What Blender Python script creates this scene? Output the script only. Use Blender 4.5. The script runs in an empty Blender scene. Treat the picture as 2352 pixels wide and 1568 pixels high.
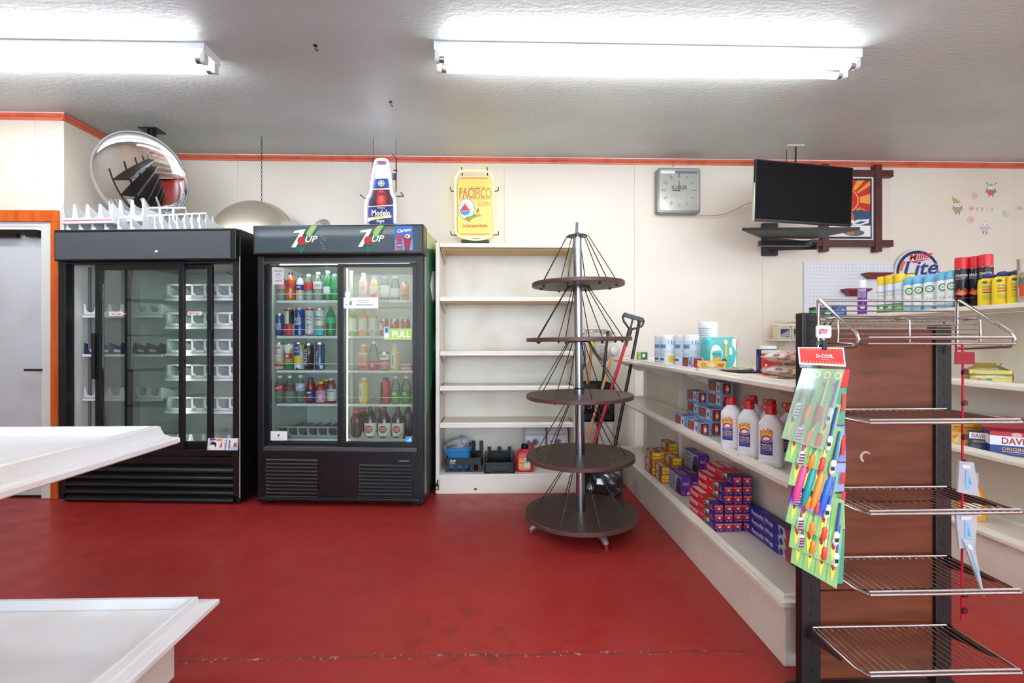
import bpy, bmesh, math, random
from mathutils import Vector, Matrix
from mathutils.geometry import tessellate_polygon
random.seed(7)
S = bpy.context.scene
C = S.collection
R = math.radians
PI = math.pi
# ---------------------------------------------------------------- camera, world, exposure
FPX = 1080.0; YAW = R(1.54); EYE = 1.175           # the frame is taken as 2352 x 1568
cd = bpy.data.cameras.new('camera'); cam = bpy.data.objects.new('camera', cd); C.objects.link(cam)
cd.sensor_width = 36.0; cd.lens = FPX / 2352 * 36; cd.clip_start = 0.05; cd.clip_end = 100
cam.location = (0, 0, EYE); cam.rotation_euler = (R(90), 0, -YAW)
S.camera = cam
wd = bpy.data.worlds.new('world'); S.world = wd; wd.use_nodes = True
wd.node_tree.nodes['Background'].inputs[0].default_value = (0.80, 0.90, 1.0, 1)
wd.node_tree.nodes['Background'].inputs[1].default_value = 6.0
S.view_settings.view_transform = 'Standard'; S.view_settings.look = 'None'
S.view_settings.exposure = 0.82; S.view_settings.gamma = 1.0
S.cycles.transparent_max_bounces = 24
TUBE_POWER = 13.0

def hit(u, v, X=None, Y=None, Z=None, M=None):
    """where the line of sight through a point of the photograph meets a plane of the room (or of the frame M)"""
    a = (u - 1176) / FPX; c = -(v - 784) / FPX
    d = Vector((a * math.cos(YAW) + math.sin(YAW), -a * math.sin(YAW) + math.cos(YAW), c)); o = Vector((0, 0, EYE))
    if M is not None:
        I = M.inverted(); o = I @ o; d = I.to_3x3() @ d
    k = (X - o.x) / d.x if X is not None else (Y - o.y) / d.y if Y is not None else (Z - o.z) / d.z
    return o + d * k
# ---------------------------------------------------------------- materials
def lin(h):
    h = h.lstrip('#'); o = []
    for i in (0, 2, 4):
        c = int(h[i:i+2], 16) / 255
        o.append(c / 12.92 if c <= .04045 else ((c + .055) / 1.055) ** 2.4)
    return (*o, 1)
MT = {}
def mat(name, col, rough=.5, metal=0.0, spec=.5, emit=None, es=0.0, noise=None, bump=None, coat=0.0, trans=0.0, scl=(1,1,1)):
    if name in MT: return MT[name]
    m = bpy.data.materials.new(name); m.use_nodes = True; nt = m.node_tree; b = nt.nodes['Principled BSDF']
    b.inputs['Base Color'].default_value = lin(col); b.inputs['Roughness'].default_value = rough
    b.inputs['Metallic'].default_value = metal; b.inputs['Specular IOR Level'].default_value = spec
    b.inputs['Coat Weight'].default_value = coat; b.inputs['Coat Roughness'].default_value = .06
    b.inputs['Transmission Weight'].default_value = trans
    if emit: b.inputs['Emission Color'].default_value = lin(emit); b.inputs['Emission Strength'].default_value = es
    if noise or bump:
        tc = nt.nodes.new('ShaderNodeTexCoord'); mp = nt.nodes.new('ShaderNodeMapping'); mp.inputs['Scale'].default_value = scl
        nt.links.new(tc.outputs['Object'], mp.inputs[0])
    if noise:                                  # (scale, colour, low, high[, detail])
        n = nt.nodes.new('ShaderNodeTexNoise'); n.inputs['Scale'].default_value = noise[0]; n.inputs['Detail'].default_value = noise[4] if len(noise) > 4 else 5
        nt.links.new(mp.outputs[0], n.inputs['Vector'])
        r = nt.nodes.new('ShaderNodeValToRGB'); r.color_ramp.elements[0].position = noise[2]; r.color_ramp.elements[1].position = noise[3]
        r.color_ramp.elements[0].color = lin(col); r.color_ramp.elements[1].color = lin(noise[1])
        nt.links.new(n.outputs['Fac'], r.inputs[0]); nt.links.new(r.outputs[0], b.inputs['Base Color'])
    if bump:                                   # (scale, strength)
        n2 = nt.nodes.new('ShaderNodeTexNoise'); n2.inputs['Scale'].default_value = bump[0]; n2.inputs['Detail'].default_value = 4
        nt.links.new(mp.outputs[0], n2.inputs['Vector'])
        bp = nt.nodes.new('ShaderNodeBump'); bp.inputs['Strength'].default_value = bump[1]; bp.inputs['Distance'].default_value = .01
        nt.links.new(n2.outputs['Fac'], bp.inputs['Height']); nt.links.new(bp.outputs[0], b.inputs['Normal'])
    MT[name] = m; return m
def K(h, rough=.45): return mat('ink ' + h + ' %.2f' % rough, h, rough)
def clear(name, tint='#ffffff', gloss=.03, body=0.0, bcol='#ffffff', ior=1.45, k=1.0, fog=None):
    """clear sheet: see-through with a Fresnel reflection and, if asked, some milky body"""
    if name in MT: return MT[name]
    m = bpy.data.materials.new(name); m.use_nodes = True; nt = m.node_tree; nt.nodes.clear()
    out = nt.nodes.new('ShaderNodeOutputMaterial'); tr = nt.nodes.new('ShaderNodeBsdfTransparent'); tr.inputs[0].default_value = lin(tint)
    gl = nt.nodes.new('ShaderNodeBsdfGlossy'); gl.inputs['Roughness'].default_value = gloss
    fr = nt.nodes.new('ShaderNodeFresnel'); fr.inputs[0].default_value = ior
    base = tr
    if body:
        df = nt.nodes.new('ShaderNodeBsdfDiffuse'); df.inputs[0].default_value = lin(bcol)
        mx = nt.nodes.new('ShaderNodeMixShader'); mx.inputs[0].default_value = body
        if fog:                                # condensation, thicker towards the top of the pane
            tc = nt.nodes.new('ShaderNodeTexCoord'); sx = nt.nodes.new('ShaderNodeSeparateXYZ'); nt.links.new(tc.outputs['Object'], sx.inputs[0])
            mr = nt.nodes.new('ShaderNodeMapRange'); nt.links.new(sx.outputs[2], mr.inputs[0])
            for i_, q_ in enumerate(fog, 1): mr.inputs[i_].default_value = q_
            nt.links.new(mr.outputs[0], mx.inputs[0])
        nt.links.new(tr.outputs[0], mx.inputs[1]); nt.links.new(df.outputs[0], mx.inputs[2]); base = mx
    mm = nt.nodes.new('ShaderNodeMath'); mm.operation = 'MULTIPLY'; mm.inputs[1].default_value = k
    nt.links.new(fr.outputs[0], mm.inputs[0])
    fm = nt.nodes.new('ShaderNodeMixShader'); nt.links.new(mm.outputs[0], fm.inputs[0])
    nt.links.new(base.outputs[0], fm.inputs[1]); nt.links.new(gl.outputs[0], fm.inputs[2]); nt.links.new(fm.outputs[0], out.inputs[0])
    MT[name] = m; return m
# ---------------------------------------------------------------- mesh building
class MB:
    def __init__(s): s.v = []; s.f = []; s.m = []
    def add(s, vs, fs, m=0):
        k = len(s.v); s.v += [tuple(v) for v in vs]
        for i, f in enumerate(fs):
            s.f.append(tuple(k + q for q in f)); s.m.append(m[i] if isinstance(m, (list, tuple)) else m)
        return s
    def box(s, x0, x1, y0, y1, z0, z1, m=0):
        vs = [(x, y, z) for z in (z0, z1) for y in (y0, y1) for x in (x0, x1)]
        return s.add(vs, [(0,4,6,2), (1,3,7,5), (0,1,5,4), (2,6,7,3), (0,2,3,1), (4,5,7,6)], m)   # -x +x -y +y -z +z
    def obox(s, p, q, w, t, m=0, up=(0,0,1)):
        """a bar from p to q, w wide and t thick"""
        p = Vector(p); q = Vector(q); d = (q - p).normalized(); a = d.cross(Vector(up))
        if a.length < 1e-4: a = d.cross(Vector((1,0,0)))
        a.normalize(); b = a.cross(d).normalized(); a *= w/2; b *= t/2
        vs = [e + i*a + j*b for e in (p, q) for i, j in ((-1,-1), (1,-1), (1,1), (-1,1))]
        return s.add(vs, [(0,1,2,3), (7,6,5,4), (0,4,5,1), (1,5,6,2), (2,6,7,3), (3,7,4,0)], m)
    def tube(s, pts, r, n=8, m=0, closed=False):
        pts = [Vector(p) for p in pts]; L = len(pts); rr = r if isinstance(r, (list, tuple)) else [r]*L
        prev = None; rings = []
        for i in range(L):
            a = pts[(i-1) % L] if (closed or i) else pts[0]; b = pts[(i+1) % L] if (closed or i < L-1) else pts[-1]
            t = (b - a); t = t.normalized() if t.length > 1e-9 else Vector((0,0,1))
            if prev is None:
                x = t.cross(Vector((0,0,1)))
                if x.length < 1e-3: x = t.cross(Vector((0,1,0)))
            else: x = prev - t * prev.dot(t)
            x.normalize(); prev = x; y = t.cross(x)
            rings.append([pts[i] + (x*math.cos(2*PI*k/n) + y*math.sin(2*PI*k/n)) * rr[i] for k in range(n)])
        vs = [v for g in rings for v in g]; fs = []
        for i in range(L if closed else L-1):
            j = (i+1) % L
            fs += [(i*n+k, i*n+(k+1) % n, j*n+(k+1) % n, j*n+k) for k in range(n)]
        if not closed: fs += [tuple(reversed(range(n))), tuple((L-1)*n+k for k in range(n))]
        return s.add(vs, fs, m)
    def loft(s, secs, n=24, c=(0,0,0), caps=True):
        """secs: (z, ax, ay[, power[, material]]) superellipse rings"""
        vs = []; fs = []; ms = []; L = len(secs)
        for q in secs:
            z, ax, ay = q[:3]; p = q[3] if len(q) > 3 else 2
            for k in range(n):
                a = 2*PI*k/n; ca, sa = math.cos(a), math.sin(a)
                vs.append((c[0] + ax*math.copysign(abs(ca)**(2/p), ca), c[1] + ay*math.copysign(abs(sa)**(2/p), sa), c[2]+z))
        for i in range(L-1):
            mm = secs[i][4] if len(secs[i]) > 4 else 0
            for k in range(n):
                fs.append((i*n+k, i*n+(k+1) % n, (i+1)*n+(k+1) % n, (i+1)*n+k)); ms.append(mm)
        if caps:
            fs.append(tuple(reversed(range(n)))); ms.append(secs[0][4] if len(secs[0]) > 4 else 0)
            fs.append(tuple((L-1)*n+k for k in range(n))); ms.append(secs[-1][4] if len(secs[-1]) > 4 else 0)
        return s.add(vs, fs, ms)
    def lathe(s, prof, n=20, c=(0,0,0), caps=True):
        return s.loft([(q[1], q[0], q[0], 2, q[2] if len(q) > 2 else 0) for q in prof], n, c, caps)
    def prism(s, poly, d0, d1, ax='z', m=0):
        """poly extruded between d0 and d1: ax z -> (x,y), y -> (x,z), x -> (y,z)"""
        f = {'z': lambda p, d: (p[0], p[1], d), 'y': lambda p, d: (p[0], d, p[1]), 'x': lambda p, d: (d, p[0], p[1])}[ax]
        n = len(poly); vs = [f(p, d0) for p in poly] + [f(p, d1) for p in poly]
        fs = [tuple(range(n)), tuple(reversed(range(n, 2*n)))] + [(i, n+i, n+(i+1) % n, (i+1) % n) for i in range(n)]
        return s.add(vs, fs, m)
    def mesh(s, name, mats, smooth=None):
        me = bpy.data.meshes.new(name); me.from_pydata(s.v, [], s.f)
        mats = mats if isinstance(mats, (list, tuple)) else [mats]
        for q in mats: me.materials.append(q)
        if any(s.m): me.polygons.foreach_set('material_index', s.m)
        bm = bmesh.new(); bm.from_mesh(me); bmesh.ops.recalc_face_normals(bm, faces=bm.faces); bm.to_mesh(me); bm.free()
        if smooth:
            me.shade_smooth(); me.set_sharp_from_angle(angle=R(smooth))
        me.update(); return me
    def build(s, name, mats, par=None, loc=None, rz=0, smooth=None, bev=0, rot=None):
        return put(name, s.mesh(name, mats, smooth), par, loc, rz, bev, rot)
def put(name, me, par=None, loc=None, rz=0, bev=0, rot=None):
    o = bpy.data.objects.new(name, me); C.objects.link(o)
    if par: o.parent = par
    if loc is not None: o.location = loc
    o.rotation_euler = rot if rot is not None else (0, 0, rz)
    if bev:
        b = o.modifiers.new('bevel', 'BEVEL'); b.width = bev; b.segments = 2; b.limit_method = 'ANGLE'; b.angle_limit = R(40)
    return o
def tag(o, label, cat, group=None):
    o['label'] = label; o['category'] = cat
    if group: o['group'] = group
    return o
def thing(name, label, cat, loc=(0,0,0), rz=0, group=None, rot=None):
    o = bpy.data.objects.new(name, None); C.objects.link(o); o.empty_display_size = .05
    o.location = loc; o.rotation_euler = rot if rot is not None else (0, 0, rz)
    return tag(o, label, cat, group)
def struct(o): o['kind'] = 'structure'; return o
def dup(root, loc, rz=None, label=None, group=None):
    r = root.copy(); C.objects.link(r); r.location = loc
    if rz is not None: r.rotation_euler = (0, 0, rz)
    if label: r['label'] = label
    if group: r['group'] = group
    for ch in root.children:
        c = ch.copy(); C.objects.link(c); c.parent = r
        for g in ch.children:
            d = g.copy(); C.objects.link(d); d.parent = c
    return r
# ---------------------------------------------------------------- lettering
GL = {}
def load_glyphs():
    chars = "ABCDEFGHIJKLMNOPQRSTUVWXYZabcdefghijklmnopqrstuvwxyz0123456789.-&'!"
    tmp = []
    for b in (0, 1):
        for ch in chars:
            for txt in (ch, 'H' + ch + 'H', 'HH'):
                cu = bpy.data.curves.new('t', 'FONT'); cu.body = txt; cu.resolution_u = 2; cu.offset = .022 if b else 0
                o = bpy.data.objects.new('t', cu); C.objects.link(o); tmp.append((b, ch, txt, o))
    bpy.context.view_layer.update(); dg = bpy.context.evaluated_depsgraph_get(); wid = {}
    for b, ch, txt, o in tmp:
        me = o.evaluated_get(dg).to_mesh()
        vs = [(v.co.x, v.co.y) for v in me.vertices]; fs = [tuple(p.vertices) for p in me.polygons]
        w = (max(x for x, y in vs) - min(x for x, y in vs)) if vs else 0
        if txt == ch: GL[b, ch] = [vs, fs, 0]
        else: wid[b, ch, txt] = w
        o.to_mesh_clear()
    for (b, ch, txt) in list(wid):
        if txt != 'HH': GL[b, ch][2] = wid[b, ch, txt] - wid[b, ch, 'HH']
    for *_, o in tmp:
        cu = o.data; bpy.data.objects.remove(o); bpy.data.curves.remove(cu)
load_glyphs()
CAPH = max(y for x, y in GL[0, 'H'][0])
def letters(t, h, bold=1, shear=0, sx=1.0, sp=0.0):
    k = h / CAPH; a = abs(k); x = 0; vs = []; fs = []
    for ch in t:
        if ch == ' ': x += .22 * a * sx; continue
        g = GL.get((bold, ch))
        if not g: continue
        n = len(vs)
        vs += [(x + (p[0] + shear*p[1])*a*sx, p[1]*k) for p in g[0]]; fs += [tuple(n+i for i in f) for f in g[1]]
        x += (g[2]*sx + sp) * a
    return vs, fs, x
def prints(par, F, items, name='print', nu=1, step=.00025, base=.0004, label=None):
    """flat print on a surface F(u, v, height above it); items r rect, e ellipse, p polygon, t text"""
    b = MB(); ms = []
    def mi(m):
        if isinstance(m, str): m = K(m)
        if m not in ms: ms.append(m)
        return ms.index(m)
    for i, it in enumerate(items):
        o = base + step*i; k = it[0]
        if k == 'r':
            _, u0, v0, u1, v1, m = it; vs = []
            for q in range(nu+1):
                u = u0 + (u1-u0)*q/nu; vs += [F(u, v0, o), F(u, v1, o)]
            b.add(vs, [(2*q, 2*q+2, 2*q+3, 2*q+1) for q in range(nu)], mi(m))
        elif k == 'e':
            _, u, v, ru, rv, m = it; n = 20
            ks = (1, .67, .34) if nu > 1 else (1,)
            vs = [F(u + ru*k_*math.cos(2*PI*q/n), v + rv*k_*math.sin(2*PI*q/n), o) for k_ in ks for q in range(n)]
            fs = [(j*n+q, j*n+(q+1) % n, (j+1)*n+(q+1) % n, (j+1)*n+q) for j in range(len(ks)-1) for q in range(n)]
            b.add(vs, fs + [tuple((len(ks)-1)*n+q for q in range(n))], mi(m))
        elif k == 'p':
            if nu > 1:                        # fine triangles so that the print follows the curve
                tr = [[Vector((it[1][i_][0], it[1][i_][1])) for i_ in t_] for t_ in tessellate_polygon([[Vector((p[0], p[1], 0)) for p in it[1]]])]
                for _ in range(2): tr = [w_ for a, c, d in tr for w_ in ((a, (a+c)/2, (a+d)/2), (c, (c+d)/2, (a+c)/2), (d, (a+d)/2, (c+d)/2), ((a+c)/2, (c+d)/2, (a+d)/2))]
                for w_ in tr: b.add([F(q.x, q.y, o) for q in w_], [(0, 1, 2)], mi(it[2]))
            else: b.add([F(p[0], p[1], o) for p in it[1]], [tuple(range(len(it[1])))], mi(it[2]))
        elif k == 't':
            _, t, u, v, h, m = it[:6]; op = it[6] if len(it) > 6 else {}
            asp = op.get('asp', 1.0)          # width of one unit of u against one unit of v
            vs, fs, w = letters(t, h, op.get('bold', 1), op.get('shear', 0), op.get('sx', 1), op.get('sp', 0))
            if not vs: continue
            s_ = 1 / asp
            if 'w' in op: s_ = op['w'] / w
            off = {'c': -w*s_/2, 'l': 0, 'r': -w*s_}[op.get('al', 'c')]; ro = R(op.get('rot', 0)); bend = op.get('bend', 0)
            P = []
            for x, y in vs:
                xx = x*s_ + off; yy = y - (h/2 if op.get('al', 'c') == 'c' else 0)
                yy += bend*(1 - (2*xx/(w*s_))**2) if bend else 0
                if ro: xx, yy = (xx*math.cos(ro) - yy*math.sin(ro)/asp), (xx*asp*math.sin(ro) + yy*math.cos(ro))
                P.append(F(u+xx, v+yy, o))
            b.add(P, fs, mi(m))
    me = bpy.data.meshes.new(name); me.from_pydata(b.v, [], b.f)
    for m in ms: me.materials.append(m)
    me.polygons.foreach_set('material_index', b.m); me.update()
    o = put(name, me, par)
    if label: o['label'] = label
    return o
def face(kind, w, d, h, z0=0.0):
    """F for a side of a box w x d x h standing on its local origin, u and v from 0 to 1"""
    return {'front': lambda u, v, o: (-w/2 + u*w, -d/2 - o, z0 + v*h), 'left': lambda u, v, o: (-w/2 - o, d/2 - u*d, z0 + v*h),
            'right': lambda u, v, o: (w/2 + o, -d/2 + u*d, z0 + v*h), 'back': lambda u, v, o: (w/2 - u*w, d/2 + o, z0 + v*h),
            'top': lambda u, v, o: (-w/2 + u*w, -d/2 + v*d, z0 + h + o)}[kind]
def round_(r, rot=0.0):
    return lambda u, v, o: ((r+o)*math.sin(u/r + rot), -(r+o)*math.cos(u/r + rot), v)
def flat(x0, y0, z0, sx=1, sz=1): return lambda u, v, o: (x0 + u*sx, y0 - o, z0 + v*sz)
def arc(cx, cy, r, a0, a1, n): return [(cx + r*math.cos(R(a0 + (a1-a0)*i/n)), cy + r*math.sin(R(a0 + (a1-a0)*i/n))) for i in range(n+1)]
def rrect(x0, x1, y0, y1, r, n=4):
    return arc(x1-r, y0+r, r, -90, 0, n) + arc(x1-r, y1-r, r, 0, 90, n) + arc(x0+r, y1-r, r, 90, 180, n) + arc(x0+r, y0+r, r, 180, 270, n)
# ================================================================ the room
CEIL = 2.89; WY = 4.38; DY = 3.62; CX = -3.27       # ceiling, back wall, door wall, corner between them
XL, XR, YF = -5.4, 5.4, -4.2
CREAM = mat('cream wall paint', '#e8dccb', .38, noise=(1.3, '#e2d3bf', .42, .75), bump=(60, .05))
CREAM2 = mat('aged shelf enamel', '#ece3d4', .34, noise=(3.0, '#dccdb4', .5, .8), bump=(90, .03))
SHELFM = mat('cream shelf enamel', '#eee6d8', .30, noise=(5.0, '#e0d3bd', .5, .85))
EDGEM = mat('white shelf edge enamel', '#f2efeb', .28, noise=(6.0, '#e6dccb', .55, .9))
ORANGE = mat('coral trim paint', '#d9694a', .4, noise=(9, '#c8553a', .45, .7))
DOORORANGE = mat('orange varnished door casing', '#d9641a', .35, noise=(5, '#b9480f', .4, .75), scl=(4, 4, .6))
GAPM = mat('pale joint', '#d6cbb9', .8)

def floor_material():
    m = bpy.data.materials.new('red painted concrete'); m.use_nodes = True; nt = m.node_tree; N = nt.nodes; L = nt.links; b = N['Principled BSDF']
    tc = N.new('ShaderNodeTexCoord')
    def noise(sc, det, rough=.55, scl=(1,1,1)):
        mp = N.new('ShaderNodeMapping'); mp.inputs['Scale'].default_value = scl; L.new(tc.outputs['Object'], mp.inputs[0])
        n = N.new('ShaderNodeTexNoise'); n.inputs['Scale'].default_value = sc; n.inputs['Detail'].default_value = det; n.inputs['Roughness'].default_value = rough
        L.new(mp.outputs[0], n.inputs['Vector']); return n.outputs['Fac']
    def ramp(src, p0, p1, c0, c1):
        r = N.new('ShaderNodeValToRGB'); r.color_ramp.elements[0].position = p0; r.color_ramp.elements[1].position = p1
        r.color_ramp.elements[0].color = c0 if isinstance(c0, tuple) else lin(c0); r.color_ramp.elements[1].color = c1 if isinstance(c1, tuple) else lin(c1)
        L.new(src, r.inputs[0]); return r.outputs[0]
    def mix(f, a, c):
        x = N.new('ShaderNodeMix'); x.data_type = 'RGBA'; L.new(f, x.inputs[0]); L.new(a, x.inputs[6])
        if isinstance(c, str): x.inputs[7].default_value = lin(c)
        else: L.new(c, x.inputs[7])
        return x.outputs[2]
    def mth(op, a, c=None, clampv=False):
        x = N.new('ShaderNodeMath'); x.operation = op; x.use_clamp = clampv
        for i, q in enumerate((a, c)):
            if q is None: continue
            if isinstance(q, (int, float)): x.inputs[i].default_value = q
            else: L.new(q, x.inputs[i])
        return x.outputs[0]
    base = ramp(noise(.9, 4), .35, .7, '#9e2a26', '#ae332e')
    base = mix(ramp(noise(11, 8, .65), .57, .74, (0,0,0,1), (.55,.55,.55,1)), base, '#7a2723')
    base = mix(ramp(noise(3.2, 9, .75, (1, 1.4, 1)), .63, .71, (0,0,0,1), (.6,.6,.6,1)), base, '#5c2b29')     # scuffs worn to the slab
    base = mix(ramp(noise(30, 3), .745, .76, (0,0,0,1), (.7,.7,.7,1)), base, '#b98b80')                      # flecks
    # the long crack across the slab in front of the fixtures
    sp = N.new('ShaderNodeSeparateXYZ'); L.new(tc.outputs['Object'], sp.inputs[0])
    wob = mth('MULTIPLY', mth('SUBTRACT', noise(5, 8, .7, (1, .02, 1)), .5), .07)
    d = mth('ABSOLUTE', mth('SUBTRACT', mth('SUBTRACT', sp.outputs[1], 1.765), wob))
    inx = mth('MULTIPLY', mth('GREATER_THAN', sp.outputs[0], -1.25), mth('LESS_THAN', sp.outputs[0], .97))
    wid = mth('MULTIPLY', noise(13, 5, .6, (1, .3, 1)), .022)
    line = mth('MULTIPLY', mth('LESS_THAN', d, mth('SUBTRACT', wid, .0055)), inx)
    chips = mth('MULTIPLY', mth('MULTIPLY', mth('LESS_THAN', d, mth('MULTIPLY', wid, 1.15)), mth('GREATER_THAN', noise(45, 4), .60)), inx)
    base = mix(mth('MULTIPLY', line, .75), base, '#6b3a36')
    base = mix(mth('MULTIPLY', chips, .5), base, '#c9a9a0')
    # the dark worn patch by the crack
    vx = N.new('ShaderNodeVectorMath'); vx.operation = 'DISTANCE'; vx.inputs[1].default_value = (-.15, 1.84, 0); L.new(tc.outputs['Object'], vx.inputs[0])
    patch = mth('MULTIPLY', mth('LESS_THAN', vx.outputs[1], mth('MULTIPLY', noise(3, 5), .5)), mth('GREATER_THAN', noise(9, 8, .75), .55))
    base = mix(mth('MULTIPLY', patch, .35), base, '#5a2826')
    L.new(base, b.inputs['Base Color'])
    L.new(ramp(noise(7, 6), .3, .75, (.28,.28,.28,1), (.5,.5,.5,1)), b.inputs['Roughness'])
    b.inputs['Specular IOR Level'].default_value = .4
    bp = N.new('ShaderNodeBump'); bp.inputs['Strength'].default_value = .12; bp.inputs['Distance'].default_value = .006
    L.new(noise(38, 4), bp.inputs['Height']); L.new(bp.outputs[0], b.inputs['Normal'])
    return m
CEILM = mat('textured ceiling paint', '#ccd5d2', .42, noise=(1.1, '#bfc7c4', .4, .75), bump=(26, .30), scl=(1, 1.7, 1))

struct(MB().box(XL-.2, XR+.2, YF-.2, WY+.2, -.12, 0).build('floor', floor_material()))
struct(MB().box(XL-.2, XR+.2, YF-.2, WY+.2, CEIL, CEIL+.12).build('ceiling', CEILM))
wb = struct(MB().box(CX-.1, XR, WY+.012, WY+.14, 0, CEIL).build('wall_back', GAPM))
x = hit(1158, 500, Y=WY).x
while x > CX: x -= 1.222
while x < XR:                                          # the sheets of wall board, 4 ft wide
    MB().box(max(x, CX)+.0007, min(x+1.222, XR)-.0007, WY, WY+.0125, 0, CEIL).build('panel', CREAM, wb, bev=.0015); x += 1.222
wl = struct(MB().box(XL, CX-.012, DY+.012, WY+.14, 2.10, CEIL).build('wall_door_side', GAPM))
DXR = hit(104.5, 784, Y=DY+.03).x; DXC = hit(121, 784, Y=DY).x; DXO = hit(138, 784, Y=DY).x   # door leaf edge, casing edges
DZT = hit(100, 510, Y=DY).z; DZC = hit(100, 484, Y=DY).z
xs = [XL, hit(80, 400, Y=DY).x, CX]
for a, b_ in zip(xs, xs[1:]):
    MB().box(a+.001, b_-.001 if b_ < CX else b_, DY, DY+.0125, DZT, CEIL).build('panel', CREAM, wl, bev=.0015)
MB().box(DXC, CX, DY, DY+.0125, 0, DZT).build('panel', CREAM, wl, bev=.0015)
MB().box(CX-.0125, CX, DY+.0125, WY, 0, CEIL).build('panel', CREAM, wl)
MB().box(DXC, CX-.0125, DY+.0125, DY+.12, 0, 2.10).build('jamb_stud', GAPM, wl)
LDX = -4.42
MB().box(XL, LDX-.05, DY, DY+.12, 0, DZT).build('panel', CREAM, wl)
struct(MB().box(XL-.12, XL, YF, WY+.14, 0, CEIL).build('wall_left', CREAM))
struct(MB().box(XR, XR+.12, YF, WY+.14, 0, CEIL).build('wall_right', CREAM))
# shop front behind the photographer: piers, sill, lintel and two panes of daylight
wf = struct(MB().box(XL, XR, YF-.12, YF, 2.55, CEIL).build('wall_front', CREAM))
MB().box(XL, XR, YF-.12, YF, 0, .45).build('sill_wall', CREAM, wf)
for a, b_ in ((XL, -2.5), (-.2, .2), (4.6, XR)): MB().box(a, b_, YF-.12, YF, .45, 2.55).build('pier', CREAM, wf)
for i, (a, b_) in enumerate(((-2.5, -.2), (.2, 4.6))):
    w_ = struct(MB().box(a, b_, YF-.07, YF-.062, .45, 2.55).build('window_%d' % (i+1), clear('window glass', '#f4fbff')))
    MB().box(a, b_, YF-.09, YF-.03, .45, .49).build('sill', EDGEM, w_)
# coral trim under the ceiling
def trim(name, p, q, n):
    """a two-step moulding from p to q against a wall whose room side is n"""
    p = Vector(p); q = Vector(q); n = Vector(n); b = MB()
    prof = [(0, 0), (.010, 0), (.013, .012), (.009, .024), (.016, .030), (.016, .050), (0, .050)]
    vs = [e + n*a + Vector((0, 0, CEIL-.058+h)) for e in (p, q) for a, h in prof]; k = len(prof)
    b.add(vs, [tuple(range(k)), tuple(reversed(range(k, 2*k)))] + [(i, k+i, k+(i+1) % k, (i+1) % k) for i in range(k)])
    return struct(b.build(name, ORANGE))
trim('trim_1', (CX, WY, 0), (XR, WY, 0), (0, -1, 0))
trim('trim_2', (XL, DY, 0), (CX+.0155, DY, 0), (0, -1, 0))
trim('trim_3', (CX, DY-.016, 0), (CX, WY, 0), (1, 0, 0))
struct(MB().box(CX, XR, WY-.010, WY, CEIL-.008, CEIL).build('trim_4', EDGEM))
struct(MB().box(XL, CX+.01, DY-.010, DY, CEIL-.008, CEIL).build('trim_5', EDGEM))
# the door
DG = mat('pale grey door paint', '#cfd1d4', .38, noise=(4, '#c3c3c2', .5, .8)); DW = mat('white door jamb paint', '#dedcd6', .4)
BLK = mat('black enamel', '#0d0d0f', .32); DARK = mat('dark bronze', '#2c2520', .35, .6)
door = struct(MB().box(LDX, DXR, DY+.035, DY+.075, .015, DZT-.05).build('door_1', DG, bev=.002))
b = MB(); b.box(DXC, DXO, DY-.02, DY, 0, DZT); casing = b.build('casing', DOORORANGE, door, bev=.003)
MB().box(LDX-.10, DXO, DY-.022, DY, DZT, DZC).build('casing', DOORORANGE, door, bev=.003)
MB().box(DXR, DXC-.0005, DY-.004, DY+.10, 0, DZT-.0005).build('jamb', DW, door, bev=.002)
MB().box(LDX, DXR, DY-.004, DY+.10, DZT-.035, DZT-.0005).build('jamb', DW, door, bev=.002)
MB().box(LDX, DXR, DY+.02, DY+.1, 0, .014).build('threshold', DARK, door)
z1 = hit(50, 527, Y=DY).z; z0 = hit(50, 538, Y=DY).z
cl = MB().box(LDX+.1, DXR-.03, DY-.01, DY+.035, z0, z1).build('door_closer', DARK, door, bev=.003)
MB().box(DXR-.10, DXR-.03, DY-.02, DY+.03, hit(90, 545, Y=DY).z, z0).build('closer_bracket', BLK, cl)
MB().box(LDX+.3, hit(42, 545, Y=DY).x, DY-.018, DY+.01, hit(50, 546, Y=DY).z, z0).build('closer_arm', DARK, cl)
p = hit(104, 849, Y=DY); q = hit(63, 849, Y=DY)
h = MB().tube([(p.x-.02, DY+.036, p.z), (p.x-.02, DY-.02, p.z), (q.x, DY-.02, p.z)], .009, 8).build('door_handle', BLK, door, smooth=50)
MB().lathe([(.026, 0), (.026, .008)], 16).build('rose', BLK, h, (p.x-.02, DY+.036, p.z), rot=(R(90), 0, 0))
p = hit(101, 744, Y=DY); MB().lathe([(.02, 0), (.018, .012), (0.001, .014)], 16).build('deadbolt', DARK, door, (p.x-.01, DY+.036, p.z), rot=(R(90), 0, 0))

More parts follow.
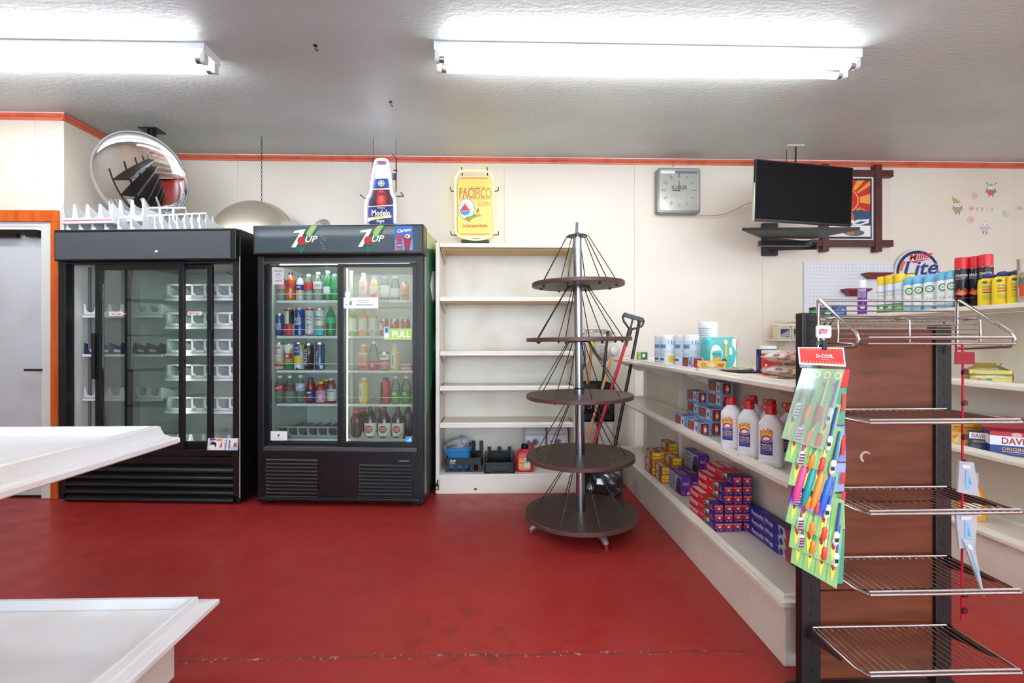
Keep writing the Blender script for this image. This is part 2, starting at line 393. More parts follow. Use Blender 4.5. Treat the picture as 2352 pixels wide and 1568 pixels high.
# ---------------------------------------------------------------- fluorescent fixtures
FIXW = mat('fixture white enamel', '#e8e8ea', .35); SOCK = mat('lampholder plastic', '#dcdcda', .4)
TUBEM = mat('lit fluorescent tube', '#ffffff', .4, emit='#f6f9ff', es=TUBE_POWER)
CAPM = mat('tube end cap', '#9a9a9e', .3, .8)
def light_fixture(label, x0, x1, y0, group=None):
    t = thing('fluorescent_light', label, 'ceiling light', ((x0+x1)/2, y0+.08, CEIL), group=group); L2 = (x1-x0)/2
    bd = MB().prism([(-.08, 0), (-.08, -.035), (-.045, -.048), (.045, -.048), (.08, -.035), (.08, 0)], -L2, L2, 'x').build('housing', FIXW, t, bev=.002)
    for s in (-1, 1):
        MB().box(s*L2-.004, s*L2+.004, -.081, .081, -.05, 0).build('end_plate', FIXW, t)
        for yy in (-.05, .05):
            sk = MB().prism(rrect(-.021, .021, -.108, -.046, .016), s*(L2-.012)-.012, s*(L2-.012)+.012, 'x').build('socket', SOCK, t, (0, yy, 0))
    for yy in (-.05, .05):
        tb = MB().tube([(-L2+.055, yy, -.088), (L2-.055, yy, -.088)], .019, 14).build('tube', TUBEM, t, smooth=60)
        for s in (-1, 1): MB().tube([(s*(L2-.056), yy, -.088), (s*(L2-.026), yy, -.088)], .0185, 12).build('end_cap', CAPM, tb, smooth=60)
    return t
light_fixture('long twin-tube fluorescent light on the ceiling above the round-tiered stand', -.37, 2.12, 2.695)
light_fixture('twin-tube fluorescent light on the ceiling cut off by the left edge', -4.19, -1.70, 2.745)
for i, (a, yy) in enumerate(((-4.19, -.35), (-.37, -.35), (2.65, 1.25), (-4.19, -2.9), (-.37, -2.9), (2.65, -1.6))):
    light_fixture(['fluorescent light over the left aisle level with the viewpoint', 'fluorescent light just behind the viewpoint', 'fluorescent light over the right aisle beyond the frame', 'fluorescent light over the left side of the shop front', 'fluorescent light over the middle of the shop front', 'fluorescent light over the right side behind the viewpoint'][i], a, a+2.49, yy, 'ceiling lights behind the viewpoint')
# ================================================================ shelving
PS = [(0, 0), (0, .016), (.005, .019), (.016, .021), (.022, .031), (.028, .034), (.034, .034), (.037, .018)]
PB = [(.01, 0), (0, .004), (0, .018), (.006, .023), (.040, .027), (.046, .030), (.048, .054), (.054, .058), (.066, .058), (.072, .026)]
PA = [(.01, 0), (0, .006), (0, .020), (.006, .026), (.020, .030), (.034, .042), (.040, .060), (.042, .070), (.050, .074), (.062, .074), (.068, .044)]
def tray(x0, x1, y0, y1, z, sides, prof):
    """a shelf with a moulded lip on the sides given as factors (x0, x1, y0, y1)"""
    b = MB(); vs = []; n = len(prof); a, c, d, e = sides
    top = prof[-1][1]
    for i, h in prof:
        k = min(h, top)
        vs += [(x0+i*a, y0+i*d, z+(h if a or d else k)), (x1-i*c, y0+i*d, z+(h if c or d else k)), (x1-i*c, y1-i*e, z+(h if c or e else k)), (x0+i*a, y1-i*e, z+(h if a or e else k))]
    fs = [(3, 2, 1, 0), tuple(4*(n-1)+k for k in range(4))]
    for i in range(n-1): fs += [(4*i+k, 4*i+(k+1) % 4, 4*i+4+(k+1) % 4, 4*i+4+k) for k in range(4)]
    return b.add(vs, fs)
# --- tall wall unit between the drinks fridge and the corner
WU = thing('wall_shelf_unit', 'tall cream metal shelf unit with empty shelves beside the drinks fridge', 'shelf unit', (.06, 3.64, 0))
WD = .37; HW = .522
zs = [hit(1160, v, Y=3.65).z for v in (568, 691.5, 816, 896, 981)]
UTOP = hit(1010, 557, Y=3.65).z
for s in (-1, 1):
    xx = sorted((s*HW, s*(HW+.030)))
    MB().box(xx[0], xx[1], 0, WD+.03, 0, UTOP).build('side_panel', CREAM2, WU, bev=.003)
MB().box(-HW, HW, WD, WD+.02, .02, UTOP).build('back_panel', CREAM2, WU)
TAN = mat('tan underside with bounce tint', '#c9a674', .45)  # tan underside paint with warm bounced light mixed into its colour
for i in range(5):
    zz = zs[i]; sh = tray(-HW+.004, HW-.004, 0, WD, zz, (0, 0, 1, 0), [(.03, 0), (0, 0), (0, .020), (.004, .024), (.018, .026), (.024, .034), (.03, .034), (.034, .026)]); sh.m[0] = 1; sh = sh.build('shelf', [SHELFM, TAN], WU)
    MB().box(-HW+.004, HW-.004, .06, .075, zz-.012, zz).build('stiffener', TAN, sh)
    for s in (-1, 1):
        MB().prism([(.02, zz), (WD, zz), (WD, zz-.075), (WD-.06, zz-.07)], s*(HW-.008)-.002, s*(HW-.008)+.002, 'x').build('bracket', SHELFM, sh)
dk = hit(1160, 1087.5, Y=3.65).z
MB().box(-HW, HW, 0, .016, 0, dk-.012).build('kick_plate', CREAM2, WU, bev=.002)
tray(-HW, HW, -.004, WD, dk-.016, (0, 0, 1, 0), [(0, 0), (0, .012), (.004, .016)]).build('deck', SHELFM, WU)
p = hit(1092, 1123, Y=3.64); prints(WU, flat(p.x-.06, 0, p.z), [('e', 0, 0, .014, .008, '#8e1620')], 'paint_spot')
for s, z in ((-1, .9), (1, 1.2)):
    for k in range(4): MB().lathe([(.004, 0), (.003, .004)], 8).build('screw', GAPM, WU, (s*(HW-.03), WD, .3+k*.42), rot=(R(90), 0, 0))
# --- long low gondola on the right
G1 = thing('gondola_shelf', 'long low cream gondola shelf running from the back wall to the brown rack', 'shelf unit', (0, 0, 0))
GB = 1.285
ZT, ZM, ZB = 1.003, .667, .232                      # undersides of the lips
ST, SM, SB = ZT+.018, ZM+.018, ZB+.018              # the surfaces goods stand on
for z, y0, x1 in ((ZT, 1.57, 1.44), (ZM, 1.605, GB), (ZB, 1.64, GB)):
    sh = tray(1.0, x1, y0, 4.10, z, (1, 1, 1, 1), PS).build('shelf', SHELFM, G1)
    if z > .5:
        for yy in (1.75, 2.62, 3.45, 4.05):
            MB().prism([(1.045, z), (GB, z), (GB, z-.085), (1.20, z-.08), (1.06, z-.022)], yy-.002, yy+.002, 'y').build('bracket', EDGEM, sh)
MB().box(1.03, 1.046, 1.672, 4.09, 0, ZB).build('kick_plate', CREAM2, G1, bev=.002)
MB().box(1.046, GB+.02, 1.672, 1.69, 0, ZB).build('end_plate', CREAM2, G1, bev=.002)
prints(G1, lambda u, v, o: (1.046+u, 1.672-o, v), [('p', [(.026, .02), (.032, .02), (.031, .11), (.035, .2), (.030, .2), (.028, .12)], '#6f665a')], 'scrape')
MB().box(GB, GB+.02, 1.66, 4.10, 0, ZT).build('back_panel', CREAM2, G1)
for yy in (1.67, 2.55, 3.28, 4.06):
    MB().box(GB-.022, GB, yy, yy+.03, ZB+.02, ZT).build('upright', SHELFM, G1, bev=.002)
# --- second gondola behind the brown rack
G2 = thing('gondola_shelf', 'cream gondola shelf behind the brown wire rack, cut off by the right edge', 'shelf unit', (0, 0, 0))
X2 = 2.42; B2 = 2.72
Z2 = (.205, .592, .945)
for z in Z2: tray(X2, B2, .9, 4.15, z, (1, 1, 1, 1), PS).build('shelf', SHELFM, G2)
MB().box(X2+.02, X2+.036, .9, 4.15, 0, Z2[0]).build('kick_plate', CREAM2, G2, bev=.002)
MB().box(B2, B2+.02, .9, 4.15, 0, 1.33).build('back_panel', CREAM2, G2)
ZTB = 1.334
MB().box(X2, X2+.34, .9, 4.07, ZTB, ZTB+.022).build('top_board', SHELFM, G2, bev=.002)
T2 = ZTB+.022
# small bracketed shelf on the back wall
bs = thing('bracket_shelf', 'small cream bracket shelf on the back wall holding two cream cartons', 'shelf', (0, 0, 0))
a = hit(1788, 778, Y=4.18)
MB().box(a.x, a.x+.55, 4.18, WY, a.z-.02, a.z).build('board', SHELFM, bs, bev=.002)
for dx in (.12, .45): MB().prism([(4.22, a.z-.02), (WY, a.z-.02), (WY, a.z-.20), (WY-.02, a.z-.20), (WY-.03, a.z-.08)], a.x+dx-.008, a.x+dx+.008, 'x').build('bracket', SHELFM, bs)
BSZ = a.z; BSX = a.x
# --- white gondola shelves in the left foreground
G3 = thing('gondola_shelf', 'white gondola shelf end in the left foreground with two empty tray shelves', 'shelf unit', (0, 0, 0))
YE = 1.76
FGM = mat('white foreground shelf enamel', '#f0eeee', .32, noise=(3, '#e9dfd2', .45, .8))
tray(-2.0, -1.172, -.5, YE, .800, (0, 1, 0, 1), PA).build('shelf', FGM, G3, bev=.003)
tray(-2.0, -1.03, -.5, YE, .208, (0, 1, 0, 1), PB).build('shelf', FGM, G3, bev=.003)
MB().box(-1.99, -1.14, -.48, YE-.08, 0, .21).build('base', CREAM2, G3)
MB().box(-2.03, -2.0, -.5, YE, 0, 1.35).build('back_panel', CREAM2, G3)
for yy in (-.3, .6, 1.6): MB().prism([(-2.0, .80), (-1.35, .80), (-1.9, .70), (-2.0, .70)], yy-.003, yy+.003, 'y').build('bracket', EDGEM, G3)
# --- black wire rack along the left wall, seen in the round mirror
BR = thing('wire_rack', 'tall black wire rack along the left wall seen in the round mirror', 'rack', (-3.75, .7, 0))
for i in range(6):
    sh = MB().box(-.25, .2, -1.6, 1.6, .15+i*.36, .165+i*.36).build('shelf', mat('black wire rack', '#1b1b1d', .5), BR)
    MB().box(.19, .2, -1.6, 1.6, .165+i*.36, .205+i*.36).build('price_rail', K('#3a3a3c'), sh)
for yy in (-1.6, -.8, 0, .8, 1.6): MB().box(-.26, -.22, yy-.015, yy+.015, 0, 2.2).build('post', mat('black wire rack', '#1b1b1d', .5), BR)
MS = thing('wall_shelf_unit', 'cream shelf unit at the shop front seen only in the round mirror', 'shelf unit', (-4.1, -3.5, 0))
for i in range(4): tray(-.9, 1.4, -.55, .0, .15+i*.42, (0, 0, 0, 1), [(0, 0), (0, .07), (.01, .08)]).build('shelf', SHELFM, MS)
MB().box(-.9, 1.4, -.6, -.57, 0, 1.6).build('back_panel', CREAM2, MS)
for k, xx in enumerate((-.5, .35)):
    ps = tag(MB().box(xx-4.1, xx-3.4, YF+.002, YF+.02, 1.75, 2.35).build('wall_poster', K('#c8404a')), ['red framed poster on the front wall, left one in the mirror', 'red framed poster on the front wall, right one in the mirror'][k], 'poster')
    MB().box(xx-4.05, xx-3.45, YF+.02, YF+.024, 1.82, 2.2).build('sheet', K('#e6dcd6'), ps)
# --- revolving round-tiered stand
LAM = mat('dark walnut laminate', '#4a3530', .42, noise=(3.5, '#5d443c', .4, .75, 8), scl=(1, 9, 9)); CHROME = mat('brushed steel', '#b9bcc2', .22, 1.0, noise=(30, '#8f9298', .4, .7), scl=(1, 1, .04))
ROD = mat('steel rod', '#4c4644', .32, .9); CASTG = mat('cast grey metal', '#857f7d', .45, .5); REDPAINT = mat('red floor paint splash', '#8e2520', .5)
EDG = mat('brown edge band', '#5c3b35', .4)
ST_ = thing('round_display_stand', 'revolving stand of five round dark wood tiers on a steel pole', 'display stand', (.515, 2.955, 0), rot=(0, R(-.75), 0))
tiers = [(.095, .354), (.452, .339), (.831, .335), (1.189, .330), (1.534, .290)]      # height of the middle, radius
for z, r in tiers:
    d = MB().lathe([(r-.003, -.0125, 1), (r, -.009, 1), (r, .009, 1), (r-.003, .0125, 0)], 56).build('tier', [LAM, EDG], ST_, (0, 0, z), smooth=30)
    MB().lathe([(.07, -.018), (.07, -.0126)], 20).build('flange', ROD, d)
MB().tube([(0, 0, .06), (0, 0, .88)], .0305, 20).build('pole', CHROME, ST_, smooth=60)
MB().tube([(0, 0, .88), (0, 0, 1.845)], .0265, 20).build('pole', CHROME, ST_, smooth=60)
MB().tube([(0, 0, .875), (0, 0, .885)], .031, 20).build('collar', ROD, ST_, smooth=60)
MB().lathe([(.035, 1.838), (.035, 1.848), (.02, 1.856), (.012, 1.862)], 18).build('pole_cap', CHROME, ST_)
MB().tube([(-.004, 0, 1.85), (.0, 0, 1.925)], .009, 8).build('pivot_pin', CASTG, ST_)
tops = [t[0] for t in tiers[1:]] + [1.845]
off = [12, 30, 5, 20, 22]
for i, (z, r) in enumerate(tiers):
    zt = tops[i] - (.014 if i < 4 else .004); rr = r*.80
    hb = MB().lathe([(.062, zt-.004), (.062, zt+.002)], 18).build('rod_hub', ROD, ST_)
    for k in range(8):
        a = R(off[i] + 45*k); ca, sa = math.cos(a), math.sin(a)
        pts = [(.045*ca, .045*sa, zt), (.072*ca, .072*sa, zt-.006), (.082*ca, .082*sa, zt-.022), (rr*ca, rr*sa, z+.03), ((rr+.010)*ca, (rr+.010)*sa, z+.0135)]
        MB().tube(pts, .003, 6).build('rod', ROD, ST_, smooth=60)
    if i:
        for k in range(8):
            a = R(off[i] + 45*k); MB().prism([(-.012, 0), (0, -.014), (.012, 0)], -.003, .003, 'y').build('wing_nut', ROD, ST_, ((rr+.01)*math.cos(a), (rr+.01)*math.sin(a), z-.0126), a)
for k in range(4):
    a = R(-75 + 90*k); ca, sa = math.cos(a), math.sin(a)
    lg = MB().tube([(.05*ca, .05*sa, .075), (.22*ca, .22*sa, .068), (.30*ca, .30*sa, .055), (.33*ca, .33*sa, .036), (.335*ca, .335*sa, .028)], [.028, .026, .022, .018, .015], 8).build('leg', CASTG, ST_, smooth=50)
    MB().lathe([(.018, 0), (.018, .004), (.011, .006), (.011, .034)], 12).build('foot', REDPAINT if k in (0, 3) else CASTG, lg, (.335*ca, .335*sa, 0))
# --- brown panel rack with wire shelves
WOOD = mat('brown hardboard', '#74381c', .42, noise=(4, '#5c2a12', .4, .7, 8), scl=(1.2, 6, 9)); POST = mat('dark brown steel post', '#1f1614', .45); WIRE = mat('chrome wire', '#c9c6c2', .25, 1.0); BRKT = mat('dark shelf bracket', '#4a4442', .4, .6)
RK = thing('wire_shelf_rack', 'brown panel rack with chrome wire shelves at the right front', 'display rack', (0, 0, 0))
RY = 1.50
lx0, lx1 = hit(1842, 1000, Y=RY).x, hit(1886, 1000, Y=RY).x; rx0, rx1 = hit(2150, 1000, Y=RY).x, hit(2187, 1000, Y=RY).x
for a, b_, zt in ((lx0, lx1, hit(1860, 718, Y=RY).z), (rx0, rx1, hit(2170, 745, Y=RY).z)):
    po = MB().box(a, b_, RY, RY+.035, 0, zt).build('post', POST, RK, bev=.004)
    sl = MB()
    for k in range(26): sl.box((a+b_)/2-.002, (a+b_)/2+.002, RY-.0008, RY+.001, .10+k*.045, .116+k*.045)
    o = sl.build('slots', K('#0a0808'), po); o['kind'] = 'stuff'
pt = hit(2000, 757, Y=RY).z
zc = .0
for k, zz in enumerate((.07, .36, .65, .94, pt)):
    if k: MB().box(lx1, rx0, RY+.012, RY+.022, zc+.003, zz-.003).build('panel', WOOD, RK)
    zc = zz
q_ = hit(1988, 1049, Y=RY+.012); prints(RK, lambda u, v, o: (q_.x+u, RY+.012-o, q_.z+v), [('p', arc(0, 0, .019, 30, 250, 12) + list(reversed(arc(.002, 0, .013, 40, 235, 12))), '#b9a89c')], 'torn_sticker')
MB().box(lx1, rx0, RY+.022, RY+.026, .07, pt).build('panel_backing', K('#4a2413'), RK)
MB().box(lx0-.03, rx1+.03, RY-.26, RY+.04, 0, .05).build('base', POST, RK, bev=.006)
sx0, sx1 = hit(1868, 1440, Y=RY-.02).x, hit(2176, 1440, Y=RY-.02).x
for k, v in enumerate((1440, 1280, 1120, 940)):
    z = hit(1872, v, Y=RY-.015).z
    s_ = MB().tube([(sx0, RY-.015, z), (sx1, RY-.015, z)], .004, 8).build('wire_shelf', WIRE, RK, smooth=60)
    yb, yf = RY-.02, RY-.225
    for dz in (-.004, -.012): MB().tube([(sx0+.02, yf+.004 if dz > -.01 else yf, z+dz+.004), (sx1+.012, yf+.004 if dz > -.01 else yf, z+dz+.004)], .0042, 8).build('front_rail', WIRE, s_, smooth=60)
    for xx in (sx0+.002, sx1+.018): MB().tube([(xx, yb, z-.006), (xx, yf+.03, z-.006), (xx+(.018 if xx < 1.3 else 0), yf, z-.008)], .004, 8).build('side_rail', WIRE, s_, smooth=60)
    for xx in (sx0-.004, sx1+.022): MB().prism([(RY, z-.004), (RY-.15, z-.010), (RY-.15, z-.018), (RY, z-.045)], xx-.002, xx+.002, 'x').build('bracket', BRKT, s_)
    n = 21
    for q in range(n):
        xx = sx0 + .015 + (sx1-sx0-.012)*q/(n-1)
        MB().tube([(xx, yb+.003, z-.004), (xx, yf+.003, z-.006)], .0017, 5).build('wire', WIRE, s_)
# the wire basket on top
bk = MB(); yb, ym, yf = RY-.03, RY-.11, RY-.20
lbx, rbx = hit(1879, 735, Y=yb).x, hit(2198, 735, Y=yb).x
ztop, zlow = hit(1879, 690, Y=yb).z, hit(1879, 790, Y=yb).z; znose = hit(1972, 778, Y=yf).z
root = MB().tube([(lbx, yb, ztop), (rbx-.01, yb, ztop)], .004, 8).build('wire_basket', WIRE, RK, smooth=60)
for xx in (lbx, rbx):
    MB().tube([(xx, yb, zlow-.03), (xx, yb, ztop), (xx+.002, yb-.008, ztop), (xx, yf+.01, znose+.018), (xx, yf, znose), (xx, yf+.012, znose-.022), (xx, yb, znose-.03)], .0048, 8).build('side_frame', WIRE, root, smooth=60)
for k in range(1, 6): z = ztop - k*.0165; MB().tube([(lbx, yb, z), (rbx-.01, yb, z)], .0026, 6).build('wire', WIRE, root)
zmt, zmb = hit(1925, 733, Y=ym).z, hit(1925, 787, Y=ym).z
mlx, mrx = hit(1925, 750, Y=ym).x, hit(2252, 750, Y=ym).x
for xx in (mlx, (mlx+mrx)/2, mrx): MB().tube([(xx, ym+.05, zmt+.002), (xx, ym+.006, zmt+.004), (xx, ym, zmt-.006), (xx, ym, zmb), (xx, ym-.06, zmb-.004)], .0036, 7).build('divider_post', WIRE, root, smooth=60)
for k in range(4): z = zmt - .016 - k*.0145; MB().tube([(mlx, ym, z), (mrx, ym, z)], .0024, 6).build('wire', WIRE, root)
MB().tube([(lbx+.03, yf+.004, znose+.004), (rbx+.004, yf+.004, znose+.004)], .0042, 8).build('front_rail', WIRE, root, smooth=60)
MB().tube([(lbx+.03, yf+.004, znose-.014), (rbx+.004, yf+.004, znose-.014)], .0032, 8).build('front_rail', WIRE, root, smooth=60)
DWIRE = mat('darkened wire', '#5b504b', .4, .8)
for q in range(23):
    xx = lbx+.012 + (rbx-lbx-.02)*q/22; MB().tube([(xx, yb, zmt+.008), (xx, ym, zmt+.002)], .0016, 5).build('wire', DWIRE, root)
    MB().tube([(xx+.004, yb, zmb-.002), (xx+.004, yf+.006, znose-.016)], .0016, 5).build('wire', DWIRE, root)
# ================================================================ the two fridges
COOLBLK = mat('black cooler paint', '#101013', .38, noise=(40, '#1a1a1e', .45, .7)); COOLGREY = mat('charcoal cooler header', '#4b4e54', .5, noise=(120, '#565a60', .4, .7))
LINER = mat('white cooler liner', '#d9dad4', .4); GLASS = clear('cooler door glass', '#eef4f2', .01, 0, k=.75); FRAMEG = mat('grey anodised frame', '#55565c', .35, .3)
SHWHITE = mat('white wire shelf', '#e9e9e6', .35); TRAYW = mat('white organiser plastic', '#e6e7e8', .35); TRAYB = mat('blue organiser plastic', '#2a3768', .4)
TRAYC = clear('clear organiser plastic', '#f2f4f5', .08, .45, '#e9ebee')
WEAR = mat('worn bare edge', '#b9b2a6', .5)
def LF(u, v, Mx, dy): return hit(u, v, Y=dy, M=Mx)
def organiser(par_or_none, name, label, w, d, hh, n, m, loc, rz=0, group=None, style=0):
    """bottle organiser: base, dividers and a scalloped or windowed front"""
    t = thing(name, label, 'organiser', loc, rz, group)
    MB().box(-w/2, w/2, 0, d, 0, .006).build('base', m, t)
    p = w/n
    if style == 0:                               # scalloped front
        pts = [(-w/2, 0), (w/2, 0)]
        for i in range(n, -1, -1):
            x = -w/2 + i*p
            if i < n: pts += [(x + p*.78, hh*.33), (x + p*.5, hh*.22), (x + p*.22, hh*.36)]
            pts += ([(x + .08*p, hh*.97), (x - .10*p if i else x, hh)] if i < n else [(x, hh), (x - .12*p, hh)])
        MB().prism(pts, 0, .005, 'y').build('front', m, t)
    else:                                        # posts with a rail, one open window for every lane
        MB().box(-w/2, w/2, 0, .005, hh-.012, hh).build('rail', m, t); MB().box(-w/2, w/2, 0, .005, 0, .022).build('front', m, t)
        for i in range(n): MB().prism([(-w/2+i*p, 0), (-w/2+i*p+p*.42, 0), (-w/2+i*p+p*.34, hh*.28), (-w/2+i*p+p*.16, hh*.42), (-w/2+i*p+p*.14, hh), (-w/2+i*p, hh)], .0, .005, 'y').build('post', m, t)
    for i in range(n+1):
        x = -w/2 + i*p; x = min(max(x, -w/2+.002), w/2-.002)
        MB().prism([(0, 0), (d, 0), (d, hh*.55), (d*.3, hh*.6), (0, hh)], x-.0015, x+.0015, 'x').build('divider', m, t)
    return t
def cooler_shell(t, w, d, h, post, z0, z1, fr=.05):
    """outer shell w x d x h and a white liner, open in front between z0 and z1"""
    b = MB(); b.box(-w/2, -w/2+.035, 0, d, .02, h); b.box(w/2-.035, w/2, 0, d, .02, h); b.box(-w/2+.035, w/2-.035, d-.03, d, .02, h)
    b.box(-w/2+.035, w/2-.035, .03, d-.03, z1+.03, h-.002); b.box(-w/2+.035, w/2-.035, .03, d-.03, .03, z0-.03)
    bd = b.build('body', COOLBLK, t, bev=.004)
    i = MB(); a = w/2-.036; i.box(-a, -a+.012, fr+.03, d-.031, z0-.03, z1+.03); i.box(a-.012, a, fr+.03, d-.031, z0-.03, z1+.03)
    i.box(-a+.012, a-.012, d-.042, d-.031, z0-.03, z1+.03); i.box(-a+.012, a-.012, fr+.03, d-.042, z1+.018, z1+.029); i.box(-a+.012, a-.012, fr+.03, d-.042, z0-.029, z0-.018)
    i.build('liner', LINER, t)
    for s in (-1, 1):
        xx = sorted((s*w/2, s*(w/2-post))); MB().box(xx[0], xx[1], -.004, .045, .06, h-.19).build('front_post', COOLBLK, t, bev=.003)
    return bd
def sliding_door(t, x0, x1, z0, z1, y, sl, sr, st, sb, m, glass=GLASS):
    """framed pane in the plane y, stile widths sl and sr, rails st and sb"""
    f = MB(); f.box(x0, x0+sl, y, y+.028, z0, z1); f.box(x1-sr, x1, y, y+.028, z0, z1); f.box(x0+sl, x1-sr, y, y+.028, z1-st, z1); f.box(x0+sl, x1-sr, y, y+.028, z0, z0+sb)
    o = f.build('sliding_door', m, t, bev=.002)
    MB().box(x0+sl, x1-sr, y+.012, y+.016, z0+sb, z1-st).build('pane', glass, o)
    return o
# ---------------------------------------------------------------- the black cooler by the door
F1 = thing('display_cooler', 'black two-door sliding glass cooler with empty shelves beside the orange door frame', 'fridge', (-2.545, 3.485, 0), R(-3.9))
bpy.context.view_layer.update(); M1 = F1.matrix_world.copy()
W1, D1, H1 = 1.365, .70, LF(350, 528, M1, 0).z
g = lambda u, v, dy=0.0: LF(u, v, M1, dy)
d0, d1 = g(300, 1031).z, g(300, 606).z
cooler_shell(F1, W1, D1, H1, .055, d0, d1)
hz0 = g(300, 600).z
hd = MB().box(-W1/2, W1/2-.01, -.035, .05, hz0, H1).build('header', COOLBLK, F1, bev=.006)
MB().box(-W1/2+.012, W1/2-.05, -.040, -.034, hz0+.010, H1-.022).build('header_panel', COOLGREY, hd, bev=.004)
prints(hd, flat(0, -.040, 0), [('e', g(359, 577, -.04).x, g(359, 577, -.04).z, .012, .008, '#e8e4dc')], 'scuff')
MB().box(-W1/2+.05, W1/2-.05, -.002, .05, d1, hz0-.004).build('top_rail', COOLBLK, F1, bev=.003)
MB().box(-W1/2+.05, W1/2-.05, -.006, .08, d0-.045, d0).build('bottom_track', COOLBLK, F1, bev=.003)
sliding_door(F1, g(218, 800).x, g(421, 800).x, d0, d1, 0, .045, .036, .04, .05, COOLBLK)
sliding_door(F1, g(287, 800, .04).x, g(487, 800, .04).x, d0, d1, .036, .042, .036, .035, .05, COOLBLK)
for u, v0, v1, dy in ((216, 765, 870, -.006), (482, 760, 860, .03)):
    a, b_ = g(u, v0, dy), g(u, v1, dy); MB().box(a.x-.012, a.x+.012, dy-.012, dy+.002, b_.z, a.z).build('door_pull', COOLBLK, F1, bev=.005)
# louvres
lz = [g(350, v).z for v in (1080, 1097, 1114, 1131, 1148)]
MB().box(-W1/2+.03, W1/2-.05, .03, .05, .03, d0-.05).build('grille_back', K('#050506'), F1)
for z in lz: MB().prism([(.028, z+.034), (-.002, z+.004), (-.006, z-.004), (.0, z-.012), (.010, z-.002), (.03, z+.024)], -W1/2+.045, W1/2-.055, 'x').build('louvre', COOLBLK, F1)
MB().box(-W1/2+.045, W1/2-.055, 0, .03, d0-.105, d0-.05).build('grille_rail', COOLBLK, F1, bev=.003)
MB().box(W1/2-.006, W1/2+.0006, -.0046, -.002, .05, H1-.2).build('worn_edge', WEAR, F1)
for s in (-1, 1): MB().box(s*(W1/2-.06)-.03, s*(W1/2-.06)+.03, .05, .11, 0, .06).build('foot', BLK, F1)
# shelves with organisers; the left bay and the right bay sit at different heights
def cooler_shelf(t, x0, x1, y0, y1, z, nw, wirez=None, m=SHWHITE):
    s_ = MB().box(x0, x1, y0, y0+.012, z-.016, z+.002).build('shelf', m, t, bev=.002)
    MB().box(x0, x1, y1-.008, y1, z-.008, z).build('back_rail', m, s_)
    for k in range(nw): xx = x0 + (x1-x0)*(k+.5)/nw; MB().box(xx-.0025, xx+.0025, y0+.012, y1-.008, z-.006, z).build('shelf_wire', m, s_)
    if wirez: MB().tube([(x0, y0+.006, z+wirez), (x1, y0+.006, z+wirez)], .0025, 6).build('guard_wire', m, s_)
    return s_
ys = .12
lx0_, lx1_ = -W1/2+.06, g(372, 700, ys).x; rx0_, rx1_ = g(378, 700, ys).x, W1/2-.06
def side(u): return g(u, 700, ys).x
MB().box(lx1_, lx1_+.02, .30, .32, d0, d1).build('shelf_standard', LINER, F1)
for x in (-W1/2+.085, W1/2-.09): MB().box(x, x+.02, .14, .15, d0, d1).build('shelf_standard', K('#6a6a6c'), F1)
for v, col, lab in ((722, TRAYW, 'white scalloped organiser on the top left shelf of the empty cooler'), (812, TRAYB, 'blue organiser on the middle left shelf of the empty cooler'), (914, TRAYW, 'white organiser on the lower left shelf of the empty cooler')):
    z = g(260, v+2, ys).z; cooler_shelf(F1, lx0_, lx1_, ys, D1-.06, z, 8)
    o = organiser(None, 'bottle_organiser', lab, lx1_-lx0_-.02, .42, .085, 6, col, M1 @ Vector(((lx0_+lx1_)/2, ys+.004, z+.003)), R(-3.9), 'organisers in the empty cooler')
    if col is TRAYB:
        it = []
        for k in range(6): a = -.5+(k+.25)/6; it.append(('p', [((a)*.9*(lx1_-lx0_), .02), ((a+.09)*.9*(lx1_-lx0_), .012), ((a+.1)*.9*(lx1_-lx0_), .03), ((a+.01)*.9*(lx1_-lx0_), .04)], '#d8d8e0'))
        prints(o, flat(0, 0, 0), it)
names = ['top', 'second', 'third', 'fourth', 'fifth']
for i, v in enumerate((684, 749, 811, 869, 944)):
    z = g(515, v+1, ys).z; cooler_shelf(F1, rx0_, rx1_, ys, D1-.06, z, 8)
    organiser(None, 'bottle_organiser', 'white windowed organiser on the %s right shelf of the empty cooler' % names[i], rx1_-rx0_-.02, .42, .105, 6, TRAYW, M1 @ Vector(((rx0_+rx1_)/2, ys+.004, z+.003)), R(-3.9), 'organisers in the empty cooler', 1)
z = g(515, 1020, ys).z; cooler_shelf(F1, lx0_, rx1_, ys, D1-.06, z, 14)
organiser(None, 'bottle_organiser', 'white organiser on the floor shelf of the empty cooler', rx1_-rx0_-.02, .42, .07, 6, TRAYW, M1 @ Vector(((rx0_+rx1_)/2, ys+.004, z+.003)), R(-3.9), 'organisers in the empty cooler')
MB().box(g(415.5, 800, .085).x-.008, g(415.5, 800, .085).x+.008, .085, .10, d0+.03, d1-.03).build('lamp_or_fill', mat('added black cooler fill', '#ffffff', .4, emit='#f4f6ee', es=6.5), F1)  # added glow hidden behind the door stile to brighten the unlit cooler
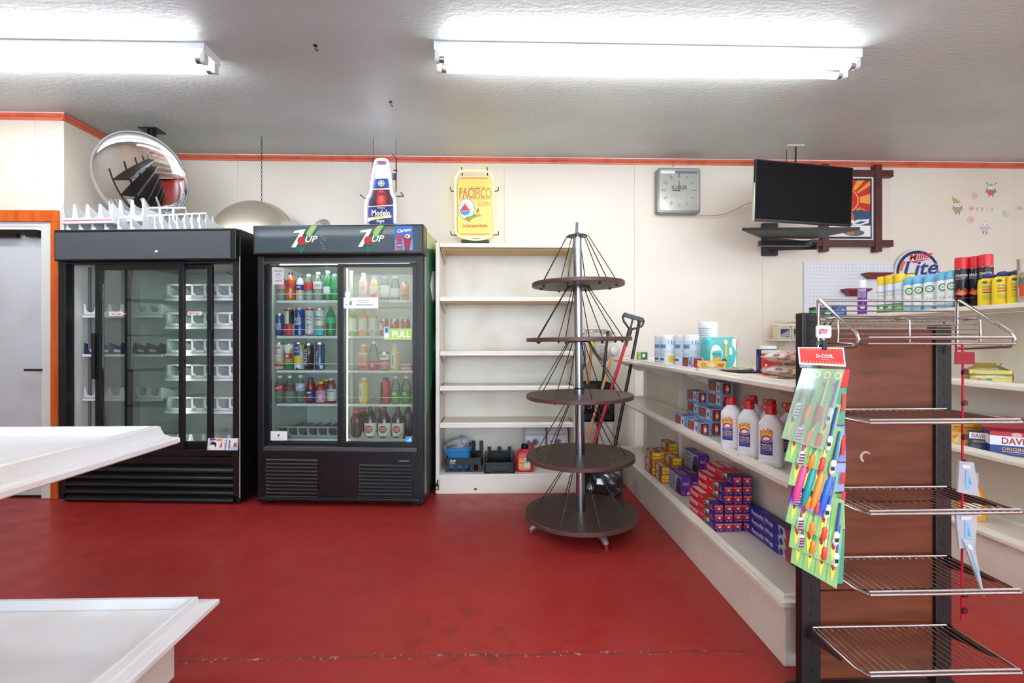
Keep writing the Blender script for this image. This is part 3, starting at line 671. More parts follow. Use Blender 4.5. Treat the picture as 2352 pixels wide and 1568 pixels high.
# stickers on the doors
def sticker(par, Mx, u0, v0, u1, v1, dy, items, label, name='sticker', bgm='#f4f2ee', th=.0012):
    a, b_ = LF(u0, v1, Mx, dy), LF(u1, v0, Mx, dy); w, h = b_.x-a.x, b_.z-a.z
    o = MB().box(a.x, b_.x, dy-th, dy, a.z, b_.z).build(name, K(bgm) if isinstance(bgm, str) else bgm, par); o['label'] = label
    prints(o, lambda u, v, of: (a.x+u*w, dy-th-of, a.z+v*h), [tuple(q) for q in items]) if items else None
    return o
dA = [c for c in F1.children if c.name.startswith('sliding_door')]
def arrow(par, u0, v0, u1, v1, dy, right):
    a, b_ = g(u0, v1, dy), g(u1, v0, dy); w, h = b_.x-a.x, b_.z-a.z; k = w/h
    body = [(0, .2), (.78, .2), (.78, 0), (1, .5), (.78, 1), (.78, .8), (0, .8)]
    if not right: body = [(1-x, y) for x, y in body]
    o = MB().prism([(a.x+x*w, a.z+y*h) for x, y in body], dy-.001, dy, 'y').build('arrow_sticker', K('#efe9dc'), par)
    tip = [(.78, 0), (1, .5), (.78, 1), (.80, .72), (.90, .5), (.80, .28)]
    if not right: tip = [(1-x, y) for x, y in tip]
    prints(o, lambda u, v, of: (a.x+u*w, dy-.001-of, a.z+v*h), [('p', tip, '#a33a35'), ('t', 'Slide To Open', .42 if right else .58, .5, .34, '#b04a44', {'asp': k, 'w': .6})], 'print')
arrow(dA[0], 251, 712, 290, 728, .011, True); arrow(dA[1], 424, 712, 463, 727, .047, False)
o = thing('snack_box', 'white snack carton with purple corner leaning in the bottom right of the empty cooler', 'box', M1 @ Vector((g(514, 1030, -.008).x, -.028, d0+.004)), R(-3.9), rot=(R(-8), 0, R(-3.9)))
w, h = g(548, 1000).x-g(481, 1000).x, .085
MB().box(-w/2, w/2, -.004, .014, 0, h).build('carton', K('#eceaf0'), o, bev=.002)
prints(o, lambda u, v, of: (-w/2+u*w, -.004-of, v*h), [('p', [(0, 0), (.12, 0), (.2, 1), (.06, 1)], '#d7c9b8'), ('p', [(.06, .8), (.3, .85), (.2, 1), (.08, 1)], '#7d3d9a'), ('e', .2, .42, .11, .3, '#2a2730'), ('e', .16, .25, .12, .22, '#efeff2'), ('r', .3, .75, .5, .95, '#f0a848'), ('t', 'VANILLA', .62, .45, .16, '#2a2a3a', {'asp': w/h, 'rot': 90}), ('t', 'CREAM', .75, .45, .16, '#2a2a3a', {'asp': w/h, 'rot': 90}), ('p', [(.42, .2), (.5, .3), (.5, .7), (.46, .5)], '#d23b46'), ('e', .95, .4, .06, .25, '#d64a4a'), ('r', .8, .05, 1, .3, '#a8d4ea')])
# ---------------------------------------------------------------- the stocked drinks fridge
F2 = thing('drinks_fridge', 'black two-door sliding glass drinks fridge with dark teal lemon-lime soda header', 'fridge', (-1.141, 3.402, 0), R(-3.4))
bpy.context.view_layer.update(); M2 = F2.matrix_world.copy()
g2 = lambda u, v, dy=0.0: LF(u, v, M2, dy)
W2, D2, H2 = 1.20, .70, g2(780, 518).z
e0, e1 = g2(780, 1026).z, g2(780, 606).z
cooler_shell(F2, W2, D2, H2-.01, .045, e0, e1)
TEAL = mat('glossy dark teal header print', '#2c3f47', .34, noise=(2.2, '#374d55', .4, .75, 6), coat=.25, scl=(1, 1, 5))
h0 = g2(780, 584, -.06).z; h1 = g2(780, 516, -.06).z; hx0, hx1 = g2(581, 550, -.06).x, g2(973, 550, -.06).x
hd2 = MB().box(hx0, hx1, -.06, .06, h0, h1).build('header', BLK, F2, bev=.006)
hp = MB().box(hx0+.012, hx1-.012, -.066, -.059, h0+.012, h1-.010).build('header_panel', TEAL, hd2, bev=.002)
def hpF(u, v, o):                                # photo-true placement on the header face
    q = g2(u, v, -.066); return (q.x, -.066-o, q.z)
def seven_up(cx, cy):
    P = lambda *pts: [(cx+a, cy+b_) for a, b_ in pts]
    return [('p', P((-18, -3), (38, -30), (46, -31), (30, -6), (12, 20), (-8, 30)), '#1b5449'), ('p', P((4, 2), (30, -27), (44, -31), (24, -4), (16, 14)), '#2f7d52'), ('p', P((14, -14), (26, -31), (40, -32), (22, -4)), '#a9c272'), ('p', P((0, 16), (10, 20), (16, 12), (8, 26), (2, 34), (1, 24)), '#2a6a5a'),
            ('p', P((-16, -14), (-14, -21), (14, -25), (10, -14), (-2, 6), (-8, 19), (-21, 19), (-8, -2), (-1, -14)), '#10231f'), ('p', P((-15, -14.5), (-13, -20), (13, -24), (9, -14), (-3, 6), (-9, 18), (-20, 18), (-7, -3), (0, -15.5)), '#f3f5f4'),
            ('e', cx+4.5, cy+3, 10, 10, '#c8202e'), ('t', 'UP', cx+23, cy-2, -15, '#10231f', {'shear': .3, 'sx': 1.15, 'asp': 1}), ('t', 'UP', cx+23.5, cy-1.2, -14, '#f6f8f7', {'shear': .3, 'sx': 1.12, 'asp': 1})]
prints(hd2, hpF, seven_up(689, 550), 'print', step=.0004); prints(hd2, hpF, seven_up(842, 549), 'print', step=.0004)
sm = []
for k in range(14):
    a = random.uniform(736, 752); b_ = random.uniform(538, 572); sm.append(('e', a, b_, random.uniform(1, 4), random.uniform(.6, 1.6), '#7d8a8c'))
prints(hd2, hpF, sm, 'smudge')
cl = sticker(hd2, M2, 907, 519, 948, 575, -.068, [], 'blue tomato drink poster', 'poster', '#3f6cc0')
ca, cb = g2(907, 575, -.0692), g2(948, 519, -.0692); cw, ch = cb.x-ca.x, cb.z-ca.z
prints(cl, lambda u, v, o: (ca.x+u*cw, -.0692-o, ca.z+v*ch), [('r', 0, 0, 1, .45, '#6f9ad6'), ('t', 'Clamato', .5, .83, .13, '#ffffff', {'asp': cw/ch, 'shear': .25, 'w': .8, 'rot': 8}), ('p', [(.1, .1), (.1, .45), (.16, .56), (.18, .64), (.33, .64), (.36, .56), (.42, .45), (.42, .1)], '#d42a2a'), ('r', .1, .14, .42, .3, '#2f5fb8'), ('t', 'Clamato', .26, .22, .05, '#ffffff', {'asp': cw/ch, 'w': .28}), ('p', [(.56, 0), (.82, 0), (.92, .48), (.5, .48)], '#a51f2e'), ('e', .71, .5, .21, .05, '#3a1518'), ('e', .71, .58, .16, .09, '#f3e6c0'), ('e', .68, .57, .08, .05, '#d8402e'), ('e', .2, .05, .12, .06, '#e2642c'), ('e', .36, .04, .1, .05, '#4b9a3c')])
MB().box(-W2/2+.045, W2/2-.045, -.004, .05, e1+.004, h0-.04).build('top_rail', FRAMEG, F2, bev=.002)
MB().box(-W2/2+.045, W2/2-.045, .004, .05, h0-.04, h0).build('valance', BLK, F2)
MB().box(-W2/2+.045, W2/2-.045, -.012, .09, e0-.03, e0).build('bottom_track', FRAMEG, F2, bev=.003)
mL, mR = g2(775, 800).x, g2(788, 800).x
dL = sliding_door(F2, g2(606, 800, .036).x, mR, e0, e1, .036, .045, .03, .012, .02, COOLBLK, GLASS)
HAZE = clear('fogged cooler door glass', '#f2f4ee', .02, .1, '#e9ecdf', k=.75, fog=(.5, 1.7, .015, .15))
dR = sliding_door(F2, mL, g2(959, 800).x, e0, e1, 0, mR-mL, .036, .022, .035, COOLBLK, HAZE)
# lower grille
k0, k1 = .05, e0-.032
pan = MB().box(-W2/2+.03, W2/2-.03, -.004, .03, k0, k1).build('lower_panel', COOLBLK, F2, bev=.003)
MB().box(-W2/2+.02, W2/2-.02, -.03, .02, .035, .062).build('bumper', COOLBLK, F2, bev=.008)
for u0, u1, v0, v1, n in ((613, 731, 1052, 1143, 11), (826, 946, 1064, 1145, 10)):
    a, b_ = g2(u0, v1), g2(u1, v0)
    MB().box(a.x-.004, b_.x+.004, -.006, -.003, a.z-.004, b_.z+.006).build('grille_well', K('#030304'), pan)
    for q in range(n):
        z = a.z + (b_.z-a.z)*(q+.5)/n
        MB().prism([(-.004, z+.009), (-.012, z+.001), (-.014, z-.004), (-.010, z-.003)], a.x, b_.x, 'x').build('louvre', COOLBLK, pan)
q = g2(927, 1058); prints(pan, flat(q.x, -.004, q.z), [('t', 'HABCO', 0, 0, .011, '#a88f90', {'shear': .25, 'sx': 1.3})], 'lettering')
for u, v in ((603, 1041), (953, 1045)): q = g2(u, v); MB().lathe([(.005, 0), (.003, .003)], 8).build('screw', WIRE, pan, (q.x, -.004, q.z), rot=(R(90), 0, 0))
for s in (-1, 1): MB().box(s*(W2/2-.06)-.03, s*(W2/2-.06)+.03, .04, .1, 0, .04).build('foot', BLK, F2)
# printed side of the fridge
SIDEG = mat('green fridge side print', '#1d6a3f', .3, noise=(1.6, '#0f3d2a', .35, .65, 3), scl=(1, 1, .6))
sd = MB().box(W2/2, W2/2+.002, .03, D2-.01, .08, H2-.02).build('side_graphic', SIDEG, F2)
sF = lambda u, v, o: (W2/2+.002+o, .03+u*(D2-.04), v)
prints(sd, sF, [('p', [(0, 1.99), (.55, 1.99), (1, 1.93), (1, 1.75), (.5, 1.9), (.12, 1.86), (0, 1.8)], '#b9c98a'), ('p', [(.0, .08), (.09, .08), (.09, 1.98), (0, 1.98)], '#8f9a86'), ('p', [(.3, 1.60), (.42, 1.72), (1, 1.78), (1, 1.62), (.62, 1.1), (.5, 1.1), (.78, 1.55), (.45, 1.48)], '#e9eeea'), ('e', .72, 1.32, .13, .17, '#c21f2c'), ('p', [(.1, .08), (1, .08), (1, .8), (.5, .95), (.1, .6)], '#0c1512')], 'print', step=.0003)
# interior lamp and shelves
MB().tube([(-W2/2+.12, .085, e1+.006), (W2/2-.12, .085, e1+.006)], .011, 10).build('lamp_or_fill', mat('lit cooler lamp', '#ffffff', .4, emit='#f4f8ff', es=16.0), F2)
yS = .115; SV = (690, 772, 851, 928, 1008)
SZ = [g2(780, v, yS).z for v in SV]
xa, xm, xb = -W2/2+.075, g2(782, 800, yS).x, W2/2-.052
MB().box(xm-.004, xm+.024, .30, .325, e0, e1).build('shelf_standard', LINER, F2)
MB().box(g2(798, 700, yS).x-.008, g2(798, 700, yS).x+.008, yS-.022, yS-.008, e0+.02, e1-.02).build('lamp_or_fill', mat('lit cooler side lamp', '#ffffff', .4, emit='#f2f4ea', es=.9), F2)
for i, z in enumerate(SZ):
    for x0, x1 in ((xa, xm-.004), (xm+.02, xb)): cooler_shelf(F2, x0, x1, yS, D2-.06, z, 12, .05 if i < 4 else None)
# door stickers
a_ = 1.0
def st2(par, u0, v0, u1, v1, dy, items, label, bgm='#f4f2ee', name='sticker'):
    a, b_ = g2(u0, v1, dy), g2(u1, v0, dy); w, h = b_.x-a.x, b_.z-a.z
    o = MB().box(a.x, b_.x, dy-.0012, dy, a.z, b_.z).build(name, K(bgm), par); o['label'] = label
    fixed = []
    for it in items:
        if it[0] == 't':
            op = dict(it[6]) if len(it) > 6 else {}
            op.setdefault('asp', w/h); it = (*it[:6], op)
        fixed.append(it)
    if fixed: prints(o, lambda u, v, of: (a.x+u*w, dy-.0012-of, a.z+v*h), fixed)
    return o
st2(dL, 627, 617, 652, 653, .047, [('t', 'FAB SODA', .5, .86, .09, '#c23b56', {'w': .8}), ('t', 'ICE', .5, .66, .08, '#777'+'777', {'w': .4}), ('t', 'FRESH', .5, .52, .07, '#d0607a', {'w': .55}), ('t', '2 FOR', .5, .38, .06, '#888888', {'w': .4}), ('t', '2009', .5, .22, .11, '#8a8a8a', {'w': .7})], 'white rounded price tag on the left fridge door', '#dfe0e2')
st2(dR, 788, 683, 869, 708, .011, [('e', .1, .35, .02, .05, '#2c7ab8'), ('p', [(.17, .4), (.22, .8), (.26, .5), (.22, .3)], '#6fae3c'), ('p', [(.18, .3), (.25, .32), (.23, .45)], '#274f96'), ('t', 'A mixed refreshment', .58, .72, .09, '#9a9a9a', {'w': .36}), ('t', 'and snack selection', .56, .55, .08, '#9a9a9a', {'w': .32}), ('t', 'Made of five creative parties', .62, .34, .12, '#3a3a3a', {'w': .46})], 'white strip sign with a small bottle on the right fridge door', '#f6f5f3')
q = g2(798, 676, .009); prints(dR, flat(q.x, .011, q.z), [('e', 0, 0, .020, .026, '#f3f3f1'), ('r', -.008, .02, .008, .05, '#f0f0ee')], 'bottle_sticker')
st2(dR, 881, 754, 946, 780, .011, [('t', 'PULL', .62, .5, .52, '#f8fbf2', {'w': .66}), ('t', 'tastes natural', .45, .12, .09, '#f0f7d8', {'w': .34}), ('r', .03, .12, .2, 1.15, '#dfe8f2'), ('r', .05, .6, .18, 1.1, '#6f9fd8'), ('e', .11, .85, .04, .16, '#2f4f9a'), ('e', .1, .3, .06, .18, '#f2f4f6')], 'lime green PULL sticker', '#b9d66a')
st2(dR, 932, 1002, 946, 1016, .011, [('p', [(.1, .25), (.9, .25), (.85, .8), (.4, .45)], '#cfe6f8')], 'small blue energy sticker', '#4f9be0')
st2(dL, 620, 990, 660, 1011, .047, [('e', .5, .55, .06, .13, '#b92a3a'), ('p', [(.5, .6), (.62, .95), (.55, .55)], '#8fae6a'), ('t', 'fresh market card', .5, .2, .08, '#9a8f88', {'w': .6})], 'white card on the left fridge door', '#f7f5f2')
# ================================================================ drinks in the fridge
GF = 'drinks in the stocked fridge'
PETC = clear('clear drink bottle', '#dfe9e2', .06, .10, '#e8efe8', k=.8); PETG = clear('green drink bottle', '#8fd6a4', .06, .35, '#6fbf8a', k=.8)
BROWNG = mat('brown bottle glass', '#1d0f0b', .08, coat=.5); CAN = mat('can rim aluminium', '#c9ccd0', .25, 1.0)
def liquid(h): return mat('drink ' + h, h, .12, coat=.4)
def vessel(name, label, cat, loc, rz, prof, bm, cap=None, lab=None, items=None, group=None, n=18, rot=0.0):
    """round bottle or can: body from a profile of (radius, height), cap (radius, z, height, colour), label (radius, z0, z1, colour)"""
    t = thing(name, label, cat, loc, rz, group)
    MB().lathe(prof, n).build('body', bm, t, smooth=40)
    if cap:
        r, z, h, c = cap; MB().lathe([(r, z), (r, z+h*.88), (r*.9, z+h)], 14).build('cap', K(c, .35) if isinstance(c, str) else c, t, smooth=40)
    if lab:
        r, z0, z1, c = lab; MB().lathe([(r, z0), (r, z1)], n, caps=False).build('label', c if not isinstance(c, str) else K(c, .4), t, smooth=40)['label'] = 'printed wrap label'
    if items:
        r = lab[0] if lab else max(q[0] for q in prof); prints(t, round_(r, rot), items, nu=16, base=.0006)
    return t
def soda(r, h, neck=.012):                      # plastic soda bottle
    return [(r*.72, 0), (r*.95, .008), (r, .02), (r*.97, h*.28), (r, h*.36), (r, h*.58), (r*.95, h*.66), (r*.62, h*.80), (neck*1.15, h*.90), (neck, h*.93), (neck, h-.008)]
def tea(r, h): return [(r*.92, 0), (r, .006), (r, h*.62), (r*.97, h*.66), (r*.80, h*.76), (.016, h*.86), (.015, h*.92)]
def jar(r, h): return [(r*.9, 0), (r, .008), (r*.94, h*.3), (r, h*.55), (r*.96, h*.66), (r*.72, h*.80), (.019, h*.88), (.018, h*.92)]
def can(r, h): return [(r*.8, 0, 1), (r, .008, 0), (r, h-.016, 1), (r*.86, h-.004, 1), (r*.86, h, 1), (r*.82, h-.002, 1)]
def fpos(u, row, back=0.0):
    q = g2(u, 800, yS+.045+back); return M2 @ Vector((q.x, yS+.045+back, SZ[row]+.003))
RZ2 = R(-3.4)
def px(v0, v1): return (v1-v0)*.00331
def D(name, label, u, row, kind, h, r, bm, cap=None, lab=None, items=None, back=0.0, rot=0.0):
    prof = kind(r, h); cap2 = None
    if cap: cr = .0155 if kind is not jar else .021; cap2 = (cr, h*.91, h*.09 if h*.09 > .014 else .016, cap)
    l2 = (r+.0006, h*lab[0], h*lab[1], lab[2]) if lab else None
    it = [tuple([q[0]] + [z if not callable(z) else z(r, h) for z in q[1:]]) for q in items] if items else None
    return vessel(name, label, 'bottle' if kind is not can else 'can', fpos(u, row, back), RZ2, prof, bm, cap2, l2, it, GF, rot=rot)
def T(t, v, h, c, **o): return ('t', t, o.pop('u', 0.0), v, h, c, o)
CANB = lambda c: [liquid(c), CAN]
# row 1, left door
D('soda_bottle', 'pale green soda bottle with pink label, first on the top fridge shelf', 647, 0, soda, .205, .034, PETC, '#d8d8d4', (.42, .60, '#d98f86'))
D('soda_bottle', 'tall orange soda bottle with dark cap on the top fridge shelf', 668, 0, soda, .215, .036, liquid('#d9622c'), '#20223a', (.42, .72, '#c8361e'), [T('CRUSH', .12, .014, '#5a2416', w=.045)])
D('soda_bottle', 'soda bottle with violet label and yellow fruit on the top fridge shelf', 690, 0, soda, .19, .034, liquid('#b8bcc0'), '#3a3550', (.40, .62, '#3a2f78'), [('e', .012, .055, .011, .022, '#d9b23c'), T('JARR', .10, .012, '#d8d8f0', w=.03)])
D('soda_bottle', 'clear soda bottle with red label on the top fridge shelf', 709, 0, soda, .20, .034, PETC, '#d9d6cf', (.40, .68, '#cf3a34'), [T('Cola', .108, .016, '#a82a26', w=.04, shear=.3)])
D('soda_bottle', 'clear diet soda bottle with silver label and red letters on the top fridge shelf', 731, 0, soda, .215, .035, PETC, '#e6e6e2', (.40, .66, '#cfd2d4'), [T('COKE', .112, .018, '#c8283a', w=.055)])
D('glass_bottle', 'tall green glass water bottle with blank white label on the top fridge shelf', 753, 0, soda, .225, .032, PETG, '#dfe6df', (.24, .46, '#dde0dc'))
D('soda_bottle', 'green soda bottle beside the door stile on the top fridge shelf', 769, 0, soda, .20, .032, PETG, '#6fb98a', (.42, .6, '#3f9a62'))
# row 1, right door
D('drink_bottle', 'pink drink bottle with white cap on the top fridge shelf', 835, 0, tea, .205, .033, liquid('#f0b8aa'), '#f1f0ec', (.06, .66, '#efd8cf'), [T('ROSE', .09, .012, '#c88a86', w=.035)])
D('water_bottle', 'orange flavoured water bottle with blue cap on the top fridge shelf', 860, 0, jar, .18, .034, liquid('#eab48c'), '#7fa8d6', (.1, .62, '#eddccb'), [('p', [(-.03, .03), (.02, .02), (.03, .07), (0, .05)], '#e6905e')])
D('water_bottle', 'clear water bottle with pale blue cap on the top fridge shelf', 884, 0, jar, .18, .034, PETC, '#86aedb', (.12, .62, '#dfe4e4'))
D('water_bottle', 'clear water bottle with slanted white label beside the slim orange can', 908, 0, jar, .18, .034, PETC, '#86aedb', (.12, .5, '#e3e5ea'))
D('energy_can', 'slim orange energy drink can on the top fridge shelf', 931, 0, can, .135, .026, CANB('#ecb58c'), None, None, [('e', 0, .06, .012, .03, '#e08a4a')])
# row 2, left door
D('beer_can', 'short blue beer can lettered BUD LIGHT on the second fridge shelf', 643, 1, can, .168, .031, CANB('#1f3f8a'), None, None, [T('BUD', .085, .020, '#dfe6f2', w=.042), T('LIGHT', .062, .018, '#dfe6f2', w=.046)])
D('beer_can', 'tall black, cream and red beer can on the second fridge shelf', 665, 1, can, .205, .035, CANB('#d8d6c4'), None, None, [('r', -.034, .004, .036, .09, '#d2302c'), ('r', .010, .09, .052, .185, '#23222c'), ('r', -.05, .185, .05, .198, '#c8283a'), T('6', .05, .03, '#e8e0d8', w=.014, u=-.022)])
D('beer_can', 'tall blue beer can with big white letters on the second fridge shelf', 689, 1, can, .21, .036, CANB('#22469a'), None, None, [T('BUD', .125, .024, '#f0f3f8', w=.052, u=-.006), T('LIGHT', .095, .022, '#f0f3f8', w=.056, u=-.002)])
D('beer_can', 'tall white beer can with red eagle bar on the second fridge shelf', 712, 1, can, .21, .035, CANB('#d8d8d8'), None, None, [('r', -.05, .19, .05, .203, '#cf2a3c'), ('p', [(-.024, .118), (.026, .114), (.0, .126)], '#b3202f'), T('MICHELOB', .145, .014, '#8a8fa0', w=.05, rot=-8), T('CLASSIC', .085, .010, '#33333c', w=.04), ('r', -.026, .07, .01, .073, '#8b8b90'), ('r', -.026, .055, .018, .058, '#8b8b90'), ('r', -.05, .012, .05, .017, '#b3202f')])
D('beer_can', 'tall white and turquoise beer can lettered Corona on the second fridge shelf', 735, 1, can, .207, .036, CANB('#dedcd2'), None, None, [T('Corona', .145, .020, '#2b3550', w=.055), T('REFRESCA', .12, .012, '#2b3550', w=.045), ('r', -.055, .062, .055, .078, '#e0a04c'), ('r', -.055, .006, .055, .062, '#4fc0d0')])
D('soda_bottle', 'green lemon soda bottle on the second fridge shelf beside the door stile', 760, 1, soda, .225, .035, PETG, '#4fae78', (.42, .62, '#4fb67f'))
# row 2, right door
D('tea_bottle', 'green tea bottle with white cap on the second fridge shelf', 811, 1, tea, .205, .034, liquid('#9cc07a'), '#ece9e2', (.14, .64, '#e4e4da'), [('e', 0, .02, .03, .018, '#79b05c'), ('r', -.012, .118, .012, .122, '#c86a3a'), ('e', 0, .15, .01, .008, '#c9622c')])
D('tea_bottle', 'orange tea bottle with white cap on the second fridge shelf', 834, 1, tea, .205, .034, liquid('#eeb052'), '#ece9e2', (.14, .64, '#eaddd0'), [('e', 0, .022, .03, .022, '#eda63e'), ('r', -.012, .118, .012, .122, '#c86a3a')])
D('tea_bottle', 'clear peach tea bottle with white cap on the second fridge shelf', 857, 1, tea, .205, .034, liquid('#dcc9ae'), '#ece9e2', (.14, .64, '#e6e3dc'), [('p', [(-.01, .03), (.012, .03), (.0, .055)], '#9aa66a')])
D('soda_can', 'red and white soda can left of the PULL sticker on the second fridge shelf', 882, 1, can, .125, .033, CANB('#d05a50'), None, None, [('p', [(-.04, .03), (0, .05), (-.01, .10), (-.04, .09)], '#eee6e0')])
D('soda_can', 'red soda can above the PULL sticker on the second fridge shelf', 906, 1, can, .125, .033, CANB('#d2463e'), None, None, [('p', [(-.02, .1), (.01, .12), (.004, .09)], '#f0d8d4')])
D('soda_can', 'red soda can at the right end of the second fridge shelf', 932, 1, can, .125, .033, CANB('#cf5046'))
# row 3, left door
D('beer_can', 'white can with red letters on the third fridge shelf', 642, 2, can, .205, .034, CANB('#e2ddd8'), None, None, [T('PINK', .165, .022, '#cf3a4c', w=.05, rot=8), T('FIZZ', .13, .022, '#cf3a4c', w=.045, rot=8), ('r', -.05, .045, .05, .065, '#eeb23c'), ('r', -.05, .028, .05, .045, '#d8502c')])
D('beer_can', 'gold, red and green beer can with white neck band on the third fridge shelf', 664, 2, can, .195, .034, CANB('#cdb27a'), None, None, [('r', -.05, .16, .05, .19, '#efeeea'), ('p', [(-.03, .16), (.03, .16), (.0, .125)], '#efeeea'), ('r', -.04, .085, .04, .125, '#bb2a24'), ('p', [(-.014, .105), (0, .12), (.014, .105), (0, .09)], '#f0dca8'), ('r', -.05, .004, .05, .055, '#1f7a3c')])
D('beer_can', 'white can with violet panel and yellow lemon on the third fridge shelf', 687, 2, can, .205, .035, CANB('#e4e4ec'), None, None, [('r', -.026, .10, .020, .195, '#3a44a8'), T('PABST', .165, .014, '#e8e8f4', w=.034, u=-.003), T('BLUE', .14, .014, '#e8e8f4', w=.034, u=-.003), ('e', .002, .075, .032, .034, '#f0cf2c'), ('r', -.008, .006, .012, .018, '#2f3f98'), ('r', .026, .15, .05, .19, '#e8c83c')])
D('beer_can', 'dark brown can lettered FOUR on the third fridge shelf', 710, 2, can, .2, .034, CANB('#4a2530'), None, None, [T('FOUR', .095, .026, '#f0ecec', rot=90, w=.13, u=-.014)])
D('beer_can', 'blue can lettered ULTRA with red corner on the third fridge shelf', 735, 2, can, .207, .035, CANB('#3c5a7e'), None, None, [T('ULTRA', .09, .014, '#e6ecf4', rot=90, w=.11, u=-.012), ('p', [(-.03, .2), (-.005, .2), (-.018, .16), (-.03, .15)], '#d23a48'), ('r', -.028, .008, .012, .03, '#28386e'), ('r', .014, .01, .036, .035, '#e6e6ea')])
# row 3, right door
D('drink_bottle', 'orange sports drink bottle on the third fridge shelf', 835, 2, jar, .195, .035, liquid('#e8ae86'), '#f0ede6', (.1, .66, '#eaa982'), [('r', -.05, .115, .05, .13, '#f6e6da'), ('r', -.03, .01, .03, .03, '#e05a34'), T('BODY', .07, .014, '#b8703c', rot=90, w=.07)])
D('drink_bottle', 'clear drink bottle with magenta label on the third fridge shelf', 858, 2, soda, .215, .034, PETC, '#f2f0ec', (.02, .30, '#d22f74'), [('e', 0, .035, .010, .014, '#f0b8cc')])
D('drink_can', 'rounded white can with red script on the third fridge shelf', 883, 2, can, .135, .036, CANB('#ece8e4'), None, None, [T('Sims', .105, .018, '#3a3a3e', w=.045), ('r', -.06, .01, .06, .07, '#cf8a70'), ('r', -.06, .066, .06, .076, '#c8323c')])
D('drink_bottle', 'white and yellow sports drink bottle on the third fridge shelf', 907, 2, jar, .195, .035, liquid('#ecd26a'), '#efeadd', (.1, .70, '#ece6d8'), [('r', .014, .02, .045, .13, '#e6c23c'), T('BODY', .075, .014, '#2a2a2a', rot=90, w=.07, u=-.006)])
o = thing('snack_pack', 'flat pink and white snack packs stacked at the right end of the third fridge shelf', 'pack', fpos(936, 2), RZ2, GF)
for k, c in enumerate(('#d8507a', '#efe6e6', '#c8326a', '#e8d8da')): MB().box(-.04, .03, -.03, .06, k*.011, k*.011+.010).build('sachet', K(c), o)
# row 4, left door
D('soda_bottle', 'clear soda bottle with red label on the fourth fridge shelf', 643, 3, soda, .205, .034, PETC, '#eeece8', (.44, .66, '#d63a48'), [('p', [(-.035, .10), (.03, .118), (.03, .128), (-.035, .112)], '#f3e6e6')])
D('soda_bottle', 'dark cola bottle with white cap on the fourth fridge shelf', 666, 3, soda, .205, .034, PETC, '#eeece8', (.44, .64, '#8d4a52'))
D('soda_bottle', 'clear soda bottle with pale blue slanted label on the fourth fridge shelf', 691, 3, soda, .21, .034, PETC, '#efeeee', (.44, .72, '#b8c2d6'), [('p', [(-.035, .10), (.035, .125), (.035, .145), (-.035, .12)], '#f2f4fa')])
D('juice_bottle', 'red juice bottle with blue cap and fruit label on the fourth fridge shelf', 714, 3, jar, .19, .036, liquid('#8f2a22'), '#2f50a8', (.10, .50, '#27408e'), [('e', -.012, .045, .018, .02, '#d8342c'), ('e', .01, .05, .012, .012, '#5aa04a'), ('p', [(-.02, .08), (.0, .088), (.02, .08), (.0, .074)], '#f2f2f0')])
D('juice_bottle', 'pink labelled juice bottle with yellow cap on the fourth fridge shelf', 737, 3, jar, .16, .037, liquid('#b0402c'), '#f0cc2c', (.06, .60, '#e2a9cc'), [T('FRUIT', .075, .010, '#a8408a', w=.04), ('r', -.018, .03, -.006, .06, '#c070b0'), ('r', .002, .03, .016, .06, '#f3e0ee')])
D('juice_bottle', 'red drink bottle with yellow cap behind the pink juice bottle', 750, 3, jar, .175, .034, liquid('#b0402c'), '#e8c83c', back=.08)
D('juice_bottle', 'brown juice bottle with white and red label on the fourth fridge shelf', 761, 3, jar, .19, .036, liquid('#8a4a34'), '#d6d2c8', (.10, .56, '#e6e4de'), [('r', -.034, .02, -.016, .08, '#d2303a'), ('r', -.03, .084, .03, .098, '#58a6d2'), ('r', -.006, .024, .01, .076, '#c8d080')])
# row 4, right door
D('drink_bottle', 'yellow and white sports drink bottle on the fourth fridge shelf', 836, 3, jar, .195, .036, liquid('#e8c93c'), '#efeadd', (.08, .80, '#e9d458'), [('p', [(-.04, .02), (-.002, .02), (.004, .15), (-.04, .15)], '#ece6da'), T('BODY', .09, .014, '#2a2a2a', rot=90, w=.07, u=-.016)])
D('drink_bottle', 'red and black sports drink bottle on the fourth fridge shelf', 886, 3, jar, .19, .036, liquid('#b23440'), '#2a2024', (.06, .86, '#c9404e'), [('p', [(-.045, .02), (-.018, .02), (-.010, .1), (-.02, .15), (-.045, .15)], '#2a2228')])
D('soda_bottle', 'clear drink bottle with green label on the fourth fridge shelf, left of its twin', 909, 3, soda, .205, .036, PETC, '#f2f2ee', (.06, .46, '#3f9a3c'), [('e', -.006, .075, .016, .012, '#c6cf52')])
D('soda_bottle', 'clear drink bottle with green label at the right end of the fourth fridge shelf', 933, 3, soda, .205, .036, PETC, '#f2f2ee', (.06, .46, '#3f9a3c'), [('e', -.006, .075, .016, .012, '#c6cf52')])
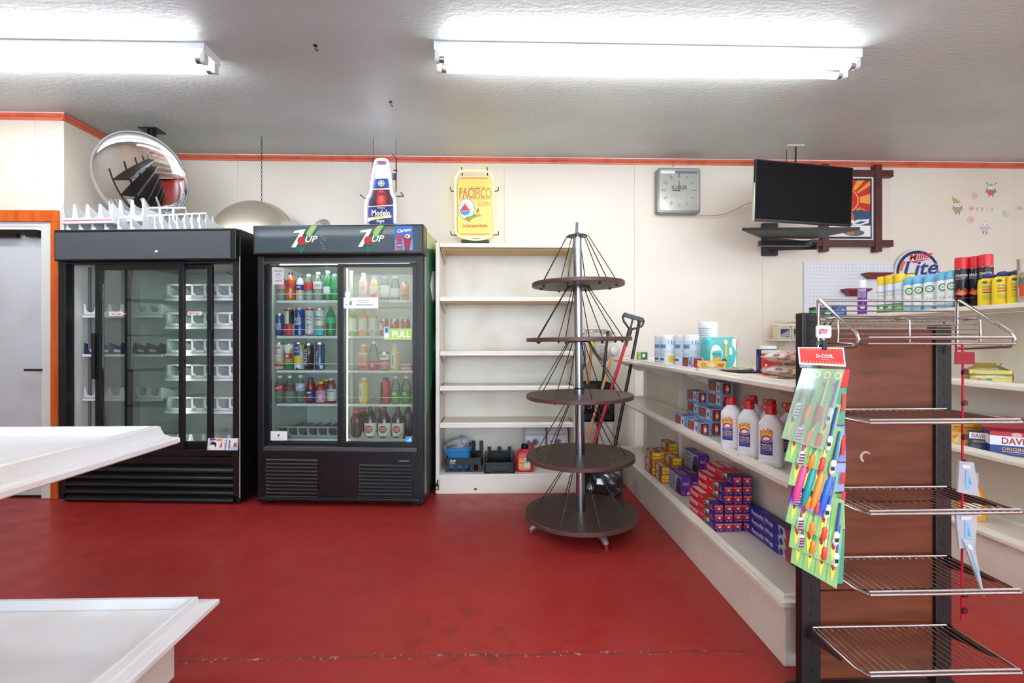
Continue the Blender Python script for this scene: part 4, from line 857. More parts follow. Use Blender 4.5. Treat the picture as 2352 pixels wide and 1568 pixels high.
# bottom row
def root_beer(u, lab, capc=None, back=0.0, liter=False):
    pr = [(.036, 0), (.044, .012), (.045, .03), (.045, .135), (.040, .155), (.022, .19), (.014, .215), (.013, .235), (.016, .238), (.016, .245)]
    t = vessel('root_beer_bottle', lab, 'bottle', fpos(u, 4, back), RZ2, pr, BROWNG, (.016, .236, .016, capc) if capc else (.015, .238, .012, BROWNG), (.0458, .018, .115, '#e6e4e2'),
               [('e', 0, .07, .030, .028, '#c8622c'), ('e', 0, .07, .026, .023, '#a8222a'), T('CAPRI', .075, .013, '#f2eeee', w=.042, bend=.002), T('MANZA', .061, .009, '#f2eeee', w=.036)] + ([T('1 LITER', .03, .009, '#4a4a4e', w=.04, u=.014)] if liter else []), GF)
    return t
root_beer(851, 'brown bottle with white label and red oval emblem, leftmost of three on the fridge floor')
root_beer(883, 'brown bottle with white label and red cap, middle of three on the fridge floor', '#b04a4a')
root_beer(914, 'brown bottle with white 1 LITER label, rightmost of three on the fridge floor', '#b04a4a', liter=True)
jp = [(.034, 0), (.046, .02), (.048, .06), (.044, .10), (.048, .125), (.043, .155), (.026, .18), (.024, .19)]
vessel('juice_jug', 'dark red juice jug with orange cap at the left of the fridge floor', 'bottle', fpos(820, 4), RZ2, jp, liquid('#5a1f26'), (.027, .186, .022, '#e0562c'), None, [('p', [(-.04, .01), (.0, .0), (.04, .01), (.03, .09), (-.03, .09)], '#4b4549')], GF)
vessel('juice_jug', 'red juice jug with orange cap behind the first jug on the fridge floor', 'bottle', fpos(833, 4, .10), RZ2, jp, liquid('#6a2428'), (.027, .186, .022, '#d8562c'), None, None, GF)
vessel('juice_jug', 'green drink bottle with orange cap behind the root beer on the fridge floor', 'bottle', fpos(868, 4, .12), RZ2, jp, liquid('#6f7a4a'), (.024, .19, .018, '#d8622c'), None, None, GF)
vessel('soda_bottle', 'dark cola bottle with red cap at the far right of the fridge floor', 'bottle', fpos(938, 4, .09), RZ2, soda(.04, .235), mat('cola', '#2a1414', .1, coat=.4), (.016, .215, .02, '#c23a40'), None, None, GF)
a, b_ = g2(634, 1000, yS).x, g2(772, 1000, yS).x
organiser(None, 'bottle_organiser', 'clear empty organiser on the floor of the stocked fridge', b_-a, .42, .085, 6, TRAYC, M2 @ Vector(((a+b_)/2, yS+.02, SZ[4]+.003)), RZ2, None, 1)
a, b_ = g2(804, 1000, yS).x, g2(926, 1000, yS).x
o = thing('bottle_carrier', 'clear plastic tray under the brown bottles on the fridge floor', 'organiser', M2 @ Vector(((a+b_)/2, yS-.012, SZ[4]+.003)), RZ2)
w = b_-a; pts = [(-w/2, 0), (w/2, 0), (w/2, .06)]
for i in range(3, -1, -1):
    x = -w/2 + (i+.5)*w/4; pts += [(x+.048, .06), (x+.034, .02), (x, .008), (x-.034, .02), (x-.048, .06)]
pts.append((-w/2, .06)); MB().prism(pts, 0, .004, 'y').build('front', TRAYC, o)
MB().box(-w/2, w/2, .01, .14, -.001, .002).build('base', TRAYC, o)
# ================================================================ goods on the shelves
def carton(name, label, cat, loc, rz, size, col, art, group=None, edge=None):
    """printed carton w x d x h: col one colour or a dict for the sides, art items for each side with u, v from 0 to 1"""
    w, d, h = size; t = thing(name, label, cat, loc, rz, group)
    order = ['left', 'right', 'front', 'back', 'bottom', 'top']
    cc = [col[k] if isinstance(col, dict) and k in col else (col['all'] if isinstance(col, dict) else col) for k in order]
    ms = []; idx = []
    for c in cc:
        m = K(c, .38) if isinstance(c, str) else c
        if m not in ms: ms.append(m)
        idx.append(ms.index(m))
    MB().box(-w/2, w/2, -d/2, d/2, 0, h, idx).build('carton', ms, t, bev=.0012)
    for k, items in art.items():
        fw = {'front': w, 'back': w, 'left': d, 'right': d, 'top': w}[k]; fh = d if k == 'top' else h; fx = []
        for it in items:
            if it[0] == 't':
                op = dict(it[6]) if len(it) > 6 else {}; op.setdefault('asp', fw/fh); it = (*it[:6], op)
            fx.append(it)
        prints(t, face(k, w, d, h), fx, 'print')
    return t
def stack(proto, places, label_of, group):
    """proto stands at places[0]; the rest are copies"""
    proto.location = places[0][:3]; proto['label'] = label_of(0); proto['group'] = group
    for i, p in enumerate(places[1:], 1): dup(proto, p[:3], p[3] if len(p) > 3 else None, label_of(i), group)
rank = ['lowest', 'second', 'third', 'fourth', 'fifth', 'top']
def lvl(k, n): return 'top' if k == n-1 else ('lowest' if k == 0 else rank[k])
# ---- blue tea cartons on the middle shelf
TEA = '#79b4dc'; cup = [('r', .15, .08, .85, .93, '#a01f33'), ('r', .42, .3, .68, .62, '#f0efec'), ('e', .52, .72, .12, .09, '#d9a04c'), ('e', .12, .42, .1, .1, '#e0455a'), ('t', 'TEA', .5, .2, .08, '#f0d8a0')]
teaart = {'front': cup, 'left': [('r', .12, .25, .62, .92, '#a01f33'), ('t', 'BLACK', .36, .72, .17, '#c98f4a', {'w': .34}), ('t', 'TEA', .36, .46, .19, '#c98f4a', {'w': .26}), ('e', .55, .36, .06, .10, '#e0455a'), ('r', .66, .2, .92, .95, '#e9ecee'), ('p', [(.7, .95), (.8, .6), (.9, .8), (.86, .3), (.75, .4)], '#5a6f96'), ('t', 'finest blended leaf', .35, .1, .07, '#e6f2fa')], 'top': [('r', .2, .15, .8, .6, '#a01f33'), ('t', 'TEA', .5, .38, .12, '#c98f4a'), ('r', .25, .7, .75, .85, '#e9f0f4')]}
SZt = (.060, .160, .068)
P = carton('tea_box', 'x', 'box', (0, 0, 0), 0, SZt, TEA, teaart)
cols = [(1.062, 2.40, 1, 'nearest the shelf edge'), (1.128, 2.415, 2, 'beside the first bottle'), (1.198, 2.45, 4, 'in the tallest column'), (1.064, 2.60, 1, 'behind the front edge box'), (1.152, 2.63, 3, 'in the far column')]
pl = []; lb = []
for x, y, n, w_ in cols:
    for k in range(n):
        pl.append((x+random.uniform(-.002, .002), y+.08+random.uniform(-.004, .004), SM+.001+k*.0685, R(random.uniform(-2, 2))))
        lb.append('light blue tea box %s, %s' % (w_, (lvl(k, n) + ' of its column') if n > 1 else 'standing alone'))
stack(P, pl, lambda i: lb[i], 'light blue tea boxes on the middle shelf')
q = hit(1590, 848, Z=ST); P2 = dup(P, (1.062, 2.56, ST+.001), R(-3), 'light blue tea box on the top shelf in front of the wipes', 'tea box on the top shelf')
# ---- charcoal lighter fluid bottles
JUG = mat('white plastic jug', '#f1f2f4', .3); REDCAP = mat('red plastic cap', '#d2222a', .3)
def lighter_fluid(label, x, y):
    t = thing('lighter_fluid_bottle', label, 'bottle', (x, y, SM+.001), R(-33), 'charcoal lighter fluid bottles')
    a, b_ = .044, .031; z = .0; secs = [(0, a*.88, b_*.88, 3), (.006, a, b_, 3.2)]
    for k in range(9):
        z = .03+k*.0155; secs += [(z-.002, a, b_, 3.2), (z, a*.985, b_*.985, 3.2), (z+.002, a, b_, 3.2)]
    secs += [(.160, a, b_, 3.2), (.170, a*.97, b_*.96, 3), (.186, a*.74, b_*.82, 2.6), (.200, .021, .021, 2), (.206, .0185, .0185, 2)]
    MB().loft(secs, 32).build('body', JUG, t, smooth=50)
    c_ = MB().lathe([(.0205, .204), (.021, .220), (.018, .224), (.0175, .238), (.013, .241)], 18).build('cap', REDCAP, t, smooth=40)
    MB().tube([(-.016 + .009*math.cos(k*PI/6) - .006, 0, .231 + .009*math.sin(k*PI/6)) for k in range(12)], .0024, 6, closed=True).build('cap_ring', REDCAP, c_, smooth=60)
    def F(u, v, o):
        k = min(abs(u)/a, .995); return (u, -b_*(1-k**3.2)**(1/3.2)*1.0 - .0012 - o, v)
    prints(t, F, [('r', -.034, .048, .008, .116, '#24309a'), ('p', [(-.034, .112), (.008, .104), (.008, .142), (.002, .150), (-.003, .140), (-.008, .154), (-.015, .140), (-.022, .150), (-.028, .138), (-.034, .144)], '#e8862a'), ('p', [(-.03, .125), (-.022, .146), (-.016, .13), (-.008, .148), (-.002, .13), (.004, .142), (.004, .112), (-.03, .112)], '#f6c13c'), ('r', -.034, .104, .008, .120, '#6a2a1c'),
        ('e', -.013, .112, .0205, .0155, '#f4f4f2'), ('e', -.013, .112, .0185, .0135, '#c2202c'), ('p', [(-.027, .108), (-.02, .118), (-.008, .119), (0, .114), (-.002, .107), (-.016, .104)], '#f4f2f0'), ('t', 'CHARCOAL', -.013, .0875, .006, '#e8eaf4', {'w': .036}), ('t', 'LIGHTER', -.013, .0765, .0105, '#f2c13a', {'w': .038}), ('r', -.03, .066, .004, .068, '#c9cdea'), ('r', -.03, .060, .004, .0612, '#8f97d0'), ('r', -.03, .054, .0, .0552, '#8f97d0')], nu=5, step=.00012, base=.0003)
    return t
lf = [('white lighter fluid bottle beside the blue tea boxes', 1.050, 2.10), ('white lighter fluid bottle in the middle of the front row', 1.058, 1.965), ('white lighter fluid bottle nearest the hanging toothbrushes', 1.066, 1.818), ('white lighter fluid bottle behind the one beside the tea boxes', 1.165, 2.13), ('white lighter fluid bottle behind the one nearest the toothbrushes', 1.172, 1.86), ('white lighter fluid bottle behind the middle one of the front row', 1.168, 1.99)]
L0 = lighter_fluid(*lf[0])
for lab, x, y in lf[1:]: dup(L0, (x, y, SM+.001), R(-36+random.uniform(-5, 5)), lab)
# ---- yellow cartons on the bottom shelf
ya = {'front': [('r', 0, 0, 1, .2, '#d2602c'), ('t', 'sweet', .34, .82, .1, '#b0742c'), ('t', 'Butter Bag', .5, .58, .17, '#5a3a14', {'w': .8}), ('r', .15, .4, .85, .44, '#8a5a1c'), ('e', .6, .66, .16, .1, '#f6dc8a')],
      'left': [('r', 0, 0, 1, 1, '#c9ac86'), ('e', .74, .5, .2, .5, '#8a6444'), ('p', [(0, 0), (.1, 0), (.26, 1), (0, 1)], '#c4512c'), ('r', .12, .3, .55, .72, '#eee8dc'), ('t', 'Sandwich', .34, .52, .16, '#6a5a4a', {'w': .36}), ('p', [(.9, 0), (1, 0), (1, 1), (.8, 1)], '#c4602c')], 'top': [('r', 0, 0, 1, .95, '#b98a52'), ('r', .1, .2, .5, .8, '#e9dcc8'), ('p', [(.5, 0), (1, 0), (1, .6)], '#c4602c')]}
Y_ = carton('snack_bag_box', 'x', 'box', (0, 0, 0), 0, (.058, .152, .053), {'all': '#eebd2c', 'top': '#caa05a'}, ya)
pl = []; lb = []
for x, y, n, w_ in ((1.080, 3.20, 3, 'left rear column'), (1.092, 3.03, 2, 'front column'), (1.165, 3.05, 3, 'column by the purple boxes'), (1.146, 3.22, 3, 'middle rear column'), (1.212, 3.24, 4, 'tallest rear column')):
    for k in range(n):
        pl.append((x+random.uniform(-.004, .004), y+.076, SB+.001+k*.0535, R(random.uniform(-5, 5)))); lb.append('yellow and tan carton, %s of the %s of the yellow stack' % (lvl(k, n), w_))
stack(Y_, pl, lambda i: lb[i], 'yellow cartons on the bottom shelf')
# ---- purple rubbish bag cartons
pa = {'front': [('r', .62, .1, .92, .9, '#8a4fb8'), ('t', 'LARGE', .3, .62, .14, '#e9dcf4', {'rot': 90, 'w': .28}), ('t', 'BLACK', .58, .62, .14, '#e9dcf4', {'rot': 90, 'w': .28}), ('e', .25, .14, .16, .08, '#d23a6a'), ('r', .55, .06, .9, .2, '#efe6f2')],
      'left': [('r', .04, .06, .96, .94, '#b9bfd0'), ('p', [(.55, .06), (.96, .06), (.96, .7), (.86, .9), (.7, .8), (.6, .5)], '#4a3f5c'), ('e', .78, .2, .14, .2, '#17151c'), ('t', 'LARGE', .3, .78, .12, '#26232c', {'w': .36}), ('t', 'BLACK', .32, .58, .14, '#26232c', {'w': .42}), ('t', 'TRASH', .32, .38, .14, '#26232c', {'w': .42}), ('t', 'BAGS', .32, .18, .14, '#26232c', {'w': .36})], 'top': [('t', 'LARGE BLACK', .35, .5, .05, '#e0d0ee', {'rot': 90}), ('r', .6, .2, .85, .6, '#e0b84c')]}
PU = carton('trash_bag_box', 'x', 'box', (0, 0, 0), 0, (.060, .205, .116), '#6a35a0', pa)
stack(PU, [(1.118, 2.885, SB+.001, R(-2)), (1.184, 2.90, SB+.001, R(-1)), (1.246, 2.92, SB+.001, R(-2))], lambda i: ['purple trash bag box nearest the shelf edge', 'purple trash bag box second from the shelf edge', 'purple trash bag box at the back, under the upright one'][i], 'purple trash bag boxes')
dup(PU, (1.238, 2.93, SB+.118), R(1), 'purple trash bag box on top, half behind the red foil boxes', 'purple trash bag boxes')
# ---- red and blue foil cartons
ra = {'front': [('r', .04, .28, .96, .92, '#d8262e'), ('t', 'Bonus Roll', .5, .78, .13, '#f2dede', {'w': .8}), ('p', [(.3, .5), (.55, .66), (.72, .52), (.58, .34)], '#efe9e6'), ('t', '25', .3, .15, .16, '#e6a0b0'), ('r', .55, .12, .85, .2, '#c9c4dc')],
      'left': [('r', 0, 0, .82, 1, '#d81f2c'), ('r', .0, .9, .28, 1, '#231a22'), ('t', 'Bonus Roll', .2, .62, .30, '#f4eaea', {'w': .34}), ('r', .04, .34, .36, .40, '#f4eaea'), ('r', .04, .24, .32, .28, '#f0c8c8'), ('t', 'HEAVY', .52, .78, .13, '#f4dede', {'w': .14}), ('e', .70, .42, .10, .42, '#8c8a76'), ('p', [(.68, .7), (.80, .98), (.82, .6)], '#f0e6e0'), ('e', .72, .2, .05, .18, '#3a4048'), ('t', '25', .91, .62, .30, '#d88aa8', {'w': .08}), ('r', .85, .25, .97, .34, '#b8b8dc')],
      'top': [('r', 0, .18, 1, 1, '#cf2430'), ('r', .15, .55, .85, .95, '#e6c4c4'), ('r', .1, .2, .9, .34, '#8c8676')]}
RB = carton('foil_box', 'x', 'box', (0, 0, 0), 0, (.0445, .30, .0435), '#2a2a86', ra)
pl = []; lb = []
for ci, n in enumerate((3, 5, 6, 6)):
    for k in range(n):
        pl.append((1.070+ci*.0462, 2.262+.15+random.uniform(-.003, .003), SB+.001+k*.0442, R(random.uniform(-.8, .8))))
        lb.append('red and blue foil box, %s of the %s column of the red stack' % (lvl(k, n), ['front edge', 'second', 'third', 'rear'][ci]))
stack(RB, pl, lambda i: lb[i], 'red and blue foil boxes on the bottom shelf')
# ---- blue foil wrap cartons
wa = {'left': [('p', [(.76, 0), (1, 0), (1, 1), (.70, 1)], '#a8404c'), ('p', [(.66, 0), (.78, 0), (.74, 1), (.62, 1)], '#c9c9d4'), ('t', 'Reynolds Wrap', .30, .58, .42, '#efeff6', {'w': .46}), ('r', .14, .2, .4, .25, '#9a98d0'), ('e', .69, .5, .035, .34, '#2f2f9a')], 'top': [('r', .1, .1, .9, .6, '#3a3a6a'), ('e', .5, .75, .25, .05, '#6a6a94')], 'front': [('r', .1, .1, .9, .9, '#a8404c')]}
BW = carton('foil_wrap_box', 'x', 'box', (0, 0, 0), 0, (.050, .38, .043), '#26268e', wa)
stack(BW, [(1.236, 2.06, SB+.001+k*.0435, R(.6*k-.5)) for k in range(3)], lambda i: 'dark blue Reynolds Wrap box, %s of three beside the red stack' % ['bottom', 'middle', 'top'][i], 'dark blue foil wrap boxes')
# ---- top shelf goods
def tube_pack(name, label, cat, x, y, r, h, cap, items, bm, group=None, rot=0.0, z=None):
    t = thing(name, label, cat, (x, y, (ST if z is None else z)+.001), 0, group)
    MB().lathe([(r*.95, 0), (r, .005), (r, h*.88), (r*.985, h*.885)], 28).build('body', bm, t, smooth=40)
    MB().lathe([(r*1.01, h*.88), (r*1.01, h*.975), (r*.95, h)], 28).build('lid', cap, t, smooth=40)
    if items: prints(t, round_(r, rot), items, nu=16, base=.0006)
    return t
WH = mat('white canister plastic', '#f0f1f3', .3)
def wipes(label, x, y, c):
    r = .053; return tube_pack('wipes_canister', label, 'canister', x, y, r, .195, WH, [('r', -.082, .016, .082, .160, '#e3eef8'), ('p', [(-.005, .160), (.08, .160), (.08, .09), (.05, .125), (-.005, .138)], '#2f55c0'), ('r', -.072, .108, -.02, .135, '#7fb4e0'), ('t', 'CLEAN', -.046, .122, .012, '#2a4fa8', {'w': .04}), ('p', [(-.07, .09), (.02, .1), (.08, .082), (.08, .072), (-.01, .085)], '#a8d4ee'), ('r', -.005, .02, .08, .062, c), ('p', [(-.005, .062), (.08, .062), (.08, .072), (-.005, .07)], '#f3f0e0'), ('r', -.068, .03, -.03, .044, '#4a6a9a'), ('r', -.07, .06, -.02, .063, '#8fa8c8'), ('r', -.07, .072, -.02, .075, '#8fa8c8')], WH, 'wipes canisters on the top shelf', R(-18))
wipes('white wipes canister with yellow band, front one at the far end', 1.112, 3.06, '#f2c04c'); wipes('white wipes canister with yellow band behind its twin', 1.118, 3.19, '#f2c04c')
wipes('white wipes canister with green band, front one of its pair', 1.178, 2.84, '#5fb89a'); wipes('white wipes canister with green band behind its twin', 1.172, 2.965, '#5fb89a')
tube_pack('paper_canister', 'tall plain white canister with printed text beside the diaper pack', 'canister', 1.255, 2.80, .058, .27, WH, [('r', -.085, .03, .004, .24, '#e6e7ea')] + [('r', -.08, .06+k*.014, -.004-random.uniform(0, .02), .0635+k*.014, '#9aa0a8') for k in range(13)] + [('r', -.02, .03, -.004, .055, '#4a4e54')], WH)
t = thing('diaper_pack', 'teal soft diaper pack on the top shelf behind the tea box', 'pack', (1.235, 2.62, ST+.001), R(4))
MB().loft([(0, .082, .045, 6), (.01, .088, .055, 5), (.09, .090, .060, 5), (.16, .088, .052, 5), (.172, .084, .03, 6), (.178, .083, .004, 6)], 32).build('body', mat('teal film', '#5cc4bf', .25), t, smooth=50)
fp = lambda u, v, o: (u, -.0615-o-.0 + .010*abs(v-.09)/.09, v)
prints(t, fp, [('e', -.045, .075, .036, .06, '#eef6f2'), ('t', 'baby dry', -.045, .085, .014, '#4aa8a4', {'w': .055}), ('r', -.065, .048, -.025, .066, '#f0b83c'), ('t', '1', -.045, .03, .02, '#9ab8b4'), ('e', .0, .03, .017, .02, '#d9a98a'), ('e', .0, .046, .017, .012, '#5a4030'), ('r', .004, .07, .018, .15, '#f0b83c'), ('e', .011, .15, .012, .014, '#f6dca0'), ('r', .05, .01, .072, .168, '#f0f4f4'), ('r', .028, .08, .046, .12, '#e6f4f2'), ('r', .074, .12, .086, .165, '#e9a0a8')], step=.0002)
carton('cocoa_tin', 'small dark green tin at the far end of the top shelf', 'tin', (1.215, 3.97, ST+.001), R(-8), (.08, .05, .062), '#1f5a3c', {'front': [('p', [(0, 0), (.4, 0), (.3, 1), (0, 1)], '#8fae3c'), ('e', .62, .55, .16, .25, '#efeee6'), ('e', .18, .25, .1, .14, '#e0b83c')]})
# sweets, mat, salt cans, snack bags
t = thing('candy_pack', 'flat pack of coloured candy lying on the top shelf behind the black tray', 'pack', (1.11, 2.40, ST+.001), R(-20))
MB().loft([(0, .085, .055, 4), (.006, .092, .060, 4), (.014, .088, .054, 4), (.018, .07, .04, 3)], 24).build('film', clear('candy film', '#f2efe8', .08, .45, '#efe6d6'), t, smooth=50)
MB().box(-.075, .06, .04, .046, .005, .052).build('header_card', K('#f0c84c'), t)
prints(t, lambda u, v, o: (-.075+u*.135, .04-o, .005+v*.047), [('e', .2, .5, .1, .35, '#e8903c'), ('e', .5, .5, .12, .3, '#f2e6b0'), ('r', .7, .3, .92, .7, '#d8702c')])
for k in range(16):
    c = random.choice(['#d84a3c', '#e8a03c', '#7fb04c', '#e6d05a', '#d86a8a', '#5fa88a']); MB().lathe([(.004, 0), (.009, .004), (.009, .008), (.004, .012)], 8).build('candy', K(c, .3), t, (random.uniform(-.07, .07), random.uniform(-.045, .035), .010))
t = thing('candy_pack', 'second flat candy pack lying on the black tray', 'pack', (1.195, 2.335, ST+.009), R(15))
MB().loft([(0, .075, .045, 4), (.006, .080, .05, 4), (.012, .07, .04, 4)], 24).build('film', clear('candy film', '#f2efe8', .08, .45, '#efe6d6'), t, smooth=50)
for k in range(12): MB().lathe([(.004, 0), (.008, .004), (.008, .007), (.004, .010)], 8).build('candy', K(random.choice(['#8fb86a', '#c9d0a0', '#d8705a', '#e0d8c0']), .3), t, (random.uniform(-.06, .06), random.uniform(-.035, .035), .008))
tag(MB().prism(rrect(-.11, .11, -.08, .08, .02), 0, .007).build('black_tray', BLK, None, (1.215, 2.32, ST+.001), R(6)), 'thin black tray lying on the top shelf under the candy', 'tray')
def salt(label, x, y, c, h, band):
    r = .043; return tube_pack('salt_can', label, 'can', x, y, r, h, mat('silver paper lid', '#e6e4e0', .4), [('r', -.066, .01, .066, h*.86, c)] + band, K(c), 'cans beside the snack bags', R(-20))
salt('dark blue paper can with white lid on the top shelf', 1.285, 2.23, '#232a5a', .132, [('e', -.014, .098, .008, .010, '#e8e6ea'), ('r', -.05, .02, -.046, .08, '#c9c9d8')])
salt('red paper can in front of the dark blue can', 1.250, 2.125, '#cf2a2e', .112, [('e', -.032, .045, .006, .006, '#f0e6e2'), ('r', -.05, .012, -.032, .034, '#ece8e4'), ('r', -.05, .08, -.038, .083, '#eecaca'), ('r', -.05, .068, -.04, .070, '#eecaca')])
salt('red paper can half hidden behind the snack bags', 1.375, 2.15, '#cf2a2e', .112, [('r', -.03, .086, -.004, .089, '#e6b0b0')])
NUT = mat('printed snack film', '#cbb8a6', .28, noise=(60, '#8f5a4c', .45, .62)); 
def snack_bag(label, z, rz):
    t = thing('snack_bag', label, 'bag', (1.215, 1.95, z), rz, 'snack bags on the top shelf')
    b = MB(); n = 28; rings = []
    for i in range(13):
        s = i/12; x = -.085 + .17*s; f = math.sin(PI*s)**.55; hh = .028*f + .001; ww = .062 - .006*f
        rings.append([(x, ww*math.cos(2*PI*k/n)*1.0, .030 + hh*math.sin(2*PI*k/n)*(1+.06*math.sin(5*k))) for k in range(n)])
    vs = [v for g_ in rings for v in g_]; fs = [(i*n+k, i*n+(k+1) % n, (i+1)*n+(k+1) % n, (i+1)*n+k) for i in range(12) for k in range(n)] + [tuple(reversed(range(n))), tuple(12*n+k for k in range(n))]
    b.add(vs, fs, [1 if (i % 13) and ((k > 4 and k < 8) or i//n > 8) else 0 for i, k in [(q, q % n) for q in range(len(fs))]])
    b.build('film', [NUT, K('#e9e4e4', .25)], t, smooth=60)
    prints(t, lambda u, v, o: (u, -.058-o, .030+v), [('e', .045, .004, .018, .010, '#2f3f9a'), ('e', .047, .004, .012, .006, '#d2303c'), ('p', [(-.05, .012), (0, .018), (.03, .014), (0, .012)], '#c23a44'), ('p', [(-.04, -.014), (.0, -.018), (.03, -.012), (.0, -.012)], '#3a3f7a')], step=.0003, base=.0015)
    return t
snack_bag('red and white snack bag lying lowest of two beside the red can', ST+.001, R(12)); snack_bag('red and white snack bag lying on top of another', ST+.058, R(6))
# ---- goods on the board behind the brown rack
def xb(u, v=700, X=X2+.05): return hit(u, v, X=X)
def spray(name, label, u, r, h, bm, cap, items, group, X=X2+.05, dome=False, cat='spray can', z=None, collar=None):
    q = hit(u, 700, X=X); zz = T2 if z is None else z
    t = thing(name, label, cat, (X, q.y, zz+.001), -math.atan2(X, q.y)*1.0, group)
    MB().lathe([(r*.93, 0, 1), (r, .005, 0), (r, h*.74, 0), (r*.96, h*.76, 1), (r*.90, h*.775, 1)], 22).build('body', [bm, CAN], t, smooth=40)
    c = K(cap, .35) if isinstance(cap, str) else cap
    if dome: MB().lathe([(r*.96, h*.77), (r*.96, h*.88), (r*.8, h*.96), (r*.45, h)], 22).build('cap', c, t, smooth=50)
    else: MB().lathe([(r*.97, h*.77), (r*.97, h*.98), (r*.92, h)], 22).build('cap', c, t, smooth=40)
    prints(t, round_(r), items, nu=16, base=.0006)
    return t
bz = [hit(u, 705, X=X2+.05).y for u in (2090,)]
AW = mat('white can lacquer', '#eceef0', .3)
def air(label, u, X=X2+.05):
    return spray('air_freshener_can', label, u, .031, .205, AW, '#6cb8dc', [('e', -.004, .118, .021, .021, '#2c8a4a'), ('e', -.004, .118, .014, .014, '#e9f0e8'), ('e', -.006, .118, .008, .008, '#b9c8b4'), ('r', -.026, .092, .012, .095, '#e0b04c'), ('t', '6 in 1', .002, .062, .020, '#6fa06a', {'w': .036, 'bold': 0}), ('e', -.012, .014, .024, .014, '#7fb8d8'), ('e', .02, .012, .016, .010, '#4f9a8a')], 'air freshener cans behind the brown rack', X, True)
al = ['leftmost white and blue air freshener can', 'second white and blue air freshener can from the left', 'third white and blue air freshener can from the left', 'fourth white and blue air freshener can from the left', 'white and blue air freshener can touching the red-capped can']
for u, l in zip((2090, 2112, 2137, 2168, 2188), al): air(l + ' on the board', u)
air('white and blue air freshener can behind the third of the row', 2158, X2+.12)
def lysol(label, u, X=X2+.05):
    return spray('cleaner_spray', label, u, .027, .235, mat('pale spray bottle', '#dfe4ea', .3), '#f2ca2c', [('r', -.05, .0, .05, .055, '#2c9a6a'), ('r', -.05, .022, .05, .027, '#c9d24c'), ('t', 'fresh', 0, .112, .016, '#d8c83a', {'w': .045}), ('r', -.04, .125, .04, .14, '#b8c4e2'), ('e', -.004, .035, .010, .006, '#e6efe6')], 'cleaner sprays behind the brown rack', X)
for u, l, X in ((2026, 'yellow-capped cleaner spray with green base, first of the row', X2+.05), (2046, 'yellow-capped cleaner spray with green base, second of the row', X2+.05), (2067, 'yellow-capped cleaner spray with green base, third of the row', X2+.05), (2089, 'yellow-capped cleaner spray behind the air freshener cans', X2+.13)): lysol(l, u, X)
def bug(label, u, X=X2+.05):
    return spray('red_capped_can', label, u, .030, .265, mat('black can lacquer', '#17161c', .3), '#d6232b', [('p', [(-.03, .07), (-.01, .10), (.0, .08), (.014, .104), (.03, .075), (.01, .06)], '#d8402c'), ('p', [(-.02, .07), (0, .09), (.02, .07), (0, .062)], '#f08a4a'), ('t', 'DRAGON', 0, .168, .012, '#e6e6ea', {'w': .05}), ('r', -.024, .155, .02, .157, '#b8b8c0'), ('r', -.03, .046, .03, .049, '#a8303a'), ('r', -.024, .148, .012, .150, '#b8b8c0')], 'red-capped black cans behind the brown rack', X)
for u, l, X in ((2209, 'black spray can with red cap, left one', X2+.05), (2240, 'black spray can with red cap, middle one', X2+.09), (2264, 'black spray can with red cap, right one behind the yellow bottles', X2+.09)): bug(l, u, X)
YB = mat('yellow bottle plastic', '#f0cf1e', .32)
def lotion(label, u, X):
    q = hit(u, 690, X=X); t = thing('lotion_bottle', label, 'bottle', (X, q.y, T2+.001), -math.atan2(X, q.y)*.85, 'yellow lotion bottles')
    MB().loft([(0, .036, .020, 3), (.005, .038, .022, 3), (.115, .038, .022, 3), (.130, .034, .020, 2.6), (.138, .020, .015, 2)], 26).build('body', YB, t, smooth=50)
    MB().lathe([(.018, .136), (.021, .142), (.021, .152), (.013, .160)], 16).build('cap', K('#26306e'), t, smooth=50)
    prints(t, lambda u_, v, o: (u_, -.0222-o, v), [('e', -.014, .115, .010, .007, '#2a5a3c'), ('r', .008, .106, .012, .124, '#d8502c'), ('t', 'SUN BLOCK', -.002, .092, .007, '#4a8a4a', {'w': .042}), ('r', -.022, .080, .018, .083, '#d8402c'), ('r', -.022, .074, .014, .077, '#d8402c'), ('r', -.022, .062, .012, .066, '#1c1c1c')] + [('r', -.022, .03+k*.006, .010, .0315+k*.006, '#9a9a3c') for k in range(4)])
for u, l, X in ((2269, 'yellow lotion bottle with navy cap, leftmost', X2+.045), (2303, 'yellow lotion bottle with navy cap, second and largest', X2+.045), (2322, 'yellow lotion bottle with navy cap, third, half hidden', X2+.085), (2338, 'yellow lotion bottle with navy cap beside the candle', X2+.06), (2290, 'yellow lotion bottle with navy cap behind the first two', X2+.13)): lotion(l, u, X)
q = hit(2358, 690, X=X2+.05); t = thing('prayer_candle', 'tall glass candle with red and green picture at the right edge', 'candle', (X2+.05, q.y, T2+.001), -.7)
MB().lathe([(.030, 0), (.032, .01), (.032, .19), (.033, .205)], 20).build('glass', clear('candle glass', '#f4efe8', .05, .4, '#efe6dc'), t, smooth=40)
MB().lathe([(.029, .008), (.029, .15)], 18).build('wax', K('#efe9df'), t)
prints(t, round_(.0325), [('r', -.035, .03, .03, .15, '#c9b9a0'), ('e', -.02, .095, .016, .045, '#4f7a5a'), ('p', [(-.032, .03), (-.004, .03), (-.008, .09), (-.028, .09)], '#c8472c'), ('e', -.02, .125, .008, .011, '#b98a6a'), ('r', -.03, .018, .02, .026, '#d07a6a')], nu=6)
q = hit(1981, 700, X=X2+.05)
